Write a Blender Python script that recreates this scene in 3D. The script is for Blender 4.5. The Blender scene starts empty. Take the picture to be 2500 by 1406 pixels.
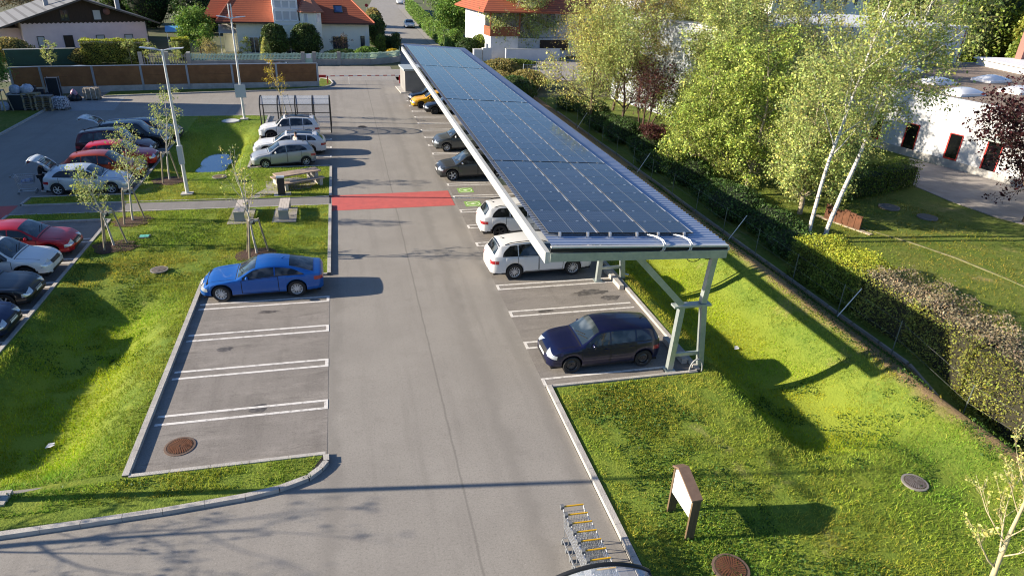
import bpy, math, random
import numpy as np
from mathutils import Vector, Matrix
from mathutils.bvhtree import BVHTree

R = math.radians
SC = bpy.context.scene
COL = SC.collection
rng = random.Random(7)

# ------------------------------------------------------------------ camera, light, sky
def camera():
    yaw, pitch, roll = .251281, .453827, .0442148
    cy, sy = math.cos(yaw), math.sin(yaw)
    fw = Vector((sy*math.cos(pitch), cy*math.cos(pitch), -math.sin(pitch)))
    r = Vector((cy, -sy, 0)); u = r.cross(fw)
    rr = r*math.cos(roll) + u*math.sin(roll); uu = -r*math.sin(roll) + u*math.cos(roll)
    cd = bpy.data.cameras.new('camera'); co = bpy.data.objects.new('camera', cd); COL.objects.link(co)
    m = Matrix((rr, uu, -fw)).transposed().to_4x4(); m.translation = Vector((0, 0, 12.5))
    co.matrix_world = m
    cd.sensor_width = 36; cd.lens = 1641.41/2500*36; cd.clip_start = .1; cd.clip_end = 3000
    SC.camera = co
camera()

SUN_EL, SUN_AZ = R(20.5), R(-8)          # light travels towards +X, a little towards the camera
ldir = Vector((math.cos(SUN_EL)*math.cos(SUN_AZ), math.cos(SUN_EL)*math.sin(SUN_AZ), -math.sin(SUN_EL)))
sl = bpy.data.lights.new('sun', 'SUN'); so = bpy.data.objects.new('sun', sl); COL.objects.link(so)
so.rotation_euler = ldir.to_track_quat('-Z', 'Y').to_euler(); so.location = (-60, 10, 40)
sl.energy = 10.5; sl.angle = R(.53); sl.color = (1, .87, .70)
w = bpy.data.worlds.new('World'); SC.world = w; w.use_nodes = True
nt = w.node_tree; bg = nt.nodes['Background']
sky = nt.nodes.new('ShaderNodeTexSky'); sky.sky_type = 'NISHITA'; sky.sun_disc = False
sky.sun_elevation = SUN_EL; sky.sun_rotation = math.atan2(-ldir.x, -ldir.y); sky.air_density = 1.0; sky.dust_density = .6; sky.ozone_density = 1.4
tn = nt.nodes.new('ShaderNodeMix'); tn.data_type = 'RGBA'; tn.blend_type = 'MULTIPLY'; tn.inputs[0].default_value = 1; tn.inputs[7].default_value = (.74, .95, 1.28, 1)
nt.links.new(sky.outputs[0], tn.inputs[6]); nt.links.new(tn.outputs[2], bg.inputs[0]); bg.inputs[1].default_value = .125
SC.view_settings.view_transform = 'Standard'; SC.view_settings.look = 'None'; SC.view_settings.exposure = 0
SC.render.engine = 'CYCLES'
SC.cycles.max_bounces = 6; SC.cycles.diffuse_bounces = 3; SC.cycles.glossy_bounces = 3; SC.cycles.transmission_bounces = 4; SC.cycles.transparent_max_bounces = 8
SC.cycles.caustics_reflective = False; SC.cycles.caustics_refractive = False
SC.cycles.use_denoising = True; SC.cycles.denoiser = 'OPENIMAGEDENOISE'; SC.cycles.denoising_input_passes = 'RGB_ALBEDO_NORMAL'; SC.cycles.denoising_prefilter = 'ACCURATE'; SC.cycles.pixel_filter_type = 'BLACKMAN_HARRIS'; SC.cycles.filter_width = 1.1; SC.cycles.sample_clamp_indirect = 4

# ------------------------------------------------------------------ materials
def lin(c):
    def f(v): return v/12.92 if v <= .04045 else ((v+.055)/1.055)**2.4
    return tuple(f(v/255) for v in c)
MATS = {}
def mat(name, col, rough=.6, metal=0., spec=.5, coat=0., col2=None, scale=3., detail=4., bump=0., bscale=None, attr=None, contrast=(.35, .65), stretch=None, trans=0., alpha=1.):
    if name in MATS: return MATS[name]
    m = bpy.data.materials.new(name); m.use_nodes = True
    t = m.node_tree; N = t.nodes; L = t.links
    b = N['Principled BSDF']
    b.inputs['Base Color'].default_value = (*col, 1); b.inputs['Roughness'].default_value = rough
    b.inputs['Metallic'].default_value = metal; b.inputs['Specular IOR Level'].default_value = spec
    b.inputs['Coat Weight'].default_value = coat; b.inputs['Coat Roughness'].default_value = .04
    tc = N.new('ShaderNodeTexCoord'); vec = tc.outputs['Object']
    if stretch:
        mp = N.new('ShaderNodeMapping'); mp.inputs['Scale'].default_value = stretch; L.new(vec, mp.inputs[0]); vec = mp.outputs[0]
    out = None
    if col2 is not None:
        n = N.new('ShaderNodeTexNoise'); n.inputs['Scale'].default_value = scale; n.inputs['Detail'].default_value = detail; n.inputs['Roughness'].default_value = .65
        L.new(vec, n.inputs['Vector'])
        r = N.new('ShaderNodeMapRange'); r.inputs[1].default_value, r.inputs[2].default_value = contrast; L.new(n.outputs[0], r.inputs[0])
        mx = N.new('ShaderNodeMix'); mx.data_type = 'RGBA'; L.new(r.outputs[0], mx.inputs[0])
        mx.inputs[6].default_value = (*col, 1); mx.inputs[7].default_value = (*col2, 1); out = mx.outputs[2]
    if attr:
        a = N.new('ShaderNodeAttribute'); a.attribute_name = attr
        mu = N.new('ShaderNodeMix'); mu.data_type = 'RGBA'; mu.blend_type = 'MULTIPLY'; mu.inputs[0].default_value = 1
        if out is not None: L.new(out, mu.inputs[6])
        else: mu.inputs[6].default_value = (*col, 1)
        L.new(a.outputs['Color'], mu.inputs[7]); out = mu.outputs[2]
    if out is not None: L.new(out, b.inputs['Base Color'])
    if bump:
        n2 = N.new('ShaderNodeTexNoise'); n2.inputs['Scale'].default_value = bscale or scale*4; n2.inputs['Detail'].default_value = 3
        L.new(vec, n2.inputs['Vector'])
        bp = N.new('ShaderNodeBump'); bp.inputs['Strength'].default_value = bump; bp.inputs['Distance'].default_value = .05
        L.new(n2.outputs[0], bp.inputs['Height']); L.new(bp.outputs[0], b.inputs['Normal'])
    if trans:
        tr = N.new('ShaderNodeBsdfTranslucent'); ms = N.new('ShaderNodeMixShader'); ms.inputs[0].default_value = trans
        if out is not None: L.new(out, tr.inputs[0])
        else: tr.inputs[0].default_value = (*col, 1)
        L.new(b.outputs[0], ms.inputs[1]); L.new(tr.outputs[0], ms.inputs[2]); L.new(ms.outputs[0], N['Material Output'].inputs[0])
    if alpha < 1: b.inputs['Alpha'].default_value = alpha
    MATS[name] = m
    return m

def paint(name, col, metal=.15, rough=.32):
    return mat('paint_'+name, col, rough, metal, .4, .55)

# ------------------------------------------------------------------ mesh builder
class MB:
    def __init__(s): s.v = []; s.f = []; s.m = []
    def add(s, vs, fs, m=0):
        o = len(s.v); s.v.extend([tuple(p) for p in vs]); s.f.extend([tuple(i+o for i in f) for f in fs]); s.m.extend([m]*len(fs)); return s
    def box(s, x0, x1, y0, y1, z0, z1, m=0):
        v = [(x0,y0,z0),(x1,y0,z0),(x1,y1,z0),(x0,y1,z0),(x0,y0,z1),(x1,y0,z1),(x1,y1,z1),(x0,y1,z1)]
        return s.add(v, [(3,2,1,0),(4,5,6,7),(0,1,5,4),(1,2,6,5),(2,3,7,6),(3,0,4,7)], m)
    def bar(s, p, q, w, h, m=0, up=(0,0,1)):
        p, q = Vector(p), Vector(q); d = (q-p).normalized(); up = Vector(up)
        if abs(d.dot(up)) > .99: up = Vector((0,1,0)) if abs(d.y) < .9 else Vector((1,0,0))
        a = d.cross(up).normalized()*(w/2); b = a.cross(d).normalized()*(h/2)
        v = [p-a-b, p+a-b, p+a+b, p-a+b, q-a-b, q+a-b, q+a+b, q-a+b]
        return s.add(v, [(3,2,1,0),(4,5,6,7),(0,1,5,4),(1,2,6,5),(2,3,7,6),(3,0,4,7)], m)
    def tube(s, pts, rad, n=6, m=0, cap=True):
        pts = [Vector(p) for p in pts]
        if not hasattr(rad, '__len__'): rad = [rad]*len(pts)
        vs = []; fs = []; ref = None
        for i, p in enumerate(pts):
            d = (pts[min(i+1, len(pts)-1)] - pts[max(i-1, 0)])
            if d.length < 1e-9: d = Vector((0,0,1))
            d.normalize()
            if ref is None: ref = Vector((1,0,0)) if abs(d.x) < .8 else Vector((0,1,0))
            a = (ref - d*ref.dot(d)).normalized(); b = d.cross(a); ref = a
            for k in range(n):
                t = 2*math.pi*k/n; vs.append(p + (a*math.cos(t)+b*math.sin(t))*rad[i])
        for i in range(len(pts)-1):
            for k in range(n):
                k2 = (k+1) % n; fs.append((i*n+k, i*n+k2, (i+1)*n+k2, (i+1)*n+k))
        if cap: fs.append(tuple(range(n-1, -1, -1))); fs.append(tuple((len(pts)-1)*n+k for k in range(n)))
        return s.add(vs, fs, m)
    def lathe(s, prof, n=16, o=(0,0,0), m=0, axis='z', close=False):
        vs = []; fs = []
        for r, z in prof:
            for k in range(n):
                t = 2*math.pi*k/n; c, q = r*math.cos(t), r*math.sin(t)
                vs.append((o[0]+c, o[1]+q, o[2]+z) if axis == 'z' else (o[0]+c, o[1]+z, o[2]+q))
        for i in range(len(prof)-1):
            for k in range(n):
                k2 = (k+1) % n
                f = (i*n+k, i*n+k2, (i+1)*n+k2, (i+1)*n+k)
                fs.append(f if axis == 'z' else f[::-1])
        if close: fs.append(tuple((len(prof)-1)*n+k for k in range(n)))
        return s.add(vs, fs, m)
    def disc(s, c, r, n=24, m=0, rz=None):
        vs = [(c[0]+r*math.cos(2*math.pi*k/n), c[1]+(rz or r)*math.sin(2*math.pi*k/n), c[2]) for k in range(n)]
        return s.add(vs, [tuple(range(n))], m)
    def prism(s, poly, z0, z1, m=0):
        n = len(poly); a = sum(poly[i][0]*poly[(i+1)%n][1]-poly[(i+1)%n][0]*poly[i][1] for i in range(n))
        if a < 0: poly = poly[::-1]
        v = [(x,y,z0) for x,y in poly]+[(x,y,z1) for x,y in poly]
        return s.add(v, [tuple(range(n-1,-1,-1)), tuple(range(n,2*n))]+[(i,(i+1)%n,n+(i+1)%n,n+i) for i in range(n)], m)
    def quad(s, a, b, c, d, m=0): return s.add([a,b,c,d], [(0,1,2,3)], m)
    def xf(s, mtx, start=0):
        for i in range(start, len(s.v)): s.v[i] = tuple(mtx @ Vector(s.v[i]))
        return s
    def build(s, name, mats, parent=None, smooth=False, sharp=40, loc=None, rotz=0):
        me = bpy.data.meshes.new(name); me.from_pydata(s.v, [], s.f); 
        for m in (mats if isinstance(mats, (list, tuple)) else [mats]): me.materials.append(m)
        if any(s.m): me.polygons.foreach_set('material_index', s.m)
        if smooth:
            me.polygons.foreach_set('use_smooth', [True]*len(s.f))
            if sharp: me.set_sharp_from_angle(angle=R(sharp))
        me.update(); return link(name, me, parent, loc, rotz)
def link(name, me, parent=None, loc=None, rotz=0):
    o = bpy.data.objects.new(name, me); COL.objects.link(o)
    if parent: o.parent = parent
    if loc is not None: o.location = loc
    if rotz: o.rotation_euler = (0, 0, rotz)
    return o
def tag(o, label=None, cat=None, group=None, kind=None):
    if label: o['label'] = label
    if cat: o['category'] = cat
    if group: o['group'] = group
    if kind: o['kind'] = kind
    return o
def thing(name, label, cat, loc=(0,0,0), rotz=0, group=None):
    o = bpy.data.objects.new(name, None); COL.objects.link(o); o.empty_display_size = .3
    o.location = loc; o.rotation_euler = (0, 0, rotz); return tag(o, label, cat, group)
def copy_tree(o, parent=None):
    c = o.copy(); COL.objects.link(c)
    if parent: c.parent = parent
    for ch in list(o.children): copy_tree(ch, c)
    return c
def dup(root, loc, rotz=None, label=None, group=None):
    c = copy_tree(root); c.location = loc
    if rotz is not None: c.rotation_euler = (0, 0, rotz)
    if label: c['label'] = label
    if group: c['group'] = group
    return c
def curve(pts):
    xs = [p[0] for p in pts]; ys = [p[1] for p in pts]; n = len(xs)
    d = [(ys[i+1]-ys[i])/(xs[i+1]-xs[i]) for i in range(n-1)]
    m = [d[0]]+[0 if d[i-1]*d[i] <= 0 else 2*d[i-1]*d[i]/(d[i-1]+d[i]) for i in range(1, n-1)]+[d[-1]]
    def f(x):
        if x <= xs[0]: return ys[0]
        if x >= xs[-1]: return ys[-1]
        i = 0
        while x > xs[i+1]: i += 1
        h = xs[i+1]-xs[i]; t = (x-xs[i])/h
        return (ys[i]*(2*t**3-3*t*t+1)+m[i]*h*(t**3-2*t*t+t)+ys[i+1]*(-2*t**3+3*t*t)+m[i+1]*h*(t**3-t*t))
    return f
def fast_mesh(name, V, F4, mats, parent=None, col=None, smooth=False, mi=None):
    """V (n,3) array, F4 (m,k) array of equal-sized faces, col (n,3) per-vertex tint."""
    me = bpy.data.meshes.new(name); k = F4.shape[1]; m = len(F4)
    me.vertices.add(len(V)); me.vertices.foreach_set('co', V.astype(np.float32).ravel())
    me.loops.add(m*k); me.loops.foreach_set('vertex_index', F4.astype(np.int32).ravel())
    me.polygons.add(m); me.polygons.foreach_set('loop_start', (np.arange(m)*k).astype(np.int32))
    me.polygons.foreach_set('loop_total', np.full(m, k, np.int32))
    for q in (mats if isinstance(mats, (list, tuple)) else [mats]): me.materials.append(q)
    if smooth: me.polygons.foreach_set('use_smooth', np.ones(m, bool))
    if mi is not None: me.polygons.foreach_set('material_index', np.asarray(mi, np.int32))
    if col is not None:
        a = me.color_attributes.new('tint', 'FLOAT_COLOR', 'POINT')
        c = np.ones((len(V), 4), np.float32); c[:, :3] = col; a.data.foreach_set('color', c.ravel())
    me.update(calc_edges=True); return link(name, me, parent)
# ------------------------------------------------------------------ ground, lawns, road surfaces
nprng = np.random.default_rng(11)
def hnoise(x, y, s, seed=0):
    """cheap smooth value noise for arrays"""
    x = np.asarray(x, float)*s+seed*17.3; y = np.asarray(y, float)*s+seed*9.1
    xi, yi = np.floor(x), np.floor(y); fx, fy = x-xi, y-yi
    fx = fx*fx*(3-2*fx); fy = fy*fy*(3-2*fy)
    def h(a, b):
        v = np.sin(a*127.1+b*311.7+seed*74.7)*43758.5453; return v-np.floor(v)
    return (h(xi,yi)*(1-fx)+h(xi+1,yi)*fx)*(1-fy)+(h(xi,yi+1)*(1-fx)+h(xi+1,yi+1)*fx)*fy
def sstep(a, b, x): t = np.clip((x-a)/(b-a), 0, 1); return t*t*(3-2*t)
def bump1(x, a, b, c, d): return sstep(a, b, x)*(1-sstep(c, d, x))
def hgt(x, y):
    x = np.asarray(x, float); y = np.asarray(y, float)
    z = .07+.05*(hnoise(x, y, .35)-.5)+.20*(hnoise(x, y, .9, 3)-.5)*bump1(x, -11, -9.5, -8.2, -6.8)*bump1(y, 43, 46, 53, 56)
    # near left swale between the two parking rows
    z = z - .95*bump1(x, -11.7, -9.9, -8.9, -6.35)*bump1(y, 14.9, 17.6, 24.3, 27.6)
    # far left swale with the pond
    z = z - 1.02*bump1(x, -11.3, -9.9, -8.2, -6.35)*bump1(y, 42.6, 46.4, 51.2, 56.8) - .30*np.exp(-((x+9.15)/.85)**2-((y-49.6)/2.6)**2)
    # long right swale beside the canopy
    cx = 13.6+.25*np.sin(y*.13)
    z = z - 1.0*bump1(x, 11.6, cx-.4, cx+.4, 17.6)*bump1(y, 11.9, 14.6, 58, 64)
    z = z + .50*bump1(x, 15.6, 17.7, 17.75, 18.75)*bump1(y, 7, 11, 60, 66) - .75*bump1(x, 17.8, 19.0, 20.9, 21.8)*bump1(y, -2, 5, 13.5, 16.5)
    return z

def lawn_mat(name, c1, c2, c3, dry, bank=False):
    m = bpy.data.materials.new(name); m.use_nodes = True; t = m.node_tree; N = t.nodes; L = t.links; b = N['Principled BSDF']
    b.inputs['Roughness'].default_value = .9; b.inputs['Specular IOR Level'].default_value = .15
    tc = N.new('ShaderNodeTexCoord')
    def noise(s, d=4):
        n = N.new('ShaderNodeTexNoise'); n.inputs['Scale'].default_value = s; n.inputs['Detail'].default_value = d; n.inputs['Roughness'].default_value = .7
        L.new(tc.outputs['Object'], n.inputs['Vector']); return n.outputs[0]
    def mix(f, a, bcol, lo, hi):
        r = N.new('ShaderNodeMapRange'); r.inputs[1].default_value = lo; r.inputs[2].default_value = hi; L.new(f, r.inputs[0])
        x = N.new('ShaderNodeMix'); x.data_type = 'RGBA'; L.new(r.outputs[0], x.inputs[0])
        if isinstance(a, tuple): x.inputs[6].default_value = (*a, 1)
        else: L.new(a, x.inputs[6])
        x.inputs[7].default_value = (*bcol, 1); return x.outputs[2]
    o = mix(noise(.55), c1, c2, .38, .62)
    o = mix(noise(6, 5), o, c3, .45, .7)
    o = mix(noise(.33, 6), o, dry, .60, .74)
    o = mix(noise(2.2, 5), o, dry, .66, .80)
    if bank:
        sp = N.new('ShaderNodeSeparateXYZ'); L.new(tc.outputs['Object'], sp.inputs[0])
        def addn(src, k, s):
            a = N.new('ShaderNodeMath'); a.operation = 'MULTIPLY_ADD'; L.new(noise(s, 4), a.inputs[0]); a.inputs[1].default_value = k; L.new(src, a.inputs[2]); return a.outputs[0]
        neg = N.new('ShaderNodeMath'); neg.operation = 'MULTIPLY'; L.new(sp.outputs[2], neg.inputs[0]); neg.inputs[1].default_value = -1
        o = mix(addn(neg.outputs[0], .35, 1.5), o, (.265,.325,.038), .35, .85, )
        o = mix(addn(sp.outputs[0], .9, 1.2), o, (.30,.21,.11), 17.55, 18.0)
    L.new(o, b.inputs['Base Color'])
    bp = N.new('ShaderNodeBump'); bp.inputs['Strength'].default_value = .9; bp.inputs['Distance'].default_value = .06
    L.new(noise(14, 4), bp.inputs['Height']); L.new(bp.outputs[0], b.inputs['Normal'])
    return m
LAWN = lawn_mat('lawn_turf', (.165,.24,.035), (.22,.275,.038), (.095,.16,.022), (.36,.30,.13), True)
YARD = lawn_mat('garden_turf', (.13,.19,.03), (.20,.22,.05), (.08,.13,.018), (.36,.29,.13))
def grid_patch(rects, step, hf=hgt):
    V = []; F = []; o = 0
    for x0, x1, y0, y1 in rects:
        nx = max(1, int(round((x1-x0)/step))); ny = max(1, int(round((y1-y0)/step)))
        X, Y = np.meshgrid(np.linspace(x0, x1, nx+1), np.linspace(y0, y1, ny+1))
        Z = hf(X, Y); V.append(np.stack([X, Y, Z], -1).reshape(-1, 3))
        i = np.arange(ny)[:, None]*(nx+1)+np.arange(nx)[None]; F.append((np.stack([i, i+1, i+nx+2, i+nx+1], -1).reshape(-1, 4))+o); o += (nx+1)*(ny+1)
    return np.concatenate(V), np.concatenate(F)
LAWN_L = [(-11.7, -6.25, 15.4, 27.3), (-11.7, -1.22, 27.3, 36.3), (-11.7, -1.22, 37.75, 43.85), (-11.7, -6.2, 43.85, 59.45), (-14.6, -11.7, 53.6, 59.45),
          (-16.6, -11.7, 38.05, 39.25), (-16.6, -11.7, 35.35, 36.45)]
LAWN_R = [(5.98, 19.0, -4, 17.3), (11.3, 19.0, 17.3, 67)]
V, F = grid_patch(LAWN_L, .22); o = fast_mesh('lawn', V, F, LAWN, smooth=True); tag(o, kind='structure')
V, F = grid_patch(LAWN_R, .25); o = fast_mesh('lawn', V, F, LAWN, smooth=True); tag(o, kind='structure')
V, F = grid_patch([(19.0, 44, -4, 67)], .5); o = fast_mesh('garden_lawn', V, F, YARD, smooth=True); tag(o, kind='structure')
# nose of the island at the lower left
NOSE = [(-1.22, 15.28), (-1.2, 15.0), (-1.62, 14.5), (-2.3, 14.24), (-3.1, 14.1), (-4.98, 13.96), (-6.76, 13.9), (-8.45, 13.86), (-16.5, 13.8)]
mb = MB(); n = 40
top = lambda x: 15.28 if x > -6.25 else 15.4
xs = np.linspace(-16.5, -1.22, n)
nx = [p[0] for p in NOSE[::-1]]; ny = [p[1] for p in NOSE[::-1]]
for i in range(n-1):
    for j in range(3):
        q = []
        for (xx, jj) in ((xs[i], j), (xs[i+1], j), (xs[i+1], j+1), (xs[i], j+1)):
            y0 = float(np.interp(xx, nx, ny)); yy = y0+(top(xx)-y0)*jj/3; q.append((xx, yy, float(hgt(xx, yy))))
        mb.quad(*q)
tag(mb.build('lawn', LAWN, smooth=True, sharp=0), kind='structure')
# rear verges
mb = MB()
mb.quad((-45,40,.06), (-23.75,40,.06), (-23.75,62.1,.06), (-45,62.1,.06))
mb.prism([(-21,68.4),(-12.8,70.2),(-5.5,71.5),(-2.6,72.6),(-1.5,74.0),(-1.25,75.4),(-1.5,77.5),(-2.4,78.5),(-2.6,74.1),(-10,72.4),(-21,70.6)], -.01, .08)
tag(mb.build('verge', YARD), kind='structure')

GROUND = mat('earth', (.12,.11,.06), .95, col2=(.07,.10,.03), scale=.25, detail=6, bump=.5)
def holes_sheet(xs, ys, skip, z):
    mb = MB()
    for i in range(len(xs)-1):
        for j in range(len(ys)-1):
            cx, cy = (xs[i]+xs[i+1])/2, (ys[j]+ys[j+1])/2
            if any(a < cx < b and c < cy < d for a, b, c, d in skip): continue
            mb.quad((xs[i],ys[j],z), (xs[i+1],ys[j],z), (xs[i+1],ys[j+1],z), (xs[i],ys[j+1],z))
    return mb
SK = LAWN_L + [(5.98, 44, -4, 17.3), (11.3, 44, 17.3, 67)]
xs = sorted({v for r in SK for v in r[:2]} | {-1500, -60, 100, 1500}); ys = sorted({v for r in SK for v in r[2:]} | {-800, -4, 100, 250, 2500})
tag(holes_sheet(xs, ys, SK, -.02).build('ground', GROUND), kind='structure')

def asphalt(name, c1, c2, c3, seams=(), rough=.85, streak=False, soft=()):
    m = bpy.data.materials.new(name); m.use_nodes = True; t = m.node_tree; N = t.nodes; L = t.links; b = N['Principled BSDF']
    b.inputs['Roughness'].default_value = rough; b.inputs['Specular IOR Level'].default_value = .3
    tc = N.new('ShaderNodeTexCoord')
    def noise(s, d=4, st=None, ro=.65):
        n = N.new('ShaderNodeTexNoise'); n.inputs['Scale'].default_value = s; n.inputs['Detail'].default_value = d; n.inputs['Roughness'].default_value = ro
        if st:
            mp = N.new('ShaderNodeMapping'); mp.inputs['Scale'].default_value = st; L.new(tc.outputs['Object'], mp.inputs[0]); L.new(mp.outputs[0], n.inputs['Vector'])
        else: L.new(tc.outputs['Object'], n.inputs['Vector'])
        return n.outputs[0]
    def mix(f, a, bc, lo, hi, amt=1.):
        r = N.new('ShaderNodeMapRange'); r.inputs[1].default_value = lo; r.inputs[2].default_value = hi; r.inputs[4].default_value = amt; L.new(f, r.inputs[0])
        x = N.new('ShaderNodeMix'); x.data_type = 'RGBA'; L.new(r.outputs[0], x.inputs[0])
        if isinstance(a, tuple): x.inputs[6].default_value = (*a, 1)
        else: L.new(a, x.inputs[6])
        x.inputs[7].default_value = (*bc, 1); return x.outputs[2]
    o = mix(noise(.4, 5), c1, c2, .35, .65)
    o = mix(noise(1.0, 5, (1.6, .10, 1)), o, c3, .50, .72, .55)     # tyre tracks along the lane
    o = mix(noise(1.3, 6, None, .75), o, c3, .56, .74, .6)           # stains
    if streak:
        o = mix(noise(1.15, 7, (.45, 1.5, 1), .72), o, tuple(v*1.45 for v in c1), .50, .68, .8)
        o = mix(noise(1.7, 7, (.35, 1.4, 1), .75), o, tuple(v*.85 for v in c3), .54, .70, .75)
    o = mix(noise(17, 3, None, .8), o, tuple(v*.62 for v in c3), .50, .74, .62)  # aggregate
    o = mix(noise(24, 2, None, .8), o, tuple(min(1, v*1.5) for v in c2), .56, .76, .5)
    for sx, hw, am in [(q, .045, .45) for q in seams]+[(q, .34, .42) for q in soft]:
        sp = N.new('ShaderNodeSeparateXYZ'); L.new(tc.outputs['Object'], sp.inputs[0])
        wob = N.new('ShaderNodeMath'); wob.operation = 'MULTIPLY_ADD'; L.new(noise(.8, 3), wob.inputs[0]); wob.inputs[1].default_value = .10 if hw < .1 else .9; L.new(sp.outputs[0], wob.inputs[2])
        d = N.new('ShaderNodeMath'); d.operation = 'SUBTRACT'; L.new(wob.outputs[0], d.inputs[0]); d.inputs[1].default_value = sx+(.05 if hw < .1 else .42)
        a = N.new('ShaderNodeMath'); a.operation = 'ABSOLUTE'; L.new(d.outputs[0], a.inputs[0])
        inv = N.new('ShaderNodeMath'); inv.operation = 'MULTIPLY'; L.new(a.outputs[0], inv.inputs[0]); inv.inputs[1].default_value = -1
        o = mix(inv.outputs[0], o, tuple(v*(.55 if hw < .1 else .92) for v in c3), -hw, -hw*.2, am)
    L.new(o, b.inputs['Base Color'])
    bp = N.new('ShaderNodeBump'); bp.inputs['Strength'].default_value = .25; bp.inputs['Distance'].default_value = .02
    L.new(noise(60, 2), bp.inputs['Height']); L.new(bp.outputs[0], b.inputs['Normal'])
    return m
AS_LANE = asphalt('asphalt_lane', (.275,.258,.232), (.315,.296,.266), (.22,.206,.185), seams=(2.35,), soft=(-.95, 5.5, 3.9))
AS_BAY = asphalt('asphalt_bays', (.225,.208,.188), (.265,.245,.222), (.155,.142,.128), streak=True)
AS_PATH = asphalt('asphalt_path', (.22,.212,.2), (.25,.24,.227), (.18,.172,.162))
AS_STREET = asphalt('asphalt_street', (.29,.275,.255), (.33,.315,.29), (.24,.225,.21))
mb = holes_sheet(sorted({v for r in LAWN_L for v in r[:2]} | {-23.6, 5.76, -1.2, -1.12}), sorted({v for r in LAWN_L for v in r[2:]} | {-6, 88}), LAWN_L+[(-16.6, -11.7, 13.9, 15.4)], 0)
tag(mb.build('car_park_road', AS_LANE), kind='structure')
mb = MB()
mb.quad((-6.14,15.4,.004), (-1.12,15.4,.004), (-1.12,27.3,.004), (-6.14,27.3,.004))
mb.quad((-6.14,43.95,.004), (-1.12,43.95,.004), (-1.12,58.2,.004), (-6.14,58.2,.004))
mb.quad((5.76,17.5,.004), (11.2,17.5,.004), (11.2,67,.004), (5.76,67,.004))
mb.quad((-16.75,16,.004), (-11.8,16,.004), (-11.8,35.2,.004), (-16.75,35.2,.004))
mb.quad((-16.75,39.4,.004), (-11.8,39.4,.004), (-11.8,57,.004), (-16.75,57,.004))
tag(mb.build('parking_bay_surface', AS_BAY), kind='structure')
mb = MB()
mb.quad((-16.65,36.5,.012), (-11.6,36.45,.012), (-11.6,38.0,.012), (-16.6,38.05,.012))
mb.quad((-11.6,36.36,.075), (-1.2,36.3,.03), (-1.2,37.72,.03), (-11.6,37.7,.075))
mb.quad((-11.6,36.45,.012), (-11.5,36.36,.075), (-11.5,37.7,.075), (-11.6,38.0,.012))
tag(mb.build('footpath', AS_PATH), kind='structure')
# rear public road and the street climbing away
mb = MB()
mb.quad((-60,75,.003), (40,79,.003), (40,88,.003), (-60,81,.003))
mb.quad((5.76,67,.003), (9,67,.003), (9,80,.003), (5.76,80,.003))
st = [(7.2,17.5,86),(7.4,14.6,98),(7.3,13.6,112),(7.3,14.2,140),(7.4,14.9,190),(10.5,19.5,230),(16,26,300)]
for (a,b_,y),(c,d,y2) in zip(st, st[1:]): mb.quad((a,y,.006),(b_,y,.006),(d,y2,.006),(c,y2,.006))
mb.quad((18.5,77.5,.006), (40,78.5,.006), (45,97,.006), (19,95,.006))
tag(mb.build('street', AS_STREET), kind='structure')
PAVE = mat('paving_concrete', (.36,.34,.31), .85, col2=(.29,.27,.25), scale=1.5, bump=.2)
mb = MB()
for (a,b_,y),(c,d,y2) in zip(st[1:], st[2:]): mb.quad((b_,y,.05),(b_+2.2,y,.05),(d+2.2,y2,.05),(d,y2,.05))
mb.quad((17,86,.02),(24,87,.02),(26,77.6,.02),(18,77.4,.02))
tag(mb.build('pavement', PAVE), kind='structure')
mb = MB(); mb.quad((-23.3,62.1,.006), (-18.6,62.3,.006), (-19.2,68.2,.006), (-26,67.2,.006))
tag(mb.build('paved_yard', mat('paver_grey', (.34,.34,.33), .85, col2=(.27,.27,.27), scale=5, bump=.3)), kind='structure')
mb = MB(); mb.prism([(36.3,36.2),(41.6,42.0),(44.0,35),(46.2,24),(41.5,24),(37.6,27.4),(36.6,29.6),(36.2,32.6)], -.01, .11)
tag(mb.build('garden_path', mat('yard_paving', (.36,.33,.30), .9, col2=(.25,.23,.21), scale=.7, bump=.2)), kind='structure')

# ------------------------------------------------------------------ kerbs
KERB = mat('kerb_concrete', (.50,.48,.44), .8, col2=(.38,.36,.33), scale=2.5, detail=6, bump=.25, bscale=30)
KERBD = mat('kerb_joint', (.16,.15,.14), .9)
def kerb(pts, wd=.14, z1=.11, z0=-.03, seg=1.0):
    mb = MB()
    for (a, b_) in zip(pts, pts[1:]):
        a, b_ = Vector((*a, 0)), Vector((*b_, 0)); L = (b_-a).length; n = max(1, int(round(L/seg))); d = (b_-a)/n
        zc = (z0+z1)/2
        for k in range(n):
            p, q = a+d*k, a+d*(k+1); e = d.normalized()*.005
            mb.bar((p.x+e.x, p.y+e.y, zc), (q.x-e.x, q.y-e.y, zc), wd, z1-z0, 0)
        mb.bar((a.x, a.y, zc-.006), (b_.x, b_.y, zc-.006), wd*.97, z1-z0-.004, 1)
    o = mb.build('kerb', [KERB, KERBD]); return tag(o, kind='structure')
kerb([(-6.17,27.3), (-6.17,15.33)], .16, .13)
kerb([(-6.09,15.33), (-1.15,15.33)], .12, .11)
kerb([(-1.14,15.26),(-1.13,15.0),(-1.28,14.75),(-1.6,14.44),(-2.3,14.17),(-3.1,14.03),(-4.98,13.89),(-6.76,13.83),(-8.45,13.79),(-16.5,13.73)], .15, .12)
kerb([(-1.15,27.25),(-1.15,36.3)], .15, .12); kerb([(-1.15,37.78),(-1.15,43.85)], .15, .12)
kerb([(-1.22,43.92),(-6.1,43.92)], .12, .11); kerb([(-6.17,43.98),(-6.17,59.5)], .15, .12)
kerb([(-1.22,27.26),(-6.09,27.26)], .1, .09)
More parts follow.
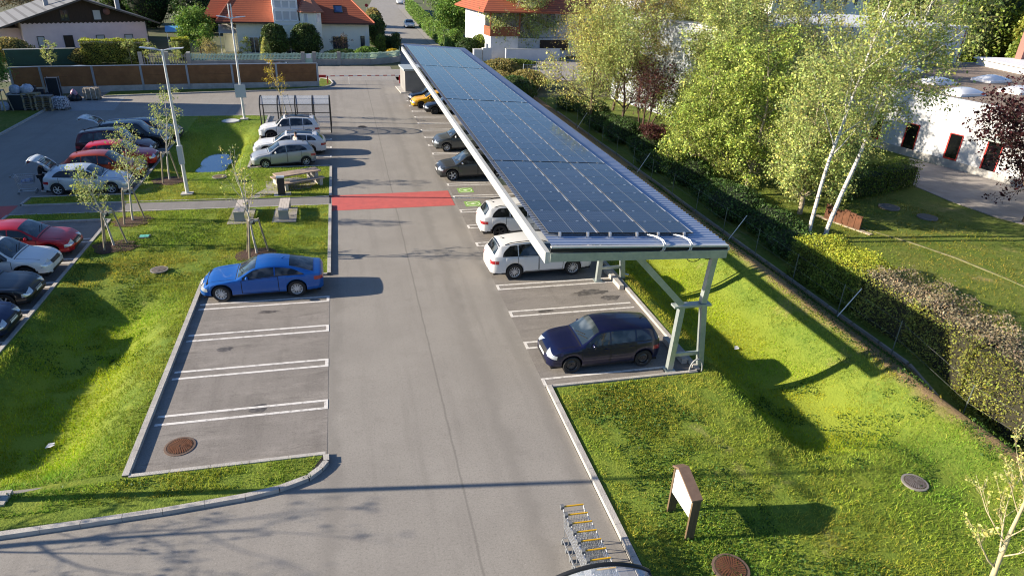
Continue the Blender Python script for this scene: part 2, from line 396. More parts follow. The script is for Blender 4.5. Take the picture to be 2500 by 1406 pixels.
kerb([(-6.25,59.52),(-14.6,59.52)], .12, .10); kerb([(-14.66,59.5),(-14.66,53.6)], .12, .10); kerb([(-14.6,53.55),(-11.8,53.55)], .12, .10)
kerb([(-11.78,15.4),(-11.78,35.25)], .14, .11); kerb([(-11.78,39.4),(-11.78,53.5)], .14, .11)
kerb([(-11.85,35.3),(-16.7,35.3)], .12, .10); kerb([(-16.7,35.36),(-16.7,36.45)], .12, .10); kerb([(-16.64,36.48),(-1.23,36.33)], .08, .085)
kerb([(-16.64,38.03),(-11.6,38.0),(-1.23,37.74)], .08, .085); kerb([(-16.7,38.1),(-16.7,39.25)], .12, .10); kerb([(-16.7,39.32),(-11.85,39.32)], .12, .10)
kerb([(5.86,-4),(5.86,17.43)], .16, .12); kerb([(5.95,17.4),(11.15,17.4)], .12, .1)
kerb([(11.22,17.45),(11.22,67)], .16, .12)
kerb([(-23.67,40),(-23.67,62.1)], .16, .12)
kerb([(-21,68.25),(-12.8,70.05),(-5.5,71.35),(-2.5,72.5),(-1.35,73.9),(-1.1,75.4),(-1.4,77.6),(-2.4,78.6)], .14, .12)
for yb in (24.94, 32.15, 39.36, 46.57, 53.78):   # raised kerb stones in front of the canopy feet
    mb = MB(); mb.bar((10.98,yb-1.0,.1),(10.98,yb+.95,.1),.2,.2); tag(mb.build('kerb', KERB), kind='structure')
mb = MB(); mb.bar((10.98,18.0,.1),(10.98,19.6,.1),.2,.2); tag(mb.build('kerb', KERB), kind='structure')

# ------------------------------------------------------------------ painted markings
WHITE = mat('road_paint_white', (.74,.72,.68), .7, col2=(.44,.42,.39), scale=6, detail=8, contrast=(.50,.66))
def hairpin(xf, xe, yc, gap=.5, wd=.10, z=.010):
    mb = MB(); s = 1 if xe > xf else -1
    for sg in (-1, 1):
        y = yc+sg*(gap/2-wd/2); mb.box(min(xf,xe), max(xf,xe), y-wd/2, y+wd/2, z-.004, z)
    x2 = xf+s*.11; mb.box(min(xf,x2), max(xf,x2), yc-gap/2+wd+.0005, yc+gap/2-wd-.0005, z-.004, z+.0005)
    tag(mb.build('parking_bay_line', WHITE), kind='structure')
for k in range(4): hairpin(-1.12, -5.97, 24.97-2.402*k)
for k in range(1, 5): hairpin(-1.12, -6.05, 44.1+2.4*k)
for k in range(21): hairpin(5.74, 10.9 if k not in (0,) else 10.3, 17.73+2.404*k)
for k in range(1, 8): hairpin(-16.75, -11.86, 35.1-2.4*k, z=.011)
for k in range(1, 7): hairpin(-16.75, -11.86, 39.5+2.4*k, z=.011)
RED = mat('red_surfacing', (.56,.115,.10), .8, col2=(.46,.10,.09), scale=2.5, detail=6)
mb = MB(); mb.quad((-1.06,35.45,.007), (5.63,35.55,.007), (5.61,38.22,.007), (-1.09,38.02,.007))
mb.quad((-23.5,35.4,.007), (-16.8,35.5,.007), (-16.85,38.15,.007), (-23.5,38.2,.007))
tag(mb.build('red_crossing_strip', RED), kind='structure')
GRN = mat('green_road_paint', (.26,.46,.10), .75, col2=(.22,.38,.09), scale=5); LGR = mat('pale_green_paint', (.72,.82,.55), .75)
def ev(x0, x1, y0, y1, label):
    t = thing('charging_bay_marking', label, 'road marking', ((x0+x1)/2, (y0+y1)/2, 0), 0, 'charging bay markings')
    hw, hh = (x1-x0)/2, (y1-y0)/2
    mb = MB(); mb.quad((-hw,-hh,.009),(hw,-hh,.009),(hw,hh,.009),(-hw,hh,.009)); mb.build('background', GRN, t)
    mb = MB(); n = 32; ro, ri = .40, .345
    for k in range(n):
        if k in (15, 16): continue
        a, b_ = 2*math.pi*k/n, 2*math.pi*(k+1)/n
        mb.quad((ri*math.cos(a),ri*math.sin(a),.0125),(ro*math.cos(a),ro*math.sin(a),.0125),(ro*math.cos(b_),ro*math.sin(b_),.0125),(ri*math.cos(b_),ri*math.sin(b_),.0125))
    mb.build('ring', LGR, t)
    mb = MB()   # plug: rounded body, two pins, cord
    pts = [(-.02,-.13),(.08,-.13),(.08,.13),(-.02,.13),(-.12,.06),(-.14,0),(-.12,-.06)]
    mb.add([(x,y,.0125) for x,y in pts], [tuple(range(7))]); mb.box(.082,.19,.045,.085,.010,.0125); mb.box(.082,.19,-.085,-.045,.010,.0125); mb.box(-.345,-.142,-.02,.02,.010,.0125)
    mb.build('plug_symbol', LGR, t)
ev(6.19, 7.12, 37.73, 38.62, 'farther green charging bay marking with pale plug symbol, beyond the red strip')
ev(6.2, 7.13, 35.25, 36.15, 'nearer green charging bay marking with pale plug symbol, next to the white SUV')

STAIN = mat('oil_stain', (.085,.078,.070), .5, col2=(.17,.155,.14), scale=3.5, detail=6, contrast=(.45,.62))
g_ = random.Random(12)
for (x, y, a, b_) in ((9.6,23.9,.75,.26),(10.2,23.3,.45,.2),(9.4,21.2,.7,.12),(7.2,22.6,.3,.16),(-3.4,24.2,.35,.12),(-4.6,21.6,.28,.14),(-3.1,17.9,.3,.2)):
    m = MB(); n = 22; m.add([(x+a*(1+.35*g_.uniform(-1,1))*math.cos(2*math.pi*k/n), y+b_*(1+.35*g_.uniform(-1,1))*math.sin(2*math.pi*k/n), .0065) for k in range(n)], [tuple(range(n))])
    tag(m.build('oil_stain', STAIN), kind='structure')
# ------------------------------------------------------------------ solar carport
GALV = mat('galvanised_steel', (.52,.57,.55), .42, .55, col2=(.40,.46,.45), scale=4, detail=5)
GALVW = mat('galvanised_fascia', (.66,.68,.67), .45, .35, col2=(.56,.59,.59), scale=2)
ROOFB = mat('roof_sheet', (.46,.53,.66), .32, .4, col2=(.40,.47,.60), scale=.6)
ALU = mat('aluminium', (.80,.80,.80), .3, .8)
DARK = mat('dark_gap', (.012,.012,.014), .6)
CELL = None
def cell_mat():
    m = bpy.data.materials.new('solar_cells'); m.use_nodes = True; t = m.node_tree; N = t.nodes; L = t.links; b = N['Principled BSDF']
    b.inputs['Roughness'].default_value = .45; b.inputs['Specular IOR Level'].default_value = .3; b.inputs['Coat Weight'].default_value = 1.; b.inputs['Coat IOR'].default_value = 1.72; b.inputs['Coat Roughness'].default_value = .06
    uv = N.new('ShaderNodeTexCoord'); sp = N.new('ShaderNodeSeparateXYZ'); L.new(uv.outputs['Object'], sp.inputs[0])
    def line(axis, period, width):
        m1 = N.new('ShaderNodeMath'); m1.operation = 'DIVIDE'; L.new(sp.outputs[axis], m1.inputs[0]); m1.inputs[1].default_value = period
        f = N.new('ShaderNodeMath'); f.operation = 'FRACT'; L.new(m1.outputs[0], f.inputs[0])
        s = N.new('ShaderNodeMath'); s.operation = 'SUBTRACT'; L.new(f.outputs[0], s.inputs[0]); s.inputs[1].default_value = .5
        a = N.new('ShaderNodeMath'); a.operation = 'ABSOLUTE'; L.new(s.outputs[0], a.inputs[0])
        g = N.new('ShaderNodeMath'); g.operation = 'GREATER_THAN'; L.new(a.outputs[0], g.inputs[0]); g.inputs[1].default_value = .5-width/period/2
        return g.outputs[0]
    mxl = N.new('ShaderNodeMath'); mxl.operation = 'MAXIMUM'; L.new(line(0, .0765, .0075), mxl.inputs[0]); L.new(line(1, .158, .012), mxl.inputs[1])
    oi = N.new('ShaderNodeObjectInfo'); mr = N.new('ShaderNodeMapRange'); L.new(oi.outputs['Random'], mr.inputs[0]); mr.inputs[3].default_value = .6; mr.inputs[4].default_value = 1.5
    c = N.new('ShaderNodeMix'); c.data_type = 'RGBA'; L.new(mxl.outputs[0], c.inputs[0]); c.inputs[6].default_value = (.010,.012,.020,1); c.inputs[7].default_value = (.085,.10,.125,1)
    mu = N.new('ShaderNodeMix'); mu.data_type = 'RGBA'; mu.blend_type = 'MULTIPLY'; mu.inputs[0].default_value = 1; L.new(c.outputs[2], mu.inputs[6]); L.new(mr.outputs[0], mu.inputs[7])
    L.new(mu.outputs[2], b.inputs['Base Color']); return m
CELL = cell_mat(); BACK_GLINT = mat('panel_backsheet_glint', (.55,.55,.54), .35, coat=.3)
cp = thing('solar_carport', 'long galvanised carport with dark solar panels over the right hand parking bays', 'carport', (8.4, 17.4, 0))
CPO = Vector((8.4, 17.4, 0))
def L_(p): return tuple(Vector(p)-CPO)
XL, XR, Y0, Y1 = 5.49, 11.36, 17.35, 66.2
def rz(x): return 5.07-(x-XL)*.052          # upper surface of the sheet
# corrugated sheet: ribs run across (along X)
mb = MB(); y = Y0+.03; prof = []
while y < Y1-.05:
    prof += [(y, 0), (y+.13, 0), (y+.155, .04), (y+.185, .04)]; y += .21
x0, x1 = XL+.10, XR
vs = []; 
for (yy, h) in prof: vs += [L_((x0,yy,rz(x0)+h)), L_((x1,yy,rz(x1)+h))]
mb.add(vs, [(2*i,2*i+1,2*i+3,2*i+2) for i in range(len(prof)-1)])
vs = []
for (yy, h) in prof: vs += [L_((x0,yy,rz(x0)+h-.012)), L_((x1,yy,rz(x1)+h-.012))]
mb.add(vs, [(2*i,2*i+2,2*i+3,2*i+1) for i in range(len(prof)-1)])
mb.build('roof_sheet', ROOFB, cp)
mb = MB(); mb.bar(L_((XL,Y0,4.67)), L_((XL,Y1,4.67)), .14, .36); mb.build('side_beam', GALVW, cp)
mb = MB(); mb.bar(L_((XR-.25,Y0+.2,4.48)), L_((XR-.25,Y1,4.48)), .14, .30); mb.build('side_beam', GALVW, cp)
for p, q in (((XL+.075,Y0-.02),(XR,Y0-.02)), ((XL+.075,Y1+.03),(XR,Y1+.03))):
    mb = MB(); mb.bar(L_((p[0],p[1],4.69)), L_((q[0],q[1],4.47)), .08, .27, 0); mb.bar(L_((p[0],p[1]+.015,4.90)), L_((q[0],q[1]+.015,4.63)), .05, .10, 1)
    mb.bar(L_((p[0],p[1]-.01,5.02)), L_((q[0],q[1]-.01,4.745)), .10, .05, 2)
    mb.build('end_beam', [GALV, DARK, GALVW], cp)
mb = MB()
for k in range(2):     # purlins under the sheet
    x = XL+3.6+k*1.9; mb.bar(L_((x,Y0+.1,rz(x)-.075)), L_((x,Y1-.1,rz(x)-.075)), .06, .11)
mb.build('purlin', GALV, cp)
mb = MB(); mb.tube([L_((XR+.06,Y0+.05,4.60)), L_((XR+.06,Y1,4.60))], .075, 8); mb.build('gutter', GALVW, cp)
# supports
def support(y):
    o = bpy.data.objects.new('support_frame', None); COL.objects.link(o); o.parent = cp; o.location = L_((10.9, y, 0))
    def q(x, z): return (x-10.9, 0, z)
    for a, b_, n in (((10.25,.02),(10.33,2.47),'leg'), ((11.42,-.05),(11.12,2.47),'leg')):
        m = MB(); m.bar(q(*a), q(*b_), .19, .2); m.bar(q(a[0],a[1]), q(a[0],a[1]+.03), .36, .34, 0, (0,1,0)); m.build(n, GALV, o)
    for a, b_ in (((10.30,2.56),(8.38,4.52)), ((11.08,2.56),(11.2,4.40))):
        m = MB(); m.bar(q(*a), q(*b_), .19, .2); m.build('arm', GALV, o)
    m = MB(); m.bar(q(10.02,2.515), q(11.34,2.515), .30, .07); m.build('crossbar', GALV, o)
    m = MB(); m.bar(q(10.36,.62), q(11.25,.62), .09, .12); m.build('brace', GALV, o)
    m = MB(); m.bar(q(XL+.1,4.78-.12), q(XR-.1,4.48-.1), .14, .26); m.build('rafter', GALV, o)
for k in range(7): support(17.72+7.212*k)
# downpipe beside the second frame, cable loops, conduit
mb = MB(); mb.tube([L_(p) for p in ((11.42,25.15,4.5),(11.42,25.15,.35),(11.55,25.1,.18),(11.75,25.1,.12))], .045, 8); mb.build('downpipe', GALVW, cp)
mb = MB(); mb.tube([L_((11.1+.24*math.cos(t), 17.42, .12+.42*math.sin(t))) for t in np.linspace(-.25, math.pi+.2, 12)], .028, 6); mb.build('cable_conduit', mat('conduit_grey',(.30,.31,.32),.6), cp)
mb = MB()
for cx_, r_ in ((10.35,.26),(10.85,.18)): mb.tube([L_((cx_+r_*math.cos(t), 17.5, 4.36-r_*.7*math.sin(t))) for t in np.linspace(0, math.pi, 8)], .014, 5)
mb.build('cable_loop', DARK, cp)
for cx_ in (9.15, 10.05):
    mb = MB()
    for dx in (-.03, .03):
        mb.tube([L_((cx_+dx-.28,18.02,rz(cx_)+.10)), L_((cx_+dx-.08,17.75,rz(cx_)+.12)), L_((cx_+dx,17.44,rz(cx_)+.12)), L_((cx_+dx+.02,17.30,rz(cx_)+.05)), L_((cx_+dx,17.27,rz(cx_)-.13)), L_((cx_+dx-.05,17.33,rz(cx_)-.2))], .017, 6)
    mb.build('cable_conduit', GALVW, cp)
# solar modules: three columns, half-cut landscape modules
blocks = [(17.98, 8), (26.02, 13), (39.08, 13), (52.14, 12)]
PW, PH = 1.588, .985
panels = []
def panel_mesh():
    m = MB()
    m.box(-PW/2, PW/2, -PH/2, PH/2, -.018, .012, 2)                  # frame
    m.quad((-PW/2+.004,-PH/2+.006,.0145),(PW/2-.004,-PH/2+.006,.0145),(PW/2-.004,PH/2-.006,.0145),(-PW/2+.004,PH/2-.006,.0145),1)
    a = PW/2-.012; c = PH/2-.006
    # two cell fields with the pale centre line; outer edge tapers, leaving a white wedge as painted glint on the glass
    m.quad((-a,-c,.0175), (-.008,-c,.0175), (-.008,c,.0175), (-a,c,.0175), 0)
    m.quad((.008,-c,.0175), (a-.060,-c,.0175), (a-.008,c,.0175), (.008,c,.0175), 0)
    me = m.build('solar_panel', [CELL, BACK_GLINT, DARK]); d = me.data; bpy.data.objects.remove(me); return d
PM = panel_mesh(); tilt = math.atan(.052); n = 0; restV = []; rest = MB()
for by, rows in blocks:
    for r in range(rows):
        for c in range(3):
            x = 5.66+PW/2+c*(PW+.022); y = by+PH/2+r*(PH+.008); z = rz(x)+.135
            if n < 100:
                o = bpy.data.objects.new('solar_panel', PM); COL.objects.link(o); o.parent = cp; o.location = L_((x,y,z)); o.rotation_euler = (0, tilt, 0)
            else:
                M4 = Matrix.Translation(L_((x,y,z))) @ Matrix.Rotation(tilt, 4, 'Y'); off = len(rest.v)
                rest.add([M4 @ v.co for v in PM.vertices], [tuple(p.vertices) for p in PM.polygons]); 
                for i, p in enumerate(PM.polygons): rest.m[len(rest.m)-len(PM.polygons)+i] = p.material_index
            n += 1
tag(rest.build('solar_panel', [CELL, BACK_GLINT, DARK], cp), kind='stuff')
mb = MB(); m2 = MB()
for by, rows in blocks:
    for yy in (by-.05, by+rows*(PH+.008)+.02):
        for c in range(3):
            for fx in (.22, .78):
                x = 5.66+c*(PW+.022)+PW*fx; z = rz(x); mb.box(*[v for v in (L_((x-.03,0,0))[0], L_((x+.03,0,0))[0])], *[L_((0,yy-.05,0))[1], L_((0,yy+.05,0))[1]], z+.05, z+.175)
    for r in range(1, rows):
        for c in range(3):
            for fx in (.22, .78):
                x = 5.66+c*(PW+.022)+PW*fx; z = rz(x)+.135; y = by+r*(PH+.008)-.004; m2.box(L_((x-.04,0,0))[0], L_((x+.04,0,0))[0], L_((0,y-.022,0))[1], L_((0,y+.022,0))[1], z+.012, z+.024)
mb.build('panel_clamp', ALU, cp); m2.build('panel_clamp', ALU, cp)
mb = MB()
for by, rows in blocks[1:]:
    mb.box(L_((5.66,0,0))[0], L_((10.42,0,0))[0], L_((0,by-.12,0))[1], L_((0,by-.02,0))[1], rz(10.4)+.06, rz(10.4)+.075)
mb.build('cable_tray', DARK, cp)
# ------------------------------------------------------------------ cars
GLASS = mat('car_glass', (.007,.009,.011), .03, 0, .8, .0, col2=(.075,.08,.085), scale=2.3, detail=1, contrast=(.50,.64))
SCREEN = mat('windscreen_glass', (.018,.028,.034), .03, 0, .9, .6, col2=(.10,.12,.13), scale=1.8, detail=1, contrast=(.50,.66))
TYRE = mat('tyre_rubber', (.016,.016,.017), .75)
BLK = mat('black_plastic', (.018,.018,.02), .5)
UNDER = mat('underbody', (.006,.006,.007), .9)
SEAM = mat('panel_seam', (.008,.008,.009), .7)
LAMP = mat('headlamp_glass', (.62,.66,.70), .08, .35, .8, 1.)
TAIL = mat('taillamp_red', (.36,.012,.018), .12, 0, .6, 1.)
CHROME = mat('chrome_trim', (.75,.76,.78), .18, 1.)
RIMS = mat('alloy_silver', (.66,.67,.68), .35, .3); RIMD = mat('alloy_dark', (.05,.05,.055), .3, .4); PLATE = mat('number_plate', (.78,.78,.76), .5)
PBLUE = mat('plate_band', (.03,.08,.35), .5)

BASE = dict(L=4.25, W=1.79, H=1.46, wb=2.63, fo=.86, R=.32, nose=.66, cowl=1.22, hz=.97, atop=1.98, peak=2.5, rend=3.72, rz=1.37, tail=4.10, tz=.98, boot=.86, bf=.86, br=1.0, dlo=(1.42,3.62), pil=(2.35,), rim='RIMS', spokes=10, clad=False, sill=.2, doors=((1.30,2.36),(2.38,3.35)), roofdark=0, rails=False)
TYPES = dict(
 coupe=dict(L=4.64, W=1.83, H=1.385, wb=2.81, fo=.80, R=.345, nose=.63, cowl=1.36, hz=.905, atop=2.14, peak=2.60, rend=3.32, rz=1.305, tail=4.30, tz=1.00, boot=.93, bf=.83, br=.94, dlo=(1.60,3.92), pil=(2.82,), spokes=20, doors=((1.55,2.95),)),
 sandero=dict(L=4.07, W=1.74, H=1.52, wb=2.59, fo=.83, R=.31, nose=.74, cowl=1.12, hz=1.00, atop=1.80, peak=2.35, rend=3.72, rz=1.43, tail=3.99, tz=1.02, boot=.9, bf=.90, br=1.0, dlo=(1.28,3.66), pil=(2.16,3.08), spokes=0, rim='RIMD', doors=((1.15,2.17),(2.19,3.1))),
 small=dict(L=3.95, W=1.70, H=1.48, wb=2.49, fo=.80, R=.30, nose=.72, cowl=1.05, hz=.98, atop=1.80, peak=2.3, rend=3.50, rz=1.38, tail=3.84, tz=1.02, boot=.88, bf=.87, br=1.03, dlo=(1.25,3.42), pil=(2.14,), spokes=7, doors=((1.12,2.15),(2.17,3.05))),
 hatch=dict(), 
 estate=dict(L=4.74, W=1.84, H=1.46, wb=2.81, fo=.88, R=.335, nose=.66, cowl=1.35, hz=.95, atop=2.12, peak=2.7, rend=4.15, rz=1.36, tail=4.58, tz=.99, boot=.9, dlo=(1.55,4.10), pil=(2.5,3.5), doors=((1.42,2.5),(2.52,3.55)), spokes=10, rails=True),
 suv=dict(L=4.35, W=1.84, H=1.68, wb=2.60, fo=.86, R=.355, nose=.86, cowl=1.16, hz=1.10, atop=1.78, peak=2.4, rend=3.86, rz=1.58, tail=4.18, tz=1.12, boot=1.0, bf=1.0, br=1.10, dlo=(1.36,3.80), pil=(2.22,3.12), clad=True, sill=.25, doors=((1.25,2.23),(2.25,3.15)), rails=True, spokes=5),
 bigsuv=dict(L=4.69, W=1.81, H=1.69, wb=2.67, fo=.98, R=.36, nose=.84, cowl=1.38, hz=1.09, atop=2.05, peak=2.7, rend=4.20, rz=1.58, tail=4.56, tz=1.10, boot=1.0, bf=.99, br=1.08, dlo=(1.6,4.2), pil=(2.55,3.5), clad=False, sill=.26, doors=((1.45,2.56),(2.58,3.52)), rails=True, spokes=12),
 crossover=dict(L=4.33, W=1.80, H=1.60, wb=2.63, fo=.88, R=.345, nose=.80, cowl=1.18, hz=1.06, atop=1.88, peak=2.45, rend=3.70, rz=1.48, tail=4.12, tz=1.08, boot=.95, bf=.95, br=1.10, dlo=(1.40,3.66), pil=(2.25,3.1), clad=True, sill=.25, doors=((1.28,2.26),(2.28,3.15))),
 mpv=dict(L=4.45, W=1.83, H=1.72, wb=2.73, fo=.86, R=.32, nose=.74, cowl=1.08, hz=1.08, atop=1.85, peak=2.5, rend=4.12, rz=1.65, tail=4.36, tz=1.10, boot=.95, bf=.96, br=1.06, dlo=(1.28,4.12), pil=(2.25,3.25), sill=.22, doors=((1.2,2.26),(2.28,3.3)), rails=True),
 sedan=dict(L=4.69, W=1.85, H=1.44, wb=2.87, fo=.84, R=.335, nose=.66, cowl=1.30, hz=.93, atop=2.1, peak=2.6, rend=3.3, rz=1.35, tail=4.2, tz=1.02, boot=.97, dlo=(1.5,3.8), pil=(2.45,), doors=((1.4,2.46),(2.48,3.45))),
)
def car_shape(s):
    L, H, W = s['L'], s['H'], s['W']/2
    top = curve([(0, s['nose']-.10), (.10, s['nose']), (.45, s['nose']+(s['hz']-s['nose'])*.55), (s['cowl'], s['hz']), (s['cowl']+.12, s['hz']+.07), (s['atop'], H-.05), (s['peak'], H), (s['rend'], s['rz']), (s['tail'], s['tz']), (L-.06, s['boot']), (L, s['boot']-.12)])
    belt0 = curve([(0, s['nose']-.16), (.5, s['bf']-.06), (s['cowl']+.2, s['bf']+.02), (s['rend'], s['br']), (L-.1, s['br']-.03), (L, s['boot']-.16)])
    def pf(d):
        v = 1.
        if d < .95: t = 1-d/.95; v *= 1-.17*t**2
        if d < .22: t = 1-d/.22; v *= 1-.20*t**2.2
        e = L-d
        if e < .9: t = 1-e/.9; v *= 1-.14*t**2
        if e < .2: t = 1-e/.2; v *= 1-.16*t**2.2
        return v
    wr = curve([(0, .74*W), (s['cowl']-.1, .80*W), (s['cowl']+.1, .86*W), (s['atop'], .755*W), (s['peak'], .745*W), (s['rend'], .70*W), (s['tail'], .80*W), (L, .78*W)])
    def belt(d): return min(belt0(d), top(d)-.035)
    def cant(d):
        t = top(d); g = max(0, min(1, (t-belt(d))/.3)); return t-(.022+.045*g)
    fx, rx = s['fo'], s['fo']+s['wb']; Ra = s['R']*1.13
    def zb(d):
        z = s['sill']
        if d < .5: z = max(z, s['sill']+.02)
        for c in (fx, rx):
            if abs(d-c) < Ra: z = max(z, s['R']+math.sqrt(Ra*Ra-(d-c)**2))
        e = min(d, L-d)
        if e < .5: z = max(z, s['sill']+.10*(1-e/.5)**2)
        return min(z, belt(d)-.06)
    st = set(np.round(np.linspace(0, L, 52), 4)) | {.015,.04,.08,.13,.2, L-.015,L-.04,L-.08,L-.13} | {s['cowl'], s['cowl']+.06, s['atop'], s['rend'], s['tail']}
    for c in (fx, rx):
        for k in range(15): st.add(round(c+Ra*math.cos(math.pi*k/14), 4))
        st.add(round(c+Ra+.004, 4)); st.add(round(c-Ra-.004, 4))
    st = sorted(x for x in st if 0 <= x <= L)
    st = [x for i, x in enumerate(st) if i == 0 or x-st[i-1] > .0035]
    def sec(d):
        p = pf(d); w = W*p; b_ = belt(d); z0 = zb(d); c = cant(d); t = top(d); q = min(wr(d)*(.35+.65*p), w*.955)
        P = [(w*.93, z0), (w*.985, z0+(b_-z0)*.18), (w, z0+(b_-z0)*.55), (w*.992, z0+(b_-z0)*.80), (w*.955, b_), (w*.945, b_+min(.02, (c-b_)*.3)), (q+(w*.945-q)*.08, c-(c-b_)*.10), (q*.96, c), (q*.62, c+(t-c)*.72), (0, t)]
        for _ in range(2):
            n = [P[0]]
            for a, b2 in zip(P, P[1:]): n += [(.75*a[0]+.25*b2[0], .75*a[1]+.25*b2[1]), (.25*a[0]+.75*b2[0], .25*a[1]+.75*b2[1])]
            P = n[:1]+n[2:-2]+[P[-1]] if False else n+[P[-1]]
        return P
    V = []; F = []; rows = []
    for d in st:
        h = sec(d); ring = [(L/2-d, y, z) for y, z in h] + [(L/2-d, -y, z) for y, z in h[-2::-1]]
        rows.append(range(len(V), len(V)+len(ring))); V += ring
    n = len(rows[0])
    for a, b_ in zip(rows, rows[1:]):
        for k in range(n-1): F.append((a[k], a[k+1], b_[k+1], b_[k]))
    for r, fl in ((rows[0], 1), (rows[-1], 0)):
        for k in range(n//2):
            f = (r[k], r[n-1-k], r[n-2-k], r[k+1]) if k+1 < n-2-k else (r[k], r[n-1-k], r[k+1])
            F.append(f if fl else f[::-1])
    mi = []
    for f in F:
        c = sum((Vector(V[i]) for i in f), Vector())/len(f); m = 0
        if c.z < s['sill']+.075: m = 1
        if s['clad'] and abs(c.y) > W*.7:
            if c.z < s['sill']+.14: m = 1
            for cxx in (fx, rx):
                dd = L/2-c.x
                if math.hypot(dd-cxx, c.z-s['R']) < Ra+.075: m = 1
        mi.append(m)
    return V, F, mi, dict(top=top, belt=belt, cant=cant, wr=wr, W=W)

WHEELS = {}
def wheel_mesh(Rr, rim, spokes):
    key = (Rr, rim, spokes)
    if key in WHEELS: return WHEELS[key]
    m = MB(); m.lathe([(Rr*.66,-.095),(Rr*.70,-.105),(Rr*.93,-.108),(Rr,-.085),(Rr,.085),(Rr*.93,.108),(Rr*.70,.105),(Rr*.66,.095)], 28, axis='y')
    o = m.build('t', TYRE, smooth=True); tm = o.data; bpy.data.objects.remove(o)
    r = Rr*.66; m = MB(); m.lathe([(r,.095),(r*.93,.075),(r*.9,.045)], 28, axis='y', m=0)
    m.lathe([(r*.97,.03),(.001,.03)], 28, axis='y', m=1); m.lathe([(r*.17,.03),(r*.17,.082),(.001,.086)], 14, axis='y', m=0)
    if spokes == 0:
        m.lathe([(r*.9,.045),(r*.62,.07),(r*.45,.055),(.001,.06)], 24, axis='y', m=0)
    for k in range(spokes):
        t = 2*math.pi*k/spokes+ (.09 if spokes >= 20 and k % 2 else 0); c, q = math.cos(t), math.sin(t); wd = r*(.85/spokes+.05) if spokes > 5 else r*.24
        m.bar((c*r*.12,.078,q*r*.12), (c*r*.94,.066,q*r*.94), wd, .03, 0, (0,1,0))
    o = m.build('r', [globals()[rim], UNDER]); rm = o.data; bpy.data.objects.remove(o)
    WHEELS[key] = (tm, rm); return tm, rm

def conform(bvh, pts, dr, off):
    """pts: rows of origins; returns rows of hit points pushed out by off (None where missed)"""
    out = []; dr = Vector(dr).normalized()
    for row in pts:
        r = []
        for p in row:
            h = bvh.ray_cast(Vector(p), dr, 8)
            r.append(None if h[0] is None else h[0]-dr*off)
        out.append(r)
    return out
def patch(bvh, name, parent, mats, fn, dr, us, vs, off=.004, ring=False, smooth=True):
    g = conform(bvh, [[fn(u, v) for u in us] for v in vs], dr, off); m = MB(); idx = {}
    for j, row in enumerate(g):
        for i, p in enumerate(row):
            if p is not None: idx[i, j] = len(m.v); m.v.append(tuple(p))
    d = Vector(dr)
    for j in range(len(vs)-1):
        for i in range(len(us)-1):
            q = [(i,j),(i+1,j),(i+1,j+1),(i,j+1)]
            if all(k in idx for k in q):
                P = [Vector(m.v[idx[k]]) for k in q]
                if max((P[a]-P[(a+1)%4]).length for a in range(4)) > .75: continue
                f = [idx[k] for k in q]; nn = (P[1]-P[0]).cross(P[2]-P[0])
                if nn.dot(d) > 0: f.reverse()
                m.f.append(tuple(f)); m.m.append(1 if ring and (i in (0, len(us)-2) or j in (0, len(vs)-2)) else 0)
    if not m.f: return None
    return m.build(name, mats, parent, smooth=smooth, sharp=60)
def ringlin(n, e): return [0, e]+list(np.linspace(0, 1, n)[1:-1])+[1-e, 1]

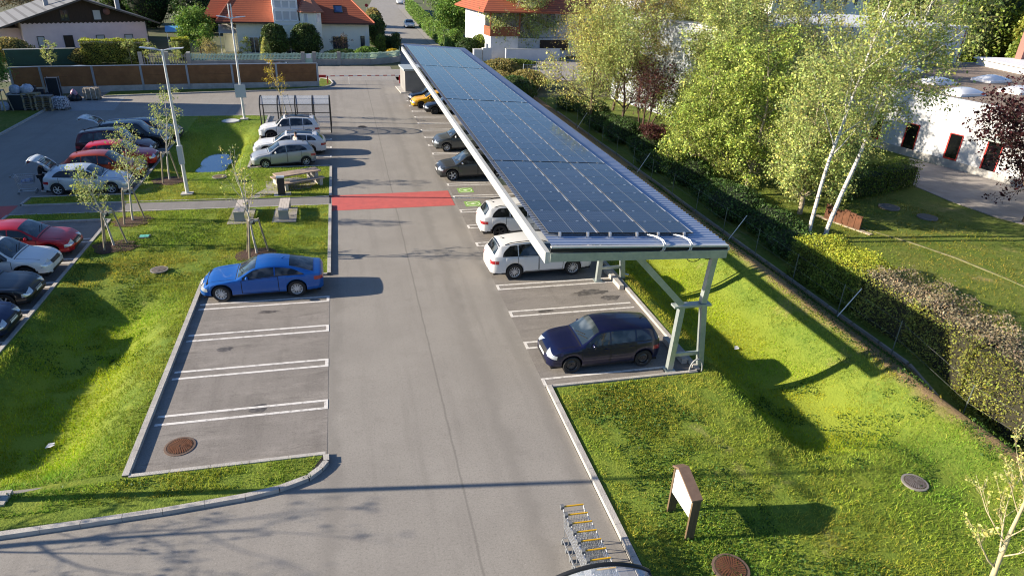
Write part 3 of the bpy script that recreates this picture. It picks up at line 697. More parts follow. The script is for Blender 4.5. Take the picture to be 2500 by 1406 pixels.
def car(kind, label, cat, x, y, rot, pnt, nose_x=None, group='parked cars in the car park', simple=False, name='parked_car', glass_roof=False, steer=0, open_tail=False, **kw):
    """x is the position of the nose (sign given by heading) ; rot = heading of the nose in degrees"""
    s = dict(BASE); s.update(TYPES[kind]); s.update(kw)
    V, F, mi, K = car_shape(s); L, W, H = s['L'], K['W'], s['H']
    a = R(rot); cx_ = x-math.cos(a)*L/2; cy_ = y
    t = thing(name, label, cat, (cx_, cy_, 0), a, group)
    me = bpy.data.meshes.new('body'); me.from_pydata(V, [], F); me.materials.append(pnt); me.materials.append(BLK)
    me.polygons.foreach_set('material_index', mi); me.polygons.foreach_set('use_smooth', [True]*len(F)); me.set_sharp_from_angle(angle=R(50)); me.update()
    body = link('body', me, t)
    bvh = BVHTree.FromPolygons(V, F)
    m = MB(); y2 = W-.24; m.box(-L/2+.25, L/2-.25, -y2, y2, s['sill']-.03, .72)
    m.box(-L/2+.12, L/2-.12, -W+.12, W-.12, s['sill']-.005, s['sill']+.04); m.build('underbody', UNDER, t)
    X = lambda d: L/2-d
    top, belt, cant, wr = K['top'], K['belt'], K['cant'], K['wr']
    # glass
    def scr(d0, d1, frac):
        return lambda u, v: (X(d0+(d1-d0)*v), (2*u-1)*(wr(d0+(d1-d0)*v)*frac), 3)
    U = np.linspace(0, 1, 11)
    patch(bvh, 'windscreen', t, SCREEN, scr(s['cowl']+.07, s['atop']-.02, .93), (0,0,-1), U, np.linspace(0, 1, 8), .005)
    if open_tail is False:
        patch(bvh, 'rear_window', t, GLASS, scr(s['rend']+.06, s['tail']-.03, .88), (0,0,-1), U, np.linspace(0, 1, 8), .005)
    if glass_roof:
        patch(bvh, 'sunroof', t, GLASS, lambda u, v: (X(s['atop']+.12+(s['rend']-s['atop']-.4)*v), (2*u-1)*.50, 3), (0,0,-1), U, np.linspace(0, 1, 6), .006)
    d0, d1 = s['dlo']; cuts = [d0]+list(s['pil'])+[d1]
    for sd in (1, -1):
        for a0, a1 in zip(cuts, cuts[1:]):
            g0 = a0+(.025 if a0 != d0 else 0); g1 = a1-(.025 if a1 != d1 else 0)
            def fn(u, v, g0=g0, g1=g1):
                d = g0+(g1-g0)*u; lo = belt(d)+.035; hi = max(lo+.004, cant(d)-.055)
                e = (d1-d)
                if e < .35: hi = lo+(hi-lo)*max(.02, (e/.35)**.55); 
                return (X(d), sd*3, lo+(hi-lo)*v)
            patch(bvh, 'side_window', t, GLASS, fn, (0,-sd,0), np.linspace(0, 1, 14), np.linspace(0, 1, 5), .006)
        if not simple:
            for a0, a1 in s['doors']:
                def fd(u, v, a0=a0, a1=a1):
                    d = a0+(a1-a0)*u; zl = s['sill']+.11
                    for c in (s['fo'], s['fo']+s['wb']):
                        if abs(d-c) < s['R']*1.2: zl = max(zl, s['R']+math.sqrt((s['R']*1.2)**2-(d-c)**2))
                    return (X(d), sd*3, zl+(belt(d)-.005-zl)*v)
                dr = patch(bvh, 'door', t, [pnt, SEAM], fd, (0,-sd,0), ringlin(9, .02), ringlin(6, .028), .003, ring=True)
                hd = a1-.16; hz_ = belt(hd)-.11
                hp = bvh.ray_cast(Vector((X(hd), sd*3, hz_)), Vector((0,-sd,0)))
                if dr and hp[0] is not None:
                    m = MB(); m.box(hp[0].x-.09, hp[0].x+.09, hp[0].y-.012, hp[0].y+sd*.03 if sd > 0 else hp[0].y+.012, hz_-.014, hz_+.014) if sd > 0 else m.box(hp[0].x-.09, hp[0].x+.09, hp[0].y-.03, hp[0].y+.012, hz_-.014, hz_+.014)
                    m.build('handle', pnt if kw.get('hchrome') is None else CHROME, dr)
            # mirror
            md = s['cowl']+.46; mz = belt(md)+.08; hp = bvh.ray_cast(Vector((X(md), sd*3, mz)), Vector((0,-sd,0)))
            if hp[0] is not None:
                m = MB(); px = hp[0]; prof = [(.001,-.10),(.05,-.085),(.075,-.03),(.075,.04),(.05,.085),(.001,.10)]
                m.lathe(prof, 10, axis='y'); m.xf(Matrix.Translation((px.x+.03, px.y+sd*.10, mz)) @ Matrix.Diagonal((.85, 1, 1.0, 1)))
                m.bar((px.x, px.y-sd*.02, mz-.04), (px.x+.02, px.y+sd*.08, mz-.03), .05, .04); m.build('mirror', kw.get('mirror_paint', pnt), t, smooth=True)
        # lamps
        ang = .55; hdir = Vector((-math.cos(ang), -sd*math.sin(ang), 0)); side = Vector((-sd*0-hdir.y*0, 0, 0)); tv = Vector((-hdir.y, hdir.x, 0))
        lz = s['nose']-.075; c = Vector((L/2-.10, sd*W*.74, lz))-hdir*2
        lw, lh = .24, .065
        patch(bvh, 'headlight', t, LAMP, lambda u, v: tuple(c+tv*((2*u-1)*lw)+Vector((0,0,(2*v-1)*lh+ .05*(2*u-1)*(-sd)*(-1)))), hdir, np.linspace(0, 1, 9), np.linspace(0, 1, 5), .006)
        tdir = Vector((math.cos(ang), -sd*math.sin(ang), 0)); tv2 = Vector((-tdir.y, tdir.x, 0)); c2 = Vector((-L/2+.09, sd*W*.80, s['boot']-.17))-tdir*2
        patch(bvh, 'taillight', t, TAIL, lambda u, v: tuple(c2+tv2*((2*u-1)*.24)+Vector((0,0,(2*v-1)*.075))), tdir, np.linspace(0, 1, 8), np.linspace(0, 1, 5), .006)
    if not simple:
        zg = s['nose']-.13
        patch(bvh, 'grille', t, BLK, lambda u, v: (L/2+1, (2*u-1)*.42, zg-.02+.13*v), (-1,0,0), np.linspace(0, 1, 9), np.linspace(0, 1, 4), .006)
        patch(bvh, 'lower_intake', t, BLK, lambda u, v: (L/2+1, (2*u-1)*.55, s['sill']+.10+.10*v), (-1,0,0), np.linspace(0, 1, 9), np.linspace(0, 1, 4), .006)
        patch(bvh, 'bonnet_seam', t, SEAM, lambda u, v: (X(s['cowl']-.01+.03*v), (2*u-1)*wr(s['cowl'])*.98, 3), (0,0,-1), U, [0, 1], .004)
    if not simple:
        for sd in (1, -1):
            patch(bvh, 'bonnet_seam', t, SEAM, lambda u, v: (X(.35+(s['cowl']-.40)*v), sd*(wr(s['cowl'])*(.80+.14*v)+.018*(u-.5)), 3), (0,0,-1), [0, 1], np.linspace(0, 1, 10), .004)
            m = MB(); d0_, d1_ = s['cowl']+.10, s['cowl']+.26; ya, yb_ = sd*.06-.12*(sd<0), sd*.52
            pa = bvh.ray_cast(Vector((X(d0_), ya, 3)), Vector((0,0,-1)))[0]; pb = bvh.ray_cast(Vector((X(d1_), ya+.5, 3)), Vector((0,0,-1)))[0]
            if pa and pb: m.bar(pa+Vector((0,0,.02)), pb+Vector((0,0,.02)), .022, .015); m.build('wiper', BLK, t)
        for sd in (1, -1):
            patch(bvh, 'belt_trim', t, SEAM, lambda u, v: (X(s['dlo'][0]+(s['dlo'][1]-s['dlo'][0])*u), sd*3, belt(s['dlo'][0]+(s['dlo'][1]-s['dlo'][0])*u)+.012+.022*v), (0,-sd,0), np.linspace(0, 1, 16), [0, 1], .005)
        patch(bvh, 'rear_bumper_trim', t, BLK, lambda u, v: (-L/2-1, (2*u-1)*.62, s['sill']+.03+.13*v), (1,0,0), np.linspace(0, 1, 9), np.linspace(0, 1, 3), .005)
    for sgn, zp in ((1, s['sill']+.27), (-1, s['sill']+.33)):
        patch(bvh, 'number_plate', t, PLATE, lambda u, v: (sgn*(L/2+1), (2*u-1)*.26, zp+.11*v), (-sgn,0,0), np.linspace(0, 1, 5), [0, .5, 1], .012)
    if s['rails'] and not simple:
        for sd in (1, -1):
            m = MB(); pts = []
            for q in np.linspace(0, 1, 9):
                d = s['atop']+.15+(s['rend']-.15-s['atop']-.15)*q; pts.append((X(d), sd*wr(d)*.93, cant(d)+(.055 if 0 < q < 1 else .005)))
            m.tube(pts, .018, 6); m.build('roof_rail', kw.get('rail_mat', BLK), t, smooth=True)
    m = MB(); ad = s['rend']-.25; m.tube([(X(ad), 0, top(ad)-.01), (X(ad)-.10, 0, top(ad)+.05), (X(ad)-.17,0,top(ad)+.055)], [.03,.012,.008], 6); m.build('antenna', pnt if kind == 'coupe' else BLK, t)
    tm, rm = wheel_mesh(s['R'], s['rim'], s['spokes'])
    for d in (s['fo'], s['fo']+s['wb']):
        for sd in (1, -1):
            o = link('wheel', tm, t, (X(d), sd*(W-.125), s['R'])); o.rotation_euler = (0, 0, (0 if sd > 0 else math.pi)+(R(steer) if d == s['fo'] else 0))
            link('rim', rm, o)
    return t, bvh, s, K
# ------------------------------------------------------------------ the parked cars
PB = paint('bright_blue', (.008,.105,.42), .25, .36); PNAVY = paint('navy', (.004,.007,.040), .1, .30); PWHITE = paint('white', (.74,.75,.75), 0, .35)
PSILV = paint('silver_grey', (.40,.42,.44), .3, .34); PSILB = paint('pale_silver', (.54,.60,.66), .25, .34); PGREY = paint('mid_grey', (.13,.145,.15), .6, .30); PDGREY = paint('dark_grey', (.085,.09,.092), .6, .28)
PBLACK = paint('black', (.010,.011,.013), .2, .25); PYEL = paint('yellow', (.80,.42,.012), 0, .32); PRED = paint('red', (.46,.012,.022), .2, .3); PRED2 = paint('bright_red', (.52,.010,.020), .2, .3)
PORG = paint('burnt_orange', (.42,.055,.012), .4, .3); PMAR = paint('maroon', (.075,.006,.014), .35, .28); PANTH = paint('anthracite', (.030,.036,.046), .5, .28); PDKBL = paint('dark_blue', (.014,.022,.075), .4, .28)
FR = 'cars in the left hand row'; MD = 'cars in the middle row'; RT = 'cars under the carport'
# middle row
car('coupe', 'bright blue two door coupe at the end of the middle row', 'car', -5.98, 26.22, 181, PB, group=MD, rim='RIMS', steer=-14)
car('small', 'silver hatchback parked askew beside the picnic table', 'car', -6.05, 44.85, 190, PSILV, group=MD, mirror_paint=PWHITE)
car('estate', 'white estate car with sunroof between the silver hatchback and the white off-roader', 'car', -6.2, 47.75, 182, PWHITE, group=MD, glass_roof=True, rail_mat=CHROME)
car('suv', 'boxy white off-roader with black roof rails beside the glass trolley shelter', 'car', -6.2, 51.95, 181, PWHITE, group=MD, glass_roof=True, rim='RIMD', L=4.26)
# right row, below the canopy
car('sandero', 'navy blue five door hatchback with dark wheels by the front canopy post', 'car', 6.02, 18.95, 180, PNAVY, group=RT)
car('bigsuv', 'white sport utility car with red tail lamps, tail to the lane, nearest under the carport', 'car', 10.28, 26.52, 2, PWHITE, group=RT)
glb, gb, gs, gk = car('suv', 'white sport utility car with dark lettering on its side under the carport', 'car', 10.75, 31.25, 0, PWHITE, group=RT, L=4.63, wb=2.83, fo=.86, rend=4.1, tail=4.46, dlo=(1.4,4.1), pil=(2.3,3.2), doors=((1.3,2.35),(2.37,3.4)), rim='RIMD')
car('suv', 'dark grey electric sport utility car under the carport beyond the charging bays', 'car', 5.30, 41.0, 181, PDGREY, group=RT, L=4.86, H=1.66, wb=3.03, fo=.86, clad=False, hz=1.02, nose=.80, rend=4.3, tail=4.7, cowl=1.05, atop=1.95, dlo=(1.3,4.2), pil=(2.4,3.4), doors=((1.2,2.45),(2.47,3.5)), rails=False, mirror_paint=CHROME)
car('mpv', 'mid grey compact people carrier with silver mirror under the carport', 'car', 5.95, 47.9, 181, PGREY, group=RT, rails=False, H=1.6, mirror_paint=PWHITE)
car('hatch', 'black hatchback with dark wheels under the carport, nearer of two blacks beside the yellow car', 'car', 6.75, 60.5, 181, PBLACK, group=RT, rim='RIMD')
car('hatch', 'yellow three door hatchback under the carport', 'car', 5.85, 63.0, 181, PYEL, group=RT, rim='RIMD', L=4.05, rend=3.55, tail=3.9, dlo=(1.42,3.4))
car('hatch', 'black hatchback against the grey hut, farthest car under the carport', 'car', 5.85, 65.4, 181, PBLACK, group=RT)
# left row, noses towards the swale
car('hatch', 'red hatchback, last car before the empty bay in the left row', 'car', -11.98, 31.5, 0, PRED, group=FR)
car('crossover', 'white crossover with black arches between the red hatchback and the dark grey car', 'car', -12.0, 29.05, -1, PWHITE, group=FR, glass_roof=True, mirror_paint=BLK)
car('estate', 'dark grey estate car beside the white crossover in the left row', 'car', -11.88, 26.65, 0, PANTH, group=FR, rim='RIMS', spokes=6, rails=False)
car('sedan', 'dark blue car at the left picture edge, nearest of the left row', 'car', -11.78, 24.1, -1, PDKBL, group=FR)
# upper left row beyond the footpath
slv, sb, ss, sk = car('hatch', 'pale silver hatchback with its boot open beside the trolley and shopper', 'car', -11.95, 40.5, 0, PSILB, group=FR, open_tail=True, L=4.2, spokes=6)
car('crossover', 'burnt orange crossover next to the silver hatchback with open boot', 'car', -11.75, 42.9, 0, PORG, group=FR, clad=False, L=4.45)
car('crossover', 'bright red crossover with black rear pillar, between the orange and maroon cars', 'car', -11.6, 45.35, 0, PRED2, group=FR, clad=False)
car('mpv', 'maroon people carrier with roof rails in the left row', 'car', -12.3, 47.8, 0, PMAR, group=FR, H=1.80)
vn, vb, vs_, vk = car('mpv', 'dark people carrier with its tailgate raised, beyond the maroon one', 'car', -11.8, 50.2, 0, PANTH, group=FR, H=1.76, open_tail=True, rail_mat=CHROME)
car('hatch', 'dark blue grey hatchback with roof antenna, last in the upper left row', 'car', -11.5, 52.4, 0, PDKBL, group=FR)
# raised tailgates (parts of their cars)
def raised_tail(root, s, K, pnt, wd, reach, rise):
    xr = s['L']/2-s['rend']; z = s['rz']; m = MB(); n = 7
    prof = [(0,0),(-.18,.20),(-.5,.42*rise),(-.85,.56*rise),(-1.02,.50*rise),(-1.08,.32*rise)]
    for (a, b_), (c, d) in zip(prof, prof[1:]):
        for k in range(n):
            y0, y1 = -wd+2*wd*k/n, -wd+2*wd*(k+1)/n
            f = lambda y: .06*(1-(y/wd)**2)
            m.quad((xr+a*reach,y0,z+b_+f(y0)), (xr+a*reach,y1,z+b_+f(y1)), (xr+c*reach,y1,z+d+f(y1)), (xr+c*reach,y0,z+d+f(y0)), 1 if a > -.45 and 0 < k < n-1 else 0)
    m2 = len(m.v)
    o = m.build('tailgate', [pnt, GLASS], root, smooth=True)
    md = o.modifiers.new('t', 'SOLIDIFY'); md.thickness = .05
    lt = MB(); lt.box(xr-1.06*reach, xr-.95*reach, -wd*.75, wd*.75, z+.36*rise, z+.44*rise); lt.build('taillight', TAIL, o)
    bt = MB(); bt.quad((xr+.05,-wd,z-.02), (xr-.32,-wd,.78), (xr-.32,wd,.78), (xr+.05,wd,z-.02)); bt.build('boot_opening', UNDER, root)
raised_tail(slv, ss, sk, PSILB, .62, 1.0, 1.0); raised_tail(vn, vs_, vk, PSILB, .64, 1.15, .75)
# dark lettering M E on the flank of the white car
INK = mat('dark_lettering', (.10,.11,.11), .5)
m = MB(); yy = -.925; x0 = 2.315-2.62; 
def stroke(a, b_): m.bar((a[0], yy, a[1]), (b_[0], yy, b_[1]), .012, .035, 0, (0,0,1)) if abs(a[0]-b_[0]) > .01 else m.bar((a[0], yy, a[1]), (b_[0], yy, b_[1]), .035, .012, 0, (0,1,0))
zb_, zt_ = .46, .70
for p, q in (((0,zb_),(0,zt_)),((.26,zb_),(.26,zt_)),((0,zt_),(.13,zb_+.05)),((.13,zb_+.05),(.26,zt_)),((.46,zb_),(.66,zb_)),((.46,zb_+.12),(.64,zb_+.12)),((.46,zt_),(.66,zt_))):
    stroke((p[0]+x0, p[1]), (q[0]+x0, q[1]))
m.build('lettering', INK, glb)
# cars on the public road and in the side street
ST = 'cars in the street'
car('sedan', 'white car parked by the hedge in the street', 'car', 12.95, 138.6, -90, PWHITE, group=ST, glass_roof=True); COL.objects[-1]
car('crossover', 'white car at the top of the street, left of the two by the pavement', 'car', 16.6, 205, -92, PWHITE, group=ST, simple=True)
car('hatch', 'dark blue car at the top of the street, behind the white one', 'car', 19.2, 212, -92, PDKBL, group=ST, simple=True)
car('hatch', 'silver white car whose roof shows above the brown fence before the green wall', 'car', -22.6, 76.8, 5, PSILB, group=ST)
car('estate', 'pale car whose roof shows above the brown fence before the garden gate', 'car', -3.8, 80.4, 4, PSILB, group=ST, glass_roof=True)
# ------------------------------------------------------------------ buildings
CREAM = mat('render_cream', (.93,.92,.80), .9, col2=(.88,.87,.76), scale=1.2, bump=.1); PINK = mat('render_pink', (.88,.70,.70), .9, col2=(.80,.63,.64), scale=.9, bump=.15)
WALLW = mat('render_white', (.70,.71,.72), .85, col2=(.60,.62,.64), scale=.8, bump=.08); WOODD = mat('dark_timber', (.035,.022,.015), .8, col2=(.06,.038,.024), scale=3, stretch=(6,6,.4))
FRAME = mat('window_frame_white', (.88,.88,.88), .5); FRAMED = mat('window_frame_dark', (.03,.028,.03), .5); PANE = mat('window_pane', (.035,.05,.065), .05, 0, .8, .5); CURT = mat('window_curtain', (.50,.54,.58), .3, 0, .6, .6)
def tiles(name, c1, c2, c3, px=.30, py=.34):
    m = bpy.data.materials.new(name); m.use_nodes = True; t = m.node_tree; N = t.nodes; L = t.links; b = N['Principled BSDF']; b.inputs['Roughness'].default_value = .8
    uv = N.new('ShaderNodeTexCoord'); sp = N.new('ShaderNodeSeparateXYZ'); L.new(uv.outputs['Object'], sp.inputs[0])
    wv = N.new('ShaderNodeMath'); wv.operation = 'MULTIPLY'; L.new(sp.outputs[2], wv.inputs[0]); wv.inputs[1].default_value = 1/py*1.6
    fr = N.new('ShaderNodeMath'); fr.operation = 'FRACT'; L.new(wv.outputs[0], fr.inputs[0])
    n = N.new('ShaderNodeTexNoise'); n.inputs['Scale'].default_value = 1.6; n.inputs['Detail'].default_value = 5; L.new(uv.outputs['Object'], n.inputs['Vector'])
    mx = N.new('ShaderNodeMix'); mx.data_type = 'RGBA'; L.new(n.outputs[0], mx.inputs[0]); mx.inputs[6].default_value = (*c1,1); mx.inputs[7].default_value = (*c2,1)
    gt = N.new('ShaderNodeMath'); gt.operation = 'LESS_THAN'; L.new(fr.outputs[0], gt.inputs[0]); gt.inputs[1].default_value = .28
    m2 = N.new('ShaderNodeMix'); m2.data_type = 'RGBA'; L.new(gt.outputs[0], m2.inputs[0]); L.new(mx.outputs[2], m2.inputs[6]); m2.inputs[7].default_value = (*c3,1)
    L.new(m2.outputs[2], b.inputs['Base Color'])
    bp = N.new('ShaderNodeBump'); bp.inputs['Strength'].default_value = .6; bp.inputs['Distance'].default_value = .05; L.new(fr.outputs[0], bp.inputs['Height']); L.new(bp.outputs[0], b.inputs['Normal'])
    return m
TILE = tiles('roof_tiles_red', (.42,.115,.05), (.34,.085,.038), (.21,.05,.025)); TILEG = tiles('roof_slates', (.19,.20,.22), (.14,.15,.165), (.09,.095,.105), py=.6)
def window(parent, x0, x1, z0, z1, y=0, fm=FRAME, pm=PANE, bars=1, dep=.06, rows=1):
    m = MB(); f = .07; m.box(x0,x0+f,y-dep,y+.02,z0,z1); m.box(x1-f,x1,y-dep,y+.02,z0,z1); m.box(x0+f,x1-f,y-dep,y+.02,z1-f,z1); m.box(x0+f,x1-f,y-dep,y+.02,z0,z0+f)
    for k in range(bars): xm = x0+(x1-x0)*(k+1)/(bars+1); m.box(xm-.035,xm+.035,y-dep+.012,y+.02,z0+f,z1-f)
    for k in range(rows-1): zm = z0+(z1-z0)*(k+1)/rows; m.box(x0+f,x1-f,y-dep+.014,y+.018,zm-.03,zm+.03)
    o = m.build('window', fm, parent); p = MB(); p.quad((x0+f,y-.02,z0+f),(x1-f,y-.02,z0+f),(x1-f,y-.02,z1-f),(x0+f,y-.02,z1-f)); p.build('pane', pm, o)
    s = MB(); s.box(x0-.05,x1+.05,y-.13,y-.003,z0-.06,z0-.005); s.build('sill', fm, o); return o
def slab(m, pts, th, mi=0):
    """roof plane with thickness (pts counter-clockwise from above)"""
    n = len(pts); v = list(pts)+[(x,y,z-th) for x,y,z in pts]
    m.add(v, [tuple(range(n)), tuple(range(2*n-1,n-1,-1))]+[(i,n+i,n+(i+1)%n,(i+1)%n) for i in range(n)], mi)
# cream villa with red roof
v = thing('villa', 'cream villa with red tiled hipped roof and small corner tower, beyond the rear road', 'house', (-13.4,96.9,0), R(6))
m = MB(); m.box(.55,17.3,0,9,0,4.0); m.box(-1.2,.55,3,8.5,0,4.0); m.box(5.2,11.06,-.80,-.003,0,4.25); m.build('wall', CREAM, v)
m = MB(); y0, ze, yr, zr_ = -.75, 4.08, 4.6, 7.55; xa, xb, ra, rb = -1.7, 18.0, 1.1, 14.7; yb = 9.9
slab(m, [(xa,y0,ze),(xb,y0,ze),(rb,yr,zr_),(ra,yr,zr_)], .16); slab(m, [(xb,y0,ze),(xb,yb,ze),(rb,yr,zr_)], .16); slab(m, [(xa,yb,ze),(xa,y0,ze),(ra,yr,zr_)], .16); slab(m, [(xb,yb,ze),(xa,yb,ze),(ra,yr,zr_),(rb,yr,zr_)], .16)
rf = m.build('roof', TILE, v)
m = MB(); 
for p, q in (((xa,y0,ze),(ra,yr,zr_)), ((xb,y0,ze),(rb,yr,zr_)), ((ra,yr,zr_),(rb,yr,zr_))): m.tube([(p[0],p[1],p[2]+.04),(q[0],q[1],q[2]+.04)], .10, 6)
m.build('ridge_tiles', mat('ridge_tile', (.48,.15,.08), .8), rf)
m = MB(); m.box(xa,xb,y0-.10,y0-.01,ze-.20,ze-.03); m.build('gutter', mat('gutter_brown', (.06,.025,.02), .5), v)
m = MB(); slab(m, [(-3.4,3.2,4.3),(.6,3.2,4.3),(.6,6.6,6.6),(-2.0,6.6,6.6)], .15); m.build('roof', TILE, v)
m = MB(); m.box(5.2,8.25,-.86,4.3,3.7,6.9); m.box(5.1,8.35,-.96,4.4,6.9,7.0); st_ = m.build('stair_bay', FRAME, v)
for z0, z1 in ((4.3,5.45),(5.75,6.7)):
    for k in range(3): window(v, 5.42+k*.92, 6.28+k*.92, z0, z1, -.86, FRAME, CURT, 0)
m = MB(); poly = [(8.42,-.82),(8.75,-1.45),(10.3,-1.6),(11.06,-1.0),(11.06,3),(8.42,3)]; m.prism(poly, 0, 5.45); m.build('corner_tower', CREAM, v)
m = MB(); ep = [(8.05,-.8),(8.5,-1.8),(10.4,-2.0),(11.45,-1.15),(11.4,3.4),(8.1,3.4)]; ap = (9.75,.6,7.5)
for a, b_ in zip(ep, ep[1:]+ep[:1]): slab(m, [(*a,5.45),(*b_,5.45),ap], .12)
m.build('tower_roof', tiles('tower_tiles', (.46,.20,.12), (.38,.15,.09), (.28,.10,.06)), v)
def obl(parent, a, b_, z0, z1):
    d = Vector((b_[0]-a[0], b_[1]-a[1], 0)); n = Vector((d.y, -d.x, 0)).normalized()*.03; m = MB(); A_, B_ = Vector((*a,0))+d*.2+n, Vector((*a,0))+d*.8+n
    m.quad((A_.x,A_.y,z0),(B_.x,B_.y,z0),(B_.x,B_.y,z1),(A_.x,A_.y,z1)); o = m.build('window', CURT, parent)
    m = MB()
    for P, Q in (((A_.x,A_.y,z0),(B_.x,B_.y,z0)),((A_.x,A_.y,z1),(B_.x,B_.y,z1)),((A_.x,A_.y,z0),(A_.x,A_.y,z1)),((B_.x,B_.y,z0),(B_.x,B_.y,z1))): m.bar(P, Q, .09, .06)
    m.build('frame', FRAME, o)
obl(v, (8.75,-1.45), (9.5,-1.53), 4.2, 5.2); obl(v, (10.3,-1.6), (11.06,-1.0), 4.2, 5.2)
window(v, 1.95, 3.65, .2, 2.2, 0, FRAME, PANE, 2); window(v, 6.3, 7.6, .2, 2.2, -.80, FRAME, PANE, 1); window(v, 12.45, 14.35, .2, 2.3, 0, FRAMED, PANE, 2); window(v, 16.1, 16.65, .4, 2.4, 0, FRAMED, PANE, 0); window(v, 15.0-5.4, 15.9-5.4, .1, 2.7, -1.60, FRAME, PANE, 1, rows=2)
sl_ = (zr_-ze)/(yr-y0)
m = MB(); f = lambda y, o: ze+(y-y0)*sl_+o
for x0_, x1_, ya, yb2 in ((13.0,14.1,.9,2.1),):
    m.quad((x0_,ya,f(ya,.08)),(x1_,ya,f(ya,.08)),(x1_,yb2,f(yb2,.08)),(x0_,yb2,f(yb2,.08)))
    o = m.build('skylight', mat('skylight_glass', (.02,.05,.14), .05, coat=1), rf)
    m = MB(); 
    for P, Q in (((x0_,ya),(x1_,ya)),((x1_,ya),(x1_,yb2)),((x1_,yb2),(x0_,yb2)),((x0_,yb2),(x0_,ya))): m.bar((*P,f(P[1],.07)),(*Q,f(Q[1],.07)),.1,.1)
    m.build('frame', FRAMED, o)
m = MB(); m.box(16.9,16.98,-.10,-.02,0,4.0); m.build('downpipe', FRAME, v)
m = MB(); m.quad((-1.6,.2,2.6),(.5,.2,2.6),(.5,2.4,3.5),(-1.6,2.4,3.5))
for x in (-1.5,.4): m.tube([(x,.25,0),(x,.25,2.6)], .04, 6, 1)
m.build('awning', [mat('awning_white', (.72,.72,.70), .8), FRAME], v)
# pink house with dark gable
p = thing('pink_house', 'pale pink house with dark timber gable, grey slate roof and satellite dish', 'house', (-38.1,99.7,0), math.atan2(.430,.903))
m = MB(); m.box(0,14,0,13,0,3.1); m.box(-2.6,-.02,2.5,11,0,2.3); m.build('wall', PINK, p)
m = MB(); m.add([(0,-.05,3.1),(14,-.05,3.1),(14,-.05,3.25),(7,-.05,5.75),(0,-.05,3.25),(0,.1,3.1),(14,.1,3.1),(14,.1,3.25),(7,.1,5.75),(0,.1,3.25)], [(0,1,2,3,4),(9,8,7,6,5),(0,5,6,1)])
for k in range(28): m.add([(k*.5,-.06,3.1),(k*.5+.5,-.06,3.1),(k*.5+.25,-.06,2.95)], [(0,2,1)])
m.build('gable_boarding', WOODD, p)
m = MB(); slab(m, [(-2.9,-1.1,2.50),(7,-1.1,5.95),(7,14,5.95),(-2.9,14,2.50)][::1], .14); slab(m, [(7,-1.1,5.95),(15.6,-1.1,2.95),(15.6,14,2.95),(7,14,5.95)], .14); rf = m.build('roof', TILEG, p)
m = MB(); m.bar((-2.9,-1.16,2.42),(7,-1.16,5.87),.09,.2); m.bar((7,-1.16,5.87),(15.6,-1.16,2.87),.09,.2); m.build('bargeboard', mat('bargeboard_grey', (.10,.085,.075), .7), p)
for x, y, h in ((3.4,4,6.6),(11.5,3.5,6.0)): m = MB(); m.box(x,x+.5,y,y+.5,3.5,h); m.box(x-.05,x+.55,y-.05,y+.55,h,h+.1); m.build('chimney', mat('chimney_grey', (.36,.38,.40), .8), rf)
for x0, x1, z0, z1, pm in ((1.35,2.15,.25,1.52,CURT),(4.2,5.25,.15,1.55,WOODD),(7.85,8.85,.3,1.5,CURT),(11.2,12.2,.3,1.5,CURT)): window(p, x0, x1, z0, z1, 0, FRAMED, pm, 0)
window(p, 4.4, 5.3, 3.3, 4.55, -.05, FRAMED, PANE, 1); window(p, 8.0, 8.95, 3.3, 4.55, -.05, FRAMED, CURT, 0)
m = MB(); m.lathe([(.001,-.06),(.25,-.03),(.42,.06)], 18, (9.6,-.45,4.35), axis='y'); m.bar((9.6,-.1,4.35),(9.6,-.4,4.35),.05,.05); m.build('satellite_dish', mat('dish_red', (.20,.085,.07), .6), p)
for k in range(4): 
    m = MB(); y0_ = 2.2+k*2.4; m.quad((14.03,y0_,.9),(14.03,y0_+.9,.9),(14.03,y0_+.9,2.5),(14.03,y0_,2.5)); m.build('window', PANE, p)
m = MB(); m.tube([(14.08,-.05,3.0),(14.08,-.05,.1)], .05, 6); m.build('downpipe', FRAMED, p)
# white house with balcony
b = thing('balcony_house', 'white house with orange roof and wooden corner balcony behind the tall birch', 'house', (19.9,95.2,0), R(7))
m = MB(); m.box(0,26,2.6,12,0,6.6); m.box(0,4,0,2.6,0,3.0); m.box(4,12,1.2,2.6,0,2.6); m.build('wall', WALLW, b)
m = MB(); slab(m, [(-1.4,-.9,6.2),(16.5,-.9,6.2),(16.5,6,9.2),(2.5,6,9.2)], .18); slab(m, [(-1.4,13,6.2),(-1.4,-.9,6.2),(2.5,6,9.2)], .18); m.build('roof', TILE, b)
m = MB(); m.box(-.15,4.2,-.15,0.0,3.0,4.2); m.box(-.15,0,0,2.6,3.0,4.2); 
for x, y in ((-.1,-.1),(4.1,-.1)): m.box(x-.08,x+.08,y-.08,y+.08,4.2,6.1)
m.build('balcony', mat('balcony_wood', (.30,.10,.04), .7, col2=(.22,.07,.03), scale=4), b)
for x0, x1, z0, z1 in ((9.2,10.4,4.0,6.0),(11.4,12.3,4.7,6.1),(14.2,15.2,4.7,6.1)): window(b, x0, x1, z0, z1, 2.6, FRAMED, PANE, 1, rows=2)
m = MB(); m.box(7.8,12.2,1.1,1.25,1.0,2.4); m.build('garage_door', WOODD, b)
m = MB(); m.quad((1.3,2.55,3.1),(2.6,2.55,3.1),(2.6,2.55,5.4),(1.3,2.55,5.4)); m.build('balcony_door', PANE, b)
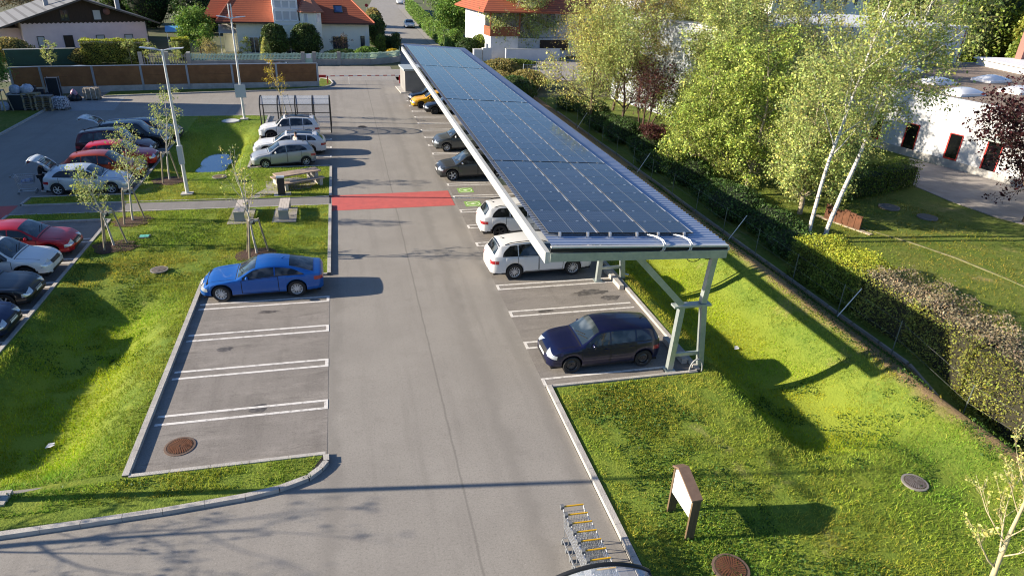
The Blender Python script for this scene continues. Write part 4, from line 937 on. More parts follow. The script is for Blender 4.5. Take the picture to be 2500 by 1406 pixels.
# long white factory building with gravel roof
ux = Vector((.2052,-.9787)); ang = math.atan2(ux.y, ux.x)
f = thing('workshop_building', 'long white flat roofed workshop with red framed windows and gravel roof', 'building', (42.26,41.54,0), ang)
m = MB(); m.box(-14,24,.02,30,0,4.74); m.build('wall', WALLW, f)
m = MB(); m.box(-14,24,-.06,0.015,0,.62); m.build('plinth', mat('plinth_concrete', (.50,.49,.46), .9, col2=(.38,.37,.35), scale=1.5), f)
GRAV = mat('roof_gravel', (.33,.26,.20), .95, col2=(.20,.155,.12), scale=22, detail=3, bump=1., bscale=30)
m = MB(); m.quad((-13.8,.35,4.76),(23.8,.35,4.76),(23.8,29.7,4.76),(-13.8,29.7,4.76)); m.build('gravel_roof', GRAV, f)
m = MB(); m.box(-14.05,24.05,-.05,.16,4.745,4.86); m.build('parapet', mat('parapet_metal', (.62,.66,.70), .4, .3), f)
REDF = mat('red_window_frame', (.42,.025,.02), .5)
def rwin(x0, x1, z0, z1):
    m = MB(); g = .10
    m.box(x0,x0+g,-.05,.03,z0,z1); m.box(x1-g*.4,x1,-.05,.03,z0,z1); m.box(x0+g,x1-g*.4,-.05,.03,z1-g*.5,z1); m.box(x0+g,x1-g*.4,-.05,.03,z0,z0+g)
    o = m.build('window', REDF, f); m = MB(); m.quad((x0+g,.0,z0+g),(x1-g*.4,.0,z0+g),(x1-g*.4,.0,z1-g*.5),(x0+g,.0,z1-g*.5)); m.build('pane', mat('black_glass', (.006,.007,.008), .06, coat=.5), o)
rwin(1.55,2.55,.66,2.5); rwin(-1.9,-.85,.2,2.5); rwin(4.3,5.35,.15,2.6); rwin(-5.0,-4.0,.66,2.5); rwin(-8.2,-7.2,.66,2.5); rwin(9,10,.66,2.5)
m = MB(); m.box(4.1,5.6,-.9,-.07,2.72,2.84); m.build('door_canopy', GALV, f)
DOME = mat('skylight_dome', (.74,.77,.80), .12, 0, .6, .6)
inv = (Matrix.Translation((42.26,41.54,0)) @ Matrix.Rotation(ang, 4, 'Z')).inverted()
for dx, dy in ((47.1,47.2),(53.9,48.4),(45.0,42.4),(50.0,54.0),(51.1,43.1),(47.2,36.5),(54,41)):
    c = inv @ Vector((dx,dy,4.78)); m = MB(); hw, hd = .85, 1.45
    m.box(c.x-hw,c.x+hw,c.y-hd,c.y+hd,4.762,4.95,1)
    n1, n2 = 9, 7; vs = []
    for j in range(n2+1):
        for i in range(n1+1):
            a, b2 = 2*i/n1-1, 2*j/n2-1; vs.append((c.x+hw*.97*b2, c.y+hd*.97*a, 4.952+.36*max(0,(1-a*a)*(1-b2*b2))**.6))
    m.add(vs, [(j*(n1+1)+i, (j+1)*(n1+1)+i, (j+1)*(n1+1)+i+1, j*(n1+1)+i+1) for j in range(n2) for i in range(n1)], 0)
    m.build('roof_dome', [DOME, FRAME], f, smooth=True)
Ah, Bh = Vector((53.25,58.64)), Vector((62.58,60.92)); uh = (Bh-Ah).normalized()
h = thing('corrugated_hall', 'taller white corrugated hall rising behind the gravel roof', 'building', (Ah.x,Ah.y,0), math.atan2(uh.y,uh.x))
CORR = mat('corrugated_white', (.62,.67,.72), .5, .1, col2=(.56,.61,.66), scale=1)
m = MB(); x = -24.0; pr = []
while x < 9.6: pr += [(x,0),(x+.14,0),(x+.18,-.05),(x+.32,-.05)]; x += .36
vs = []
for a, d in pr: vs += [(a,d,0),(a,d,8.1)]
m.add(vs, [(2*i,2*i+2,2*i+3,2*i+1) for i in range(len(pr)-1)]); m.box(-24,9.3,.06,14,0,8.08); m.build('wall', CORR, h)
m = MB(); m.box(-24.1,9.6,-.12,14.1,8.1,8.22); m.build('roof', mat('hall_roof', (.66,.68,.70), .6), h)
m = MB(); m.box(9.42,9.6,-.1,14,0,8.0); m.build('corner_trim', mat('trim_maroon', (.16,.025,.025), .5), h)
m = MB(); m.quad((4.0,-.08,4.95),(5.5,-.08,4.95),(5.5,-.08,6.75),(4.0,-.08,6.75)); m.build('window', PANE, h)
for k in range(3):
    m = MB(); x = 3.0+k*2.2; m.bar((x,6,8.22),(x+1.2,6,9.3),.08,.08); m.bar((x+1.2,6,8.2),(x+1.2,6,9.3),.08,.08); m.build('roof_bracket', FRAME, h)
# low white parapet wing and the brown post at the right
wv = thing('roof_wing', 'low white roof wing with pale flat edge to the right of the corrugated hall', 'building', (62.5,58.8,0), math.atan2(-9.5,-2.0)+math.pi/2*0)
m = MB(); m.box(0,22,.3,9,0,5.35); m.build('wall', WALLW, wv); m = MB(); m.box(-.2,22,-.0,9.2,5.36,5.5); m.build('roof', FRAME, wv)
pp = thing('roof_post', 'red brown steel post standing on the white roof wing', 'post', (66.5,57.4,5.5), .3)
m = MB(); m.box(-.3,.3,-.3,.3,0,3.6); m.build('shaft', mat('post_brown', (.30,.13,.10), .6), pp); m = MB(); m.box(-.34,.34,-.34,.34,3.603,3.7); m.build('cap', mat('trim_maroon', (.2,.03,.03)), pp)
# farther buildings at the top edge
for (x, y, wd, dp, hh, rot, lab, wm, rm) in ((108,166,36,14,9.0,12,'cream house row with brown roof behind the trees at the top','CREAM','TILE'), (150,178,18,16,12,14,'plain white gable house at the top right behind the hall','WALLW','TILEG'), (52,120,14,10,8.5,8,'white house half hidden behind bare branches at the top','WALLW','TILE')):
    o = thing('distant_house', lab, 'house', (x,y,0), R(rot)); m = MB(); m.box(0,wd,0,dp,0,hh); m.build('wall', globals()[wm], o)
    m = MB(); slab(m, [(-.8,-1,hh+.1),(wd+.8,-1,hh+.1),(wd+.8,dp/2,hh+3.4),(-.8,dp/2,hh+3.4)], .2); slab(m, [(-.8,dp/2,hh+3.4),(wd+.8,dp/2,hh+3.4),(wd+.8,dp+1,hh+.1),(-.8,dp+1,hh+.1)], .2); m.build('roof', globals()[rm], o)
    for k in range(int(wd//4)): window(o, 1.5+k*4, 2.9+k*4, hh*.55, hh*.55+1.5, 0, FRAME, PANE, 1)
# supermarket whose shade covers the left lane (stands just outside the left picture edge)
s_ = thing('store_building', 'long flat roofed store whose shade falls across the left lane', 'building', (-31.0,44,0))
m = MB(); m.box(-30,-.35,-26,-9,0,6.9); m.box(-30,-.33,-8.99,4.2,0,7.3); m.box(-30,0,4.2,23.5,0,8.2); m.build('wall', WALLW, s_); m = MB(); m.box(-30.1,-.25,-9,4.3,7.31,7.42); m.box(-30.1,-.25,-26.1,-9.01,6.91,7.0); m.box(-30.1,.1,4.3,23.6,8.21,8.4); m.build('roof_edge', GALV, s_)
# grey transformer hut at the end of the carport
hut = thing('grey_hut', 'small grey rendered hut with dark flat roof under the far end of the carport', 'hut', (6.0,70.0,0), R(4))
m = MB(); m.box(0,6.5,0,3.2,0,2.1); m.build('wall', mat('render_grey', (.27,.265,.25), .9, col2=(.22,.215,.205), scale=1), hut); m = MB(); m.box(-.12,6.6,-.12,3.3,2.11,2.3); m.build('roof', mat('hut_roof', (.42,.47,.48), .5, .3), hut)
m = MB(); m.box(2.1,4.2,-.05,-.01,1.25,2.0); m.build('louvre', mat('louvre_dark', (.03,.035,.04), .6), hut)
m = MB(); m.box(-.5,7,-.35,3.4,-.01,.1); m.build('base_slab', KERB, hut)
# ------------------------------------------------------------------ street furniture and small things
POLE = mat('lamp_pole_galvanised', (.74,.75,.75), .45, .3, col2=(.64,.66,.67), scale=3)
def lamp(loc, label, arms=True, box=None, ext=False, adir=0):
    t = thing('street_lamp', label, 'street lamp', loc, 0, 'tall car park lamps'); h = 7.65
    m = MB(); m.tube([(0,0,0),(0,0,3.0),(0,0,h)], [.105,.085,.055], 10); m.build('pole', POLE, t, smooth=True)
    m = MB(); m.box(-.32,.28,-.26,.26,-.05,.10); m.build('foundation', KERB, t)
    if ext:
        m = MB(); m.tube([(-.10,0,h-.1),(-.10,0,h+.95)], .045, 8); m.tube([(.08,0,h-.1),(.08,0,h+.95)], .045, 8); m.build('twin_mast', POLE, t)
    c, s = math.cos(adir), math.sin(adir)
    for sg in (-1, 1):
        m = MB(); m.tube([(0,0,h-.06),(sg*c*.35,sg*s*.35,h+.02)], .035, 8); m.build('arm', POLE, t)
        m = MB(); L0, L1 = .33, 1.02; px = Vector((-s,c,0))*.13
        a, b_ = Vector((sg*c*L0,sg*s*L0,h+.02)), Vector((sg*c*L1,sg*s*L1,h+.10)); u_ = Vector((0,0,.045))
        v = [a-px*.6-u_*.8, a+px*.6-u_*.8, b_+px-u_*.5, b_-px-u_*.5, a-px*.5+u_, a+px*.5+u_, b_+px*.8+u_*.4, b_-px*.8+u_*.4]
        m.add(v, [(3,2,1,0) if sg > 0 else (0,1,2,3)] + [(4,5,6,7),(0,1,5,4),(1,2,6,5),(2,3,7,6),(3,0,4,7)]); m.build('lamp_head', POLE, t)
    if box: m = MB(); m.box(*box); m.build('control_box' if box[5]-box[4] > .9 else 'sign_plate', mat('box_grey', (.56,.58,.58), .5), t)
    return t
lamp((-8.82,38.9,.06), 'lamp pole with grey box on its shaft, between the staked trees', box=(-.13,.13,-.16,.10,1.75,2.75))
lamp((-7.95,58.0,.06), 'lamp pole with twin masts and pale board, on the rear edge of the lawn', ext=True, box=(-.42,.38,-.14,-.10,1.75,2.75))
lamp((-9.0,15.05,.02), 'lamp pole base at the lower left picture edge, its shaft leaving the frame', ext=True, adir=math.pi/2)
# brown noise fence on a white plinth
FPT = [(-28.2,69.2),(-26.1,69.9),(-22.1,70.45),(-18.25,71.15),(-14.4,71.75),(-10.45,72.25),(-6.4,72.8),(-2.5,73.35)]
t = thing('noise_barrier', 'long brown panel fence with grey steel posts on a white base', 'fence', (-2.5,73.35,0))
BRN = mat('fence_fibre_brown', (.27,.14,.060), .95, col2=(.19,.095,.042), scale=1.4, detail=8, bump=.6, bscale=25); PLI = mat('plinth_white', (.50,.50,.49), .9, col2=(.36,.36,.35), scale=2, detail=6)
STL = mat('steel_post', (.33,.38,.44), .45, .5)
for a, b_ in zip(FPT, FPT[1:]):
    a, b_ = Vector((*a,0))-Vector((-2.5,73.35,0)), Vector((*b_,0))-Vector((-2.5,73.35,0)); z = Vector((0,0,1))
    m = MB(); m.bar(a+z*1.02, b_+z*1.02, .12, .86); m.bar(a+z*1.88, b_+z*1.88, .12, .84); m.build('panel', BRN, t)
    m = MB(); m.bar(a+z*.28, b_+z*.28, .16, .60); m.build('plinth', PLI, t)
    m = MB(); m.bar(a+z*2.33, b_+z*2.33, .17, .06); m.build('top_rail', STL, t)
for a in FPT: m = MB(); a = Vector((*a,0))-Vector((-2.5,73.35,0)); m.box(a.x-.09,a.x+.09,a.y-.11,a.y+.11,-.02,2.31); m.build('post', STL, t)
# barrier gates
BRED = mat('barrier_red', (.42,.03,.03), .5); BWH = mat('barrier_white', (.72,.72,.72), .5)
t = thing('barrier_gate', 'red and white barrier arm with red post beside the grass nose', 'barrier', (-1.6,74.9,0), R(6))
m = MB(); m.box(-.06,.06,-.06,.06,0,.85); m.build('post', BRED, t); m = MB(); m.box(-1.1,-.15,-.10,.10,.70,.95); m.build('counterweight', BRED, t)
m = MB(); 
for k in range(9): m.box(-.15+k*.46,.31+k*.46,-.035,.035,.80,.88,k%2)
m.build('arm', [BWH, BRED], t)
m = MB(); m.tube([(2.2,0,.8),(2.2,0,.0)], .02, 6); m.build('support_leg', BWH, t)
t = thing('barrier_gate', 'second barrier arm reaching from the grey hut', 'barrier', (5.9,75.6,0), R(184))
m = MB(); m.box(-.06,.06,-.06,.06,0,.85); m.build('post', BRED, t); m = MB()
for k in range(8): m.box(k*.42+.06,.06+.42+k*.42,-.035,.035,.80,.88,k%2)
m.build('arm', [BWH, BRED], t)
# garden wall and green picket fence of the villa
GW = mat('garden_wall', (.38,.38,.35), .9, col2=(.30,.30,.275), scale=1.5); PICK = mat('picket_green', (.50,.68,.54), .7)
t = thing('picket_fence', 'pale green picket fence on a low grey wall before the villa', 'fence', (-4.6,88.4,0)); O = Vector((-4.6,88.4,0))
WP = [(-17,86.6),(-11.2,87.4),(-4.6,88.4)], [(-3.2,88.6),(-.3,88.9)], [(-.3,88.9),(3.45,89.4),(6.0,90.9),(7.3,92.4),(7.6,96)]
for seg in WP:
    for a, b_ in zip(seg, seg[1:]):
        a, b_ = Vector((*a,0))-O, Vector((*b_,0))-O; z = Vector((0,0,1)); m = MB(); m.bar(a+z*.32, b_+z*.32, .25, .68); m.build('low_wall', GW, t)
        m = MB(); L = (b_-a).length; n = int(L/.155); d = (b_-a)/n
        for k in range(n): q = a+d*(k+.5); m.bar(q+z*.70, q+z*(1.42+.04*math.sin(k*.9)), .03, .095, 0, tuple(d.normalized()))
        m.bar(a+z*.85+Vector((0,.05,0)), b_+z*.85+Vector((0,.05,0)), .04, .07); m.bar(a+z*1.25+Vector((0,.05,0)), b_+z*1.25+Vector((0,.05,0)), .04, .07); m.build('pickets', PICK, t)
for x, y in ((-17,86.6),(-4.55,88.4),(-3.25,88.6),(-.35,88.9)): m = MB(); m.box(x-O.x-.22,x-O.x+.22,y-O.y-.22,y-O.y+.22,0,1.5); m.build('gate_pillar', GW, t)
m = MB(); m.box(-4.4-O.x,-3.4-O.x,.05,.12,.2,1.35); m.build('gate', PICK, t)
m = MB(); m.box(-4.2-O.x,-3.6-O.x,-.02,.03,.8,1.3); m.build('letter_panel', FRAME, t)
t = thing('garden_wall', 'dark green garden wall before the pink house', 'wall', (-32,86.9,0), math.atan2(1.5,5.5))
m = MB(); m.box(-3.2,3.2,0,.25,0,1.65); m.build('face', mat('wall_green', (.022,.075,.06), .8, col2=(.018,.055,.045), scale=1), t); m = MB(); m.box(-3.3,3.3,-.06,.31,1.653,1.72); m.build('coping', mat('coping_pale', (.45,.46,.42)), t)
t = thing('picket_fence', 'grey picket fence and pillars between the clipped hedge and the villa', 'fence', (-19.6,87.2,0), R(8))
m = MB()
for k in range(16): m.box(-2.2+k*.28,-2.09+k*.28,0,.03,.1,1.25)
m.box(-2.3,2.3,.035,.075,.95,1.05); m.build('pickets', mat('picket_grey', (.30,.30,.32), .8), t)
for x in (-2.5,.2,2.5): m = MB(); m.box(x-.2,x+.2,-.2,.2,0,1.5); m.build('pillar', mat('pillar_grey', (.36,.37,.38), .9), t)
# white gate pillars, small lamp, signs by the street
for (x, y, wd, hh, lab) in ((17.7,93.2,1.1,1.5,'short white wall block by the street, left of two'), (19.0,93.4,1.2,1.7,'taller white wall block by the street, right of two')):
    t = thing('gate_pillar', lab, 'pillar', (x,y,0), R(6)); m = MB(); m.box(-wd/2,wd/2,-.3,.3,0,hh); m.box(-.18,.12,-.31,.31,hh+.002,hh+.55) if wd > 1.15 else m.box(-wd/2-.03,wd/2+.03,-.33,.33,hh+.002,hh+.06); m.build('block', WALLW, t)
t = thing('garden_lamp', 'old style lantern on a slim pole among the shrubs', 'lamp', (20.5,95.4,0)); m = MB(); m.tube([(0,0,0),(0,0,3.0)], [.06,.04], 8); m.build('pole', GALV, t); m = MB(); m.lathe([(.10,3.0),(.2,3.15),(.24,3.55),(.05,3.75),(.001,3.78)], 10); m.build('lantern', mat('lantern_glass', (.6,.62,.6), .3), t)
def sign(loc, lab, disc, h=2.5, col=BWH):
    t = thing('road_sign', lab, 'sign', loc, R(-5)); m = MB(); m.tube([(0,0,0),(0,0,h)], .035, 8); m.build('post', GALV, t)
    m = MB(); m.lathe([(.33,-.02),(.33,.0),(.001,.001)][::-1], 20, (0,-.05,h-.35), axis='y', m=1); m.lathe([(.22,-.03),(.001,-.032)], 20, (0,-.05,h-.35), axis='y', m=0)
    m.lathe([(.33,-.022),(.22,-.028)], 20, (0,-.05,h-.35), axis='y', m=1); m.build('plate', [col, disc], t)
sign((16.2,110.3,0), 'round sign with grey ring on a thin post by the street', mat('sign_grey', (.2,.2,.22)))
sign((5.6,152,0), 'round dark red sign on the far left of the street', BRED, 3.2, BRED)
# covered trolley shelters
ACR = bpy.data.materials.new('acrylic_sheet'); ACR.use_nodes = True
def acr():
    t = ACR.node_tree; N = t.nodes; b = N['Principled BSDF']; b.inputs['Base Color'].default_value = (.70,.80,.92,1); b.inputs['Roughness'].default_value = .08; b.inputs['Alpha'].default_value = .30; b.inputs['Coat Weight'].default_value = .6
acr()
ARCH = mat('shelter_frame', (.03,.032,.036), .4, .4)
def shelter(loc, rot, length, depth, bays, label, h=2.15, rise=.45, walls=True, side_h=0.25):
    t = thing('trolley_shelter', label, 'trolley shelter', loc, rot, 'arched trolley shelters')
    arc = lambda q: (depth*(q), h+rise*math.sin(math.pi*q)**.8)
    qs = np.linspace(0, 1, 13)
    for k in range(bays+1):
        x = length*k/bays; m = MB(); pts = [(x,0,0)]+[(x,)+arc(q) for q in qs]+[(x,depth,0)]
        m.tube(pts, .045, 8); m.build('arched_rib', ARCH, t, smooth=True)
    for k in range(bays):
        x0, x1 = length*k/bays+.05, length*(k+1)/bays-.05; m = MB()
        for a, b_ in zip(qs, qs[1:]): m.quad((x0,)+arc(a), (x1,)+arc(a), (x1,)+arc(b_), (x0,)+arc(b_))
        m.build('roof_pane', ACR, t, smooth=True)
        if walls: m = MB(); m.quad((x0,depth+.02,side_h),(x1,depth+.02,side_h),(x1,depth+.02,h-.05),(x0,depth+.02,h-.05)); m.build('rear_pane', ACR, t)
    if walls:
        for x in (0, length): m = MB(); m.quad((x,.08,side_h),(x,depth-.08,side_h),(x,depth-.08,h),(x,.08,h)); m.build('end_pane', ACR, t)
    for y, z in ((0.0,h),(depth,h),(depth,1.1)):
        m = MB(); m.tube([(0,y,z),(length,y,z)], .03, 6); m.build('rail', ARCH, t)
    return t
shelter((-6.15,53.3,0), 0, 5.0, 2.1, 4, 'glazed arched trolley shelter behind the boxy white off-roader')
sh = shelter((5.06,8.27,0), R(-90)-R(2), 4.2, -2.05, 3, 'arched trolley shelter whose curved end beam enters the bottom picture edge', h=2.1, rise=.32, walls=False)
# shopping trolleys nested in a row
WIRE = mat('trolley_wire', (.60,.62,.64), .3, .8); YELH = mat('trolley_handle_yellow', (.75,.42,.02), .4); GRYP = mat('trolley_grey', (.16,.17,.18), .5)
def trolley(name, label, loc, rz, group=None, handle=YELH, cat='shopping trolley'):
    """basket opens towards -y (handle side at -y ... front at +y)"""
    t = thing(name, label, cat, loc, rz, group)
    m = MB(); r = .006
    def ring(z, w0, w1, y0, y1, rr=.010): m.tube([(-w0,y0,z),(w0,y0,z),(w1,y1,z),(-w1,y1,z),(-w0,y0,z)], rr, 5)
    ring(.98,.27,.22,-.42,.45); ring(.56,.24,.19,-.36,.40)
    for k in range(9):
        f = k/8; m.tube([(-.27+.54*f,-.42,.98),(-.24+.48*f,-.36,.56)], r, 4); m.tube([(-.22+.44*f,.45,.98),(-.19+.38*f,.40,.56)], r, 4); m.tube([(-.24+.48*f,-.36,.56),(-.19+.38*f,.40,.56)], r, 4)
    for k in range(1,10):
        f = k/10
        for sg in (-1,1): m.tube([(sg*(.27-.05*f),-.42+.87*f,.98),(sg*(.24-.05*f),-.36+.76*f,.56)], r, 4)
    for f in (.25,.5,.75): ring(.56+.42*f,.24+.03*f,.19+.03*f,-.36-.06*f,.40+.05*f,.006)
    m.build('basket', WIRE, t)
    m = MB()
    for sg in (-1,1): m.tube([(sg*.25,-.55,1.02),(sg*.25,-.38,.92),(sg*.23,-.30,.35),(sg*.24,-.40,.16),(sg*.20,.42,.16)], .014, 6)
    m.tube([(-.24,-.36,.2),(.24,-.36,.2)], .012, 5); m.tube([(-.2,.40,.17),(.2,.40,.17)], .012, 5); m.build('chassis', WIRE, t)
    m = MB(); m.tube([(-.25,-.55,1.02),(.25,-.55,1.02)], .020, 8); m.build('handle', handle, t)
    m = MB(); m.box(.23,.31,-.60,-.50,.97,1.06); m.build('coin_lock', GRYP, t)
    for x, y in ((-.24,-.38),(.24,-.38),(-.2,.4),(.2,.4)):
        m = MB(); m.lathe([(.001,-.02),(.06,-.018),(.06,.018),(.001,.02)], 10, axis='y'); m.xf(Matrix.Translation((x,y,.06)) @ Matrix.Rotation(math.pi/2,4,'Z')); m.tube([(x,y,.07),(x,y,.16)], .02, 5); m.build('castor', GRYP, t)
    return t
ORD = ['first','second','third','fourth','fifth','sixth','seventh','eighth','ninth']
tr0 = None
for k in range(9):
    loc = (4.585+.012*k, 10.68-.27*k, .0)
    lab = ('last trolley of the nested row, its yellow handle farthest from the shelter' if k == 0 else f'{ORD[k]} trolley from the open end of the nested row by the curved shelter')
    if tr0 is None: tr0 = trolley('shopping_trolley', lab, loc, math.pi, 'nested shopping trolleys'); tr0.rotation_euler = (0,0,math.pi-R(2))
    else: dup(tr0, loc, None, lab)
# trolley lying out beside the row (castor cluster seen at the left)
tv = trolley('shopping_trolley', 'grey trolley with shopping held by the person in black', (-17.15,40.35,0), R(-82), None, GRYP)
m = MB(); rr = random.Random(3)
for k in range(5): x, y = rr.uniform(-.13,.13), rr.uniform(-.1,.28); m.lathe([(.001,0),(.10,.02),(.12,.09),(.06,.17),(.001,.18)], 8, (x,y,.58))
gb_ = m.build('shopping_bag', mat('bag_white', (.65,.67,.70), .5, col2=(.12,.2,.45), scale=5), None, smooth=True, loc=(-17.15,40.35,0), rotz=R(-82)); tag(gb_, 'pale plastic shopping bags lying in the grey trolley', 'shopping bag')
# picnic table (concrete sides with timber tops)
CONC = mat('precast_concrete', (.60,.57,.52), .85, col2=(.50,.475,.43), scale=2.5, bump=.15); WOODL = mat('pale_timber', (.47,.36,.27), .75, col2=(.38,.285,.21), scale=2.5, stretch=(1,14,14), bump=.2)
t = thing('picnic_table', 'concrete picnic table with timber top and attached benches on the lawn', 'picnic table', (-3.0,40.15,.07), R(26))
for sx in (-1.05, 1.05):
    m = MB(); m.prism([(-.45,-.36),(.45,-.36),(.45,.36),(-.45,.36)], .0, .0001) if False else m.box(sx-.09,sx+.09,-.36,.36,0,.70); m.box(sx-.09,sx+.09,-.92,-.48,0,.40); m.box(sx-.09,sx+.09,.48,.92,0,.40); m.box(sx-.085,sx+.085,-.479,.479,0,.10); m.build('side_frame', CONC, t)
m = MB()
for k in range(5): m.box(-1.3,1.3,-.42+k*.17,-.265+k*.17,.702,.77)
m.build('table_top', WOODL, t)
for y in (-.70,.70):
    m = MB()
    for k in range(2): m.box(-1.3,1.3,y-.21+k*.215,y-.01+k*.215,.402,.46)
    m.build('bench_seat', WOODL, t)
m = MB(); m.prism([(-5.5,38.0),(-4.7,37.85),(-3.9,38.9),(-2.3,39.35),(-1.75,40.9),(-3.2,41.6),(-4.9,40.9),(-4.75,39.6)], .04, .085); tag(m.build('paved_pad', PAVE), kind='structure')
for i, x in enumerate((-5.55, -3.42)):
    m = MB(); m.prism([(x-.58,33.8),(x+.6,33.8),(x+.58,36.0),(x-.55,36.0)], .04, .10); tag(m.build('paved_pad', PAVE), kind='structure')
    t = thing('concrete_bench', ['left concrete block bench beside the path, behind the thin staked tree', 'right concrete block bench beside the path, nearer the lane'][i], 'bench', (x, 35.05, .10), 0, 'block benches by the footpath')
    m = MB(); m.box(-.24,.24,-.95,-.83,0,.46); m.box(-.24,.24,.83,.95,0,.46); m.box(-.235,.235,-.829,.829,.34,.455); m.build('frame', mat('bench_side', (.33,.33,.32), .85), t)
    m = MB()
    for k in range(4): m.box(-.25+k*.126,-.25+k*.126+.118,-.97,.97,.462,.52)
    m.build('seat', mat('bench_slats', (.60,.54,.47), .75, col2=(.50,.44,.38), scale=2, stretch=(14,1,14)), t)
t = thing('litter_pillar', 'slim black litter pillar with pale top standing by the footpath', 'litter bin', (-3.8,38.32,.07), R(6))
m = MB(); m.box(-.20,.20,-.17,.17,.02,1.0); m.build('case', mat('bin_black', (.018,.02,.024), .4), t); m = MB(); m.box(-.22,.22,-.19,.19,1.002,1.05); m.build('top', GALVW, t); m = MB(); m.box(-.42,.5,-.3,.32,-.02,.03); m.build('base_plate', KERB, t)
# information board
t = thing('information_board', 'wooden information board with gabled top and white panel on the right lawn', 'notice board', (7.31,11.06,.05), R(1))
CORT = mat('board_wood', (.17,.115,.065), .7, col2=(.11,.075,.042), scale=2, stretch=(8,8,.6)); CORTT = mat('board_top', (.22,.145,.10), .6, col2=(.16,.105,.075), scale=3)
P2 = [(-.52,1.24),(.27,1.56),(.52,1.42)]       # y along the board, z profile of the gabled top
for y in (-.50,.46): m = MB(); m.box(-.02,.20,y-.03,y+.03,-.1,1.22 if y < 0 else 1.40); m.build('post', CORT, t)
m = MB(); a = [(-.53,1.225),(.27,1.545),(.53,1.405)]
for (p, q) in zip(a, a[1:]): slab(m, [(-.05,p[0],p[1]+.05),(.23,p[0],p[1]+.05),(.23,q[0],q[1]+.05),(-.05,q[0],q[1]+.05)], .05)
m.build('gabled_top', CORTT, t)
PANEL = mat('board_panel', (.78,.78,.77), .5, col2=(.66,.67,.68), scale=6, detail=6, contrast=(.5,.75))
m = MB(); fr = [(-.465,.68),(.425,.68),(.425,1.40),(.27,1.49),(-.465,1.20)]
m.add([(0,y,z) for y,z in fr]+[(.16,y,z) for y,z in fr], [(4,3,2,1,0),(5,6,7,8,9)]+[(i,(i+1)%5,5+(i+1)%5,5+i) for i in range(5)]); m.build('notice_panel', PANEL, t)
m = MB(); rr = random.Random(5)
for k in range(11): z = .76+k*.05; y0 = -.40+rr.uniform(0,.05); m.box(-.004,-.001,y0,y0+rr.uniform(.25,.7) if k < 8 else y0+.3+.1*k*.3,z,z+.012)
m.build('faint_print', mat('print_grey', (.55,.56,.58)), t)
# manhole covers
HOLES = []
RUST = mat('rusty_iron', (.20,.075,.030), .85, col2=(.11,.045,.022), scale=7, detail=5); IRON = mat('grey_iron', (.26,.23,.21), .8, col2=(.17,.15,.14), scale=6)
def manhole(x, y, z, r, m_, lab, ground=None, ang=0):
    t = thing('manhole_cover', lab, 'manhole cover', (x,y,z), ang, 'manhole covers'); HOLES.append((x,y,r+.06)); m = MB(); m.lathe([(r+.07,-.03),(r+.07,.012),(r+.01,.016)], 32); m.build('frame', mat('manhole_rim', (.15,.10,.075), .85) if m_ is RUST else mat('manhole_rim_grey', (.24,.22,.20), .85), t)
    m = MB(); m.lathe([(r,.012),(.001,.013)], 32)
    for j in range(1,6):
        rr_ = r*j/6; n = 6+5*j
        for k in range(n):
            a0 = 2*math.pi*k/n; a1 = a0+2*math.pi/n*.62; q0, q1 = rr_-.025, rr_+.035
            m.quad((q0*math.cos(a0),q0*math.sin(a0),.024),(q1*math.cos(a0),q1*math.sin(a0),.024),(q1*math.cos(a1),q1*math.sin(a1),.024),(q0*math.cos(a1),q0*math.sin(a1),.024),1)
    m.build('lid', [mat('manhole_groove', (.07,.04,.025), .9), m_], t)
manhole(-5.08,16.45,.008,.34,RUST,'rusty round manhole cover in the nearest left parking bay')
manhole(-8.1,28.5,.15,.28,IRON,'grey manhole cover on the lawn left of the blue coupe'); manhole(14.45,11.15,.13,.27,IRON,'pale grey manhole cover on the right lawn by the bare young tree')
manhole(7.92,9.5,.14,.36,RUST,'rusty brown manhole cover in the grass at the bottom edge'); manhole(-7.6,42.0,.13,.34,mat('brown_iron',(.23,.17,.11),.9),'brownish round cover in the grass near the pond')
manhole(1.2,55.2,.008,.30,mat('black_iron',(.05,.05,.05),.8),'dark manhole cover in the lane before the shelter shadow')
t = thing('valve_cover', 'small turquoise valve cover plate in the lawn', 'cover', (-9.6,32.6,.12)); m = MB(); m.box(-.2,.2,-.16,.16,-.05,.02); m.build('plate', mat('turquoise', (.14,.50,.40), .5), t); m = MB(); m.box(-.24,.24,-.2,.2,-.05,.005); m.build('surround', IRON, t)
t = thing('pale_slab', 'pale round concrete slab on the rear lawn beside the lamp', 'slab', (-8.9,57.4,.09)); m = MB(); m.lathe([(.62,-.02),(.62,.05),(.001,.055)], 20); m.build('lid', mat('slab_pale', (.58,.60,.58), .8), t); m = MB(); m.lathe([(.7,-.02),(.7,.02),(.62,.021)], 20); m.build('rim', KERB, t)
# litter
lit = mat('litter_white', (.72,.73,.76), .5)
for (x, y, lab) in ((-9.05,18.2,'white plastic scrap lying in the shaded swale'), (14.3,19.9,'scrap of white litter on the sunny swale slope')):
    m = MB(); z = float(hgt(x,y))+.06; m.quad((-.12,-.05,0),(.05,-.09,.04),(.13,.04,.02),(-.05,.08,.06)); m.quad((-.02,.05,.03),(.11,.06,.05),(.08,.15,.02),(-.04,.12,.04)); tag(m.build('litter', lit, loc=(x,y,z)), lab, 'litter')
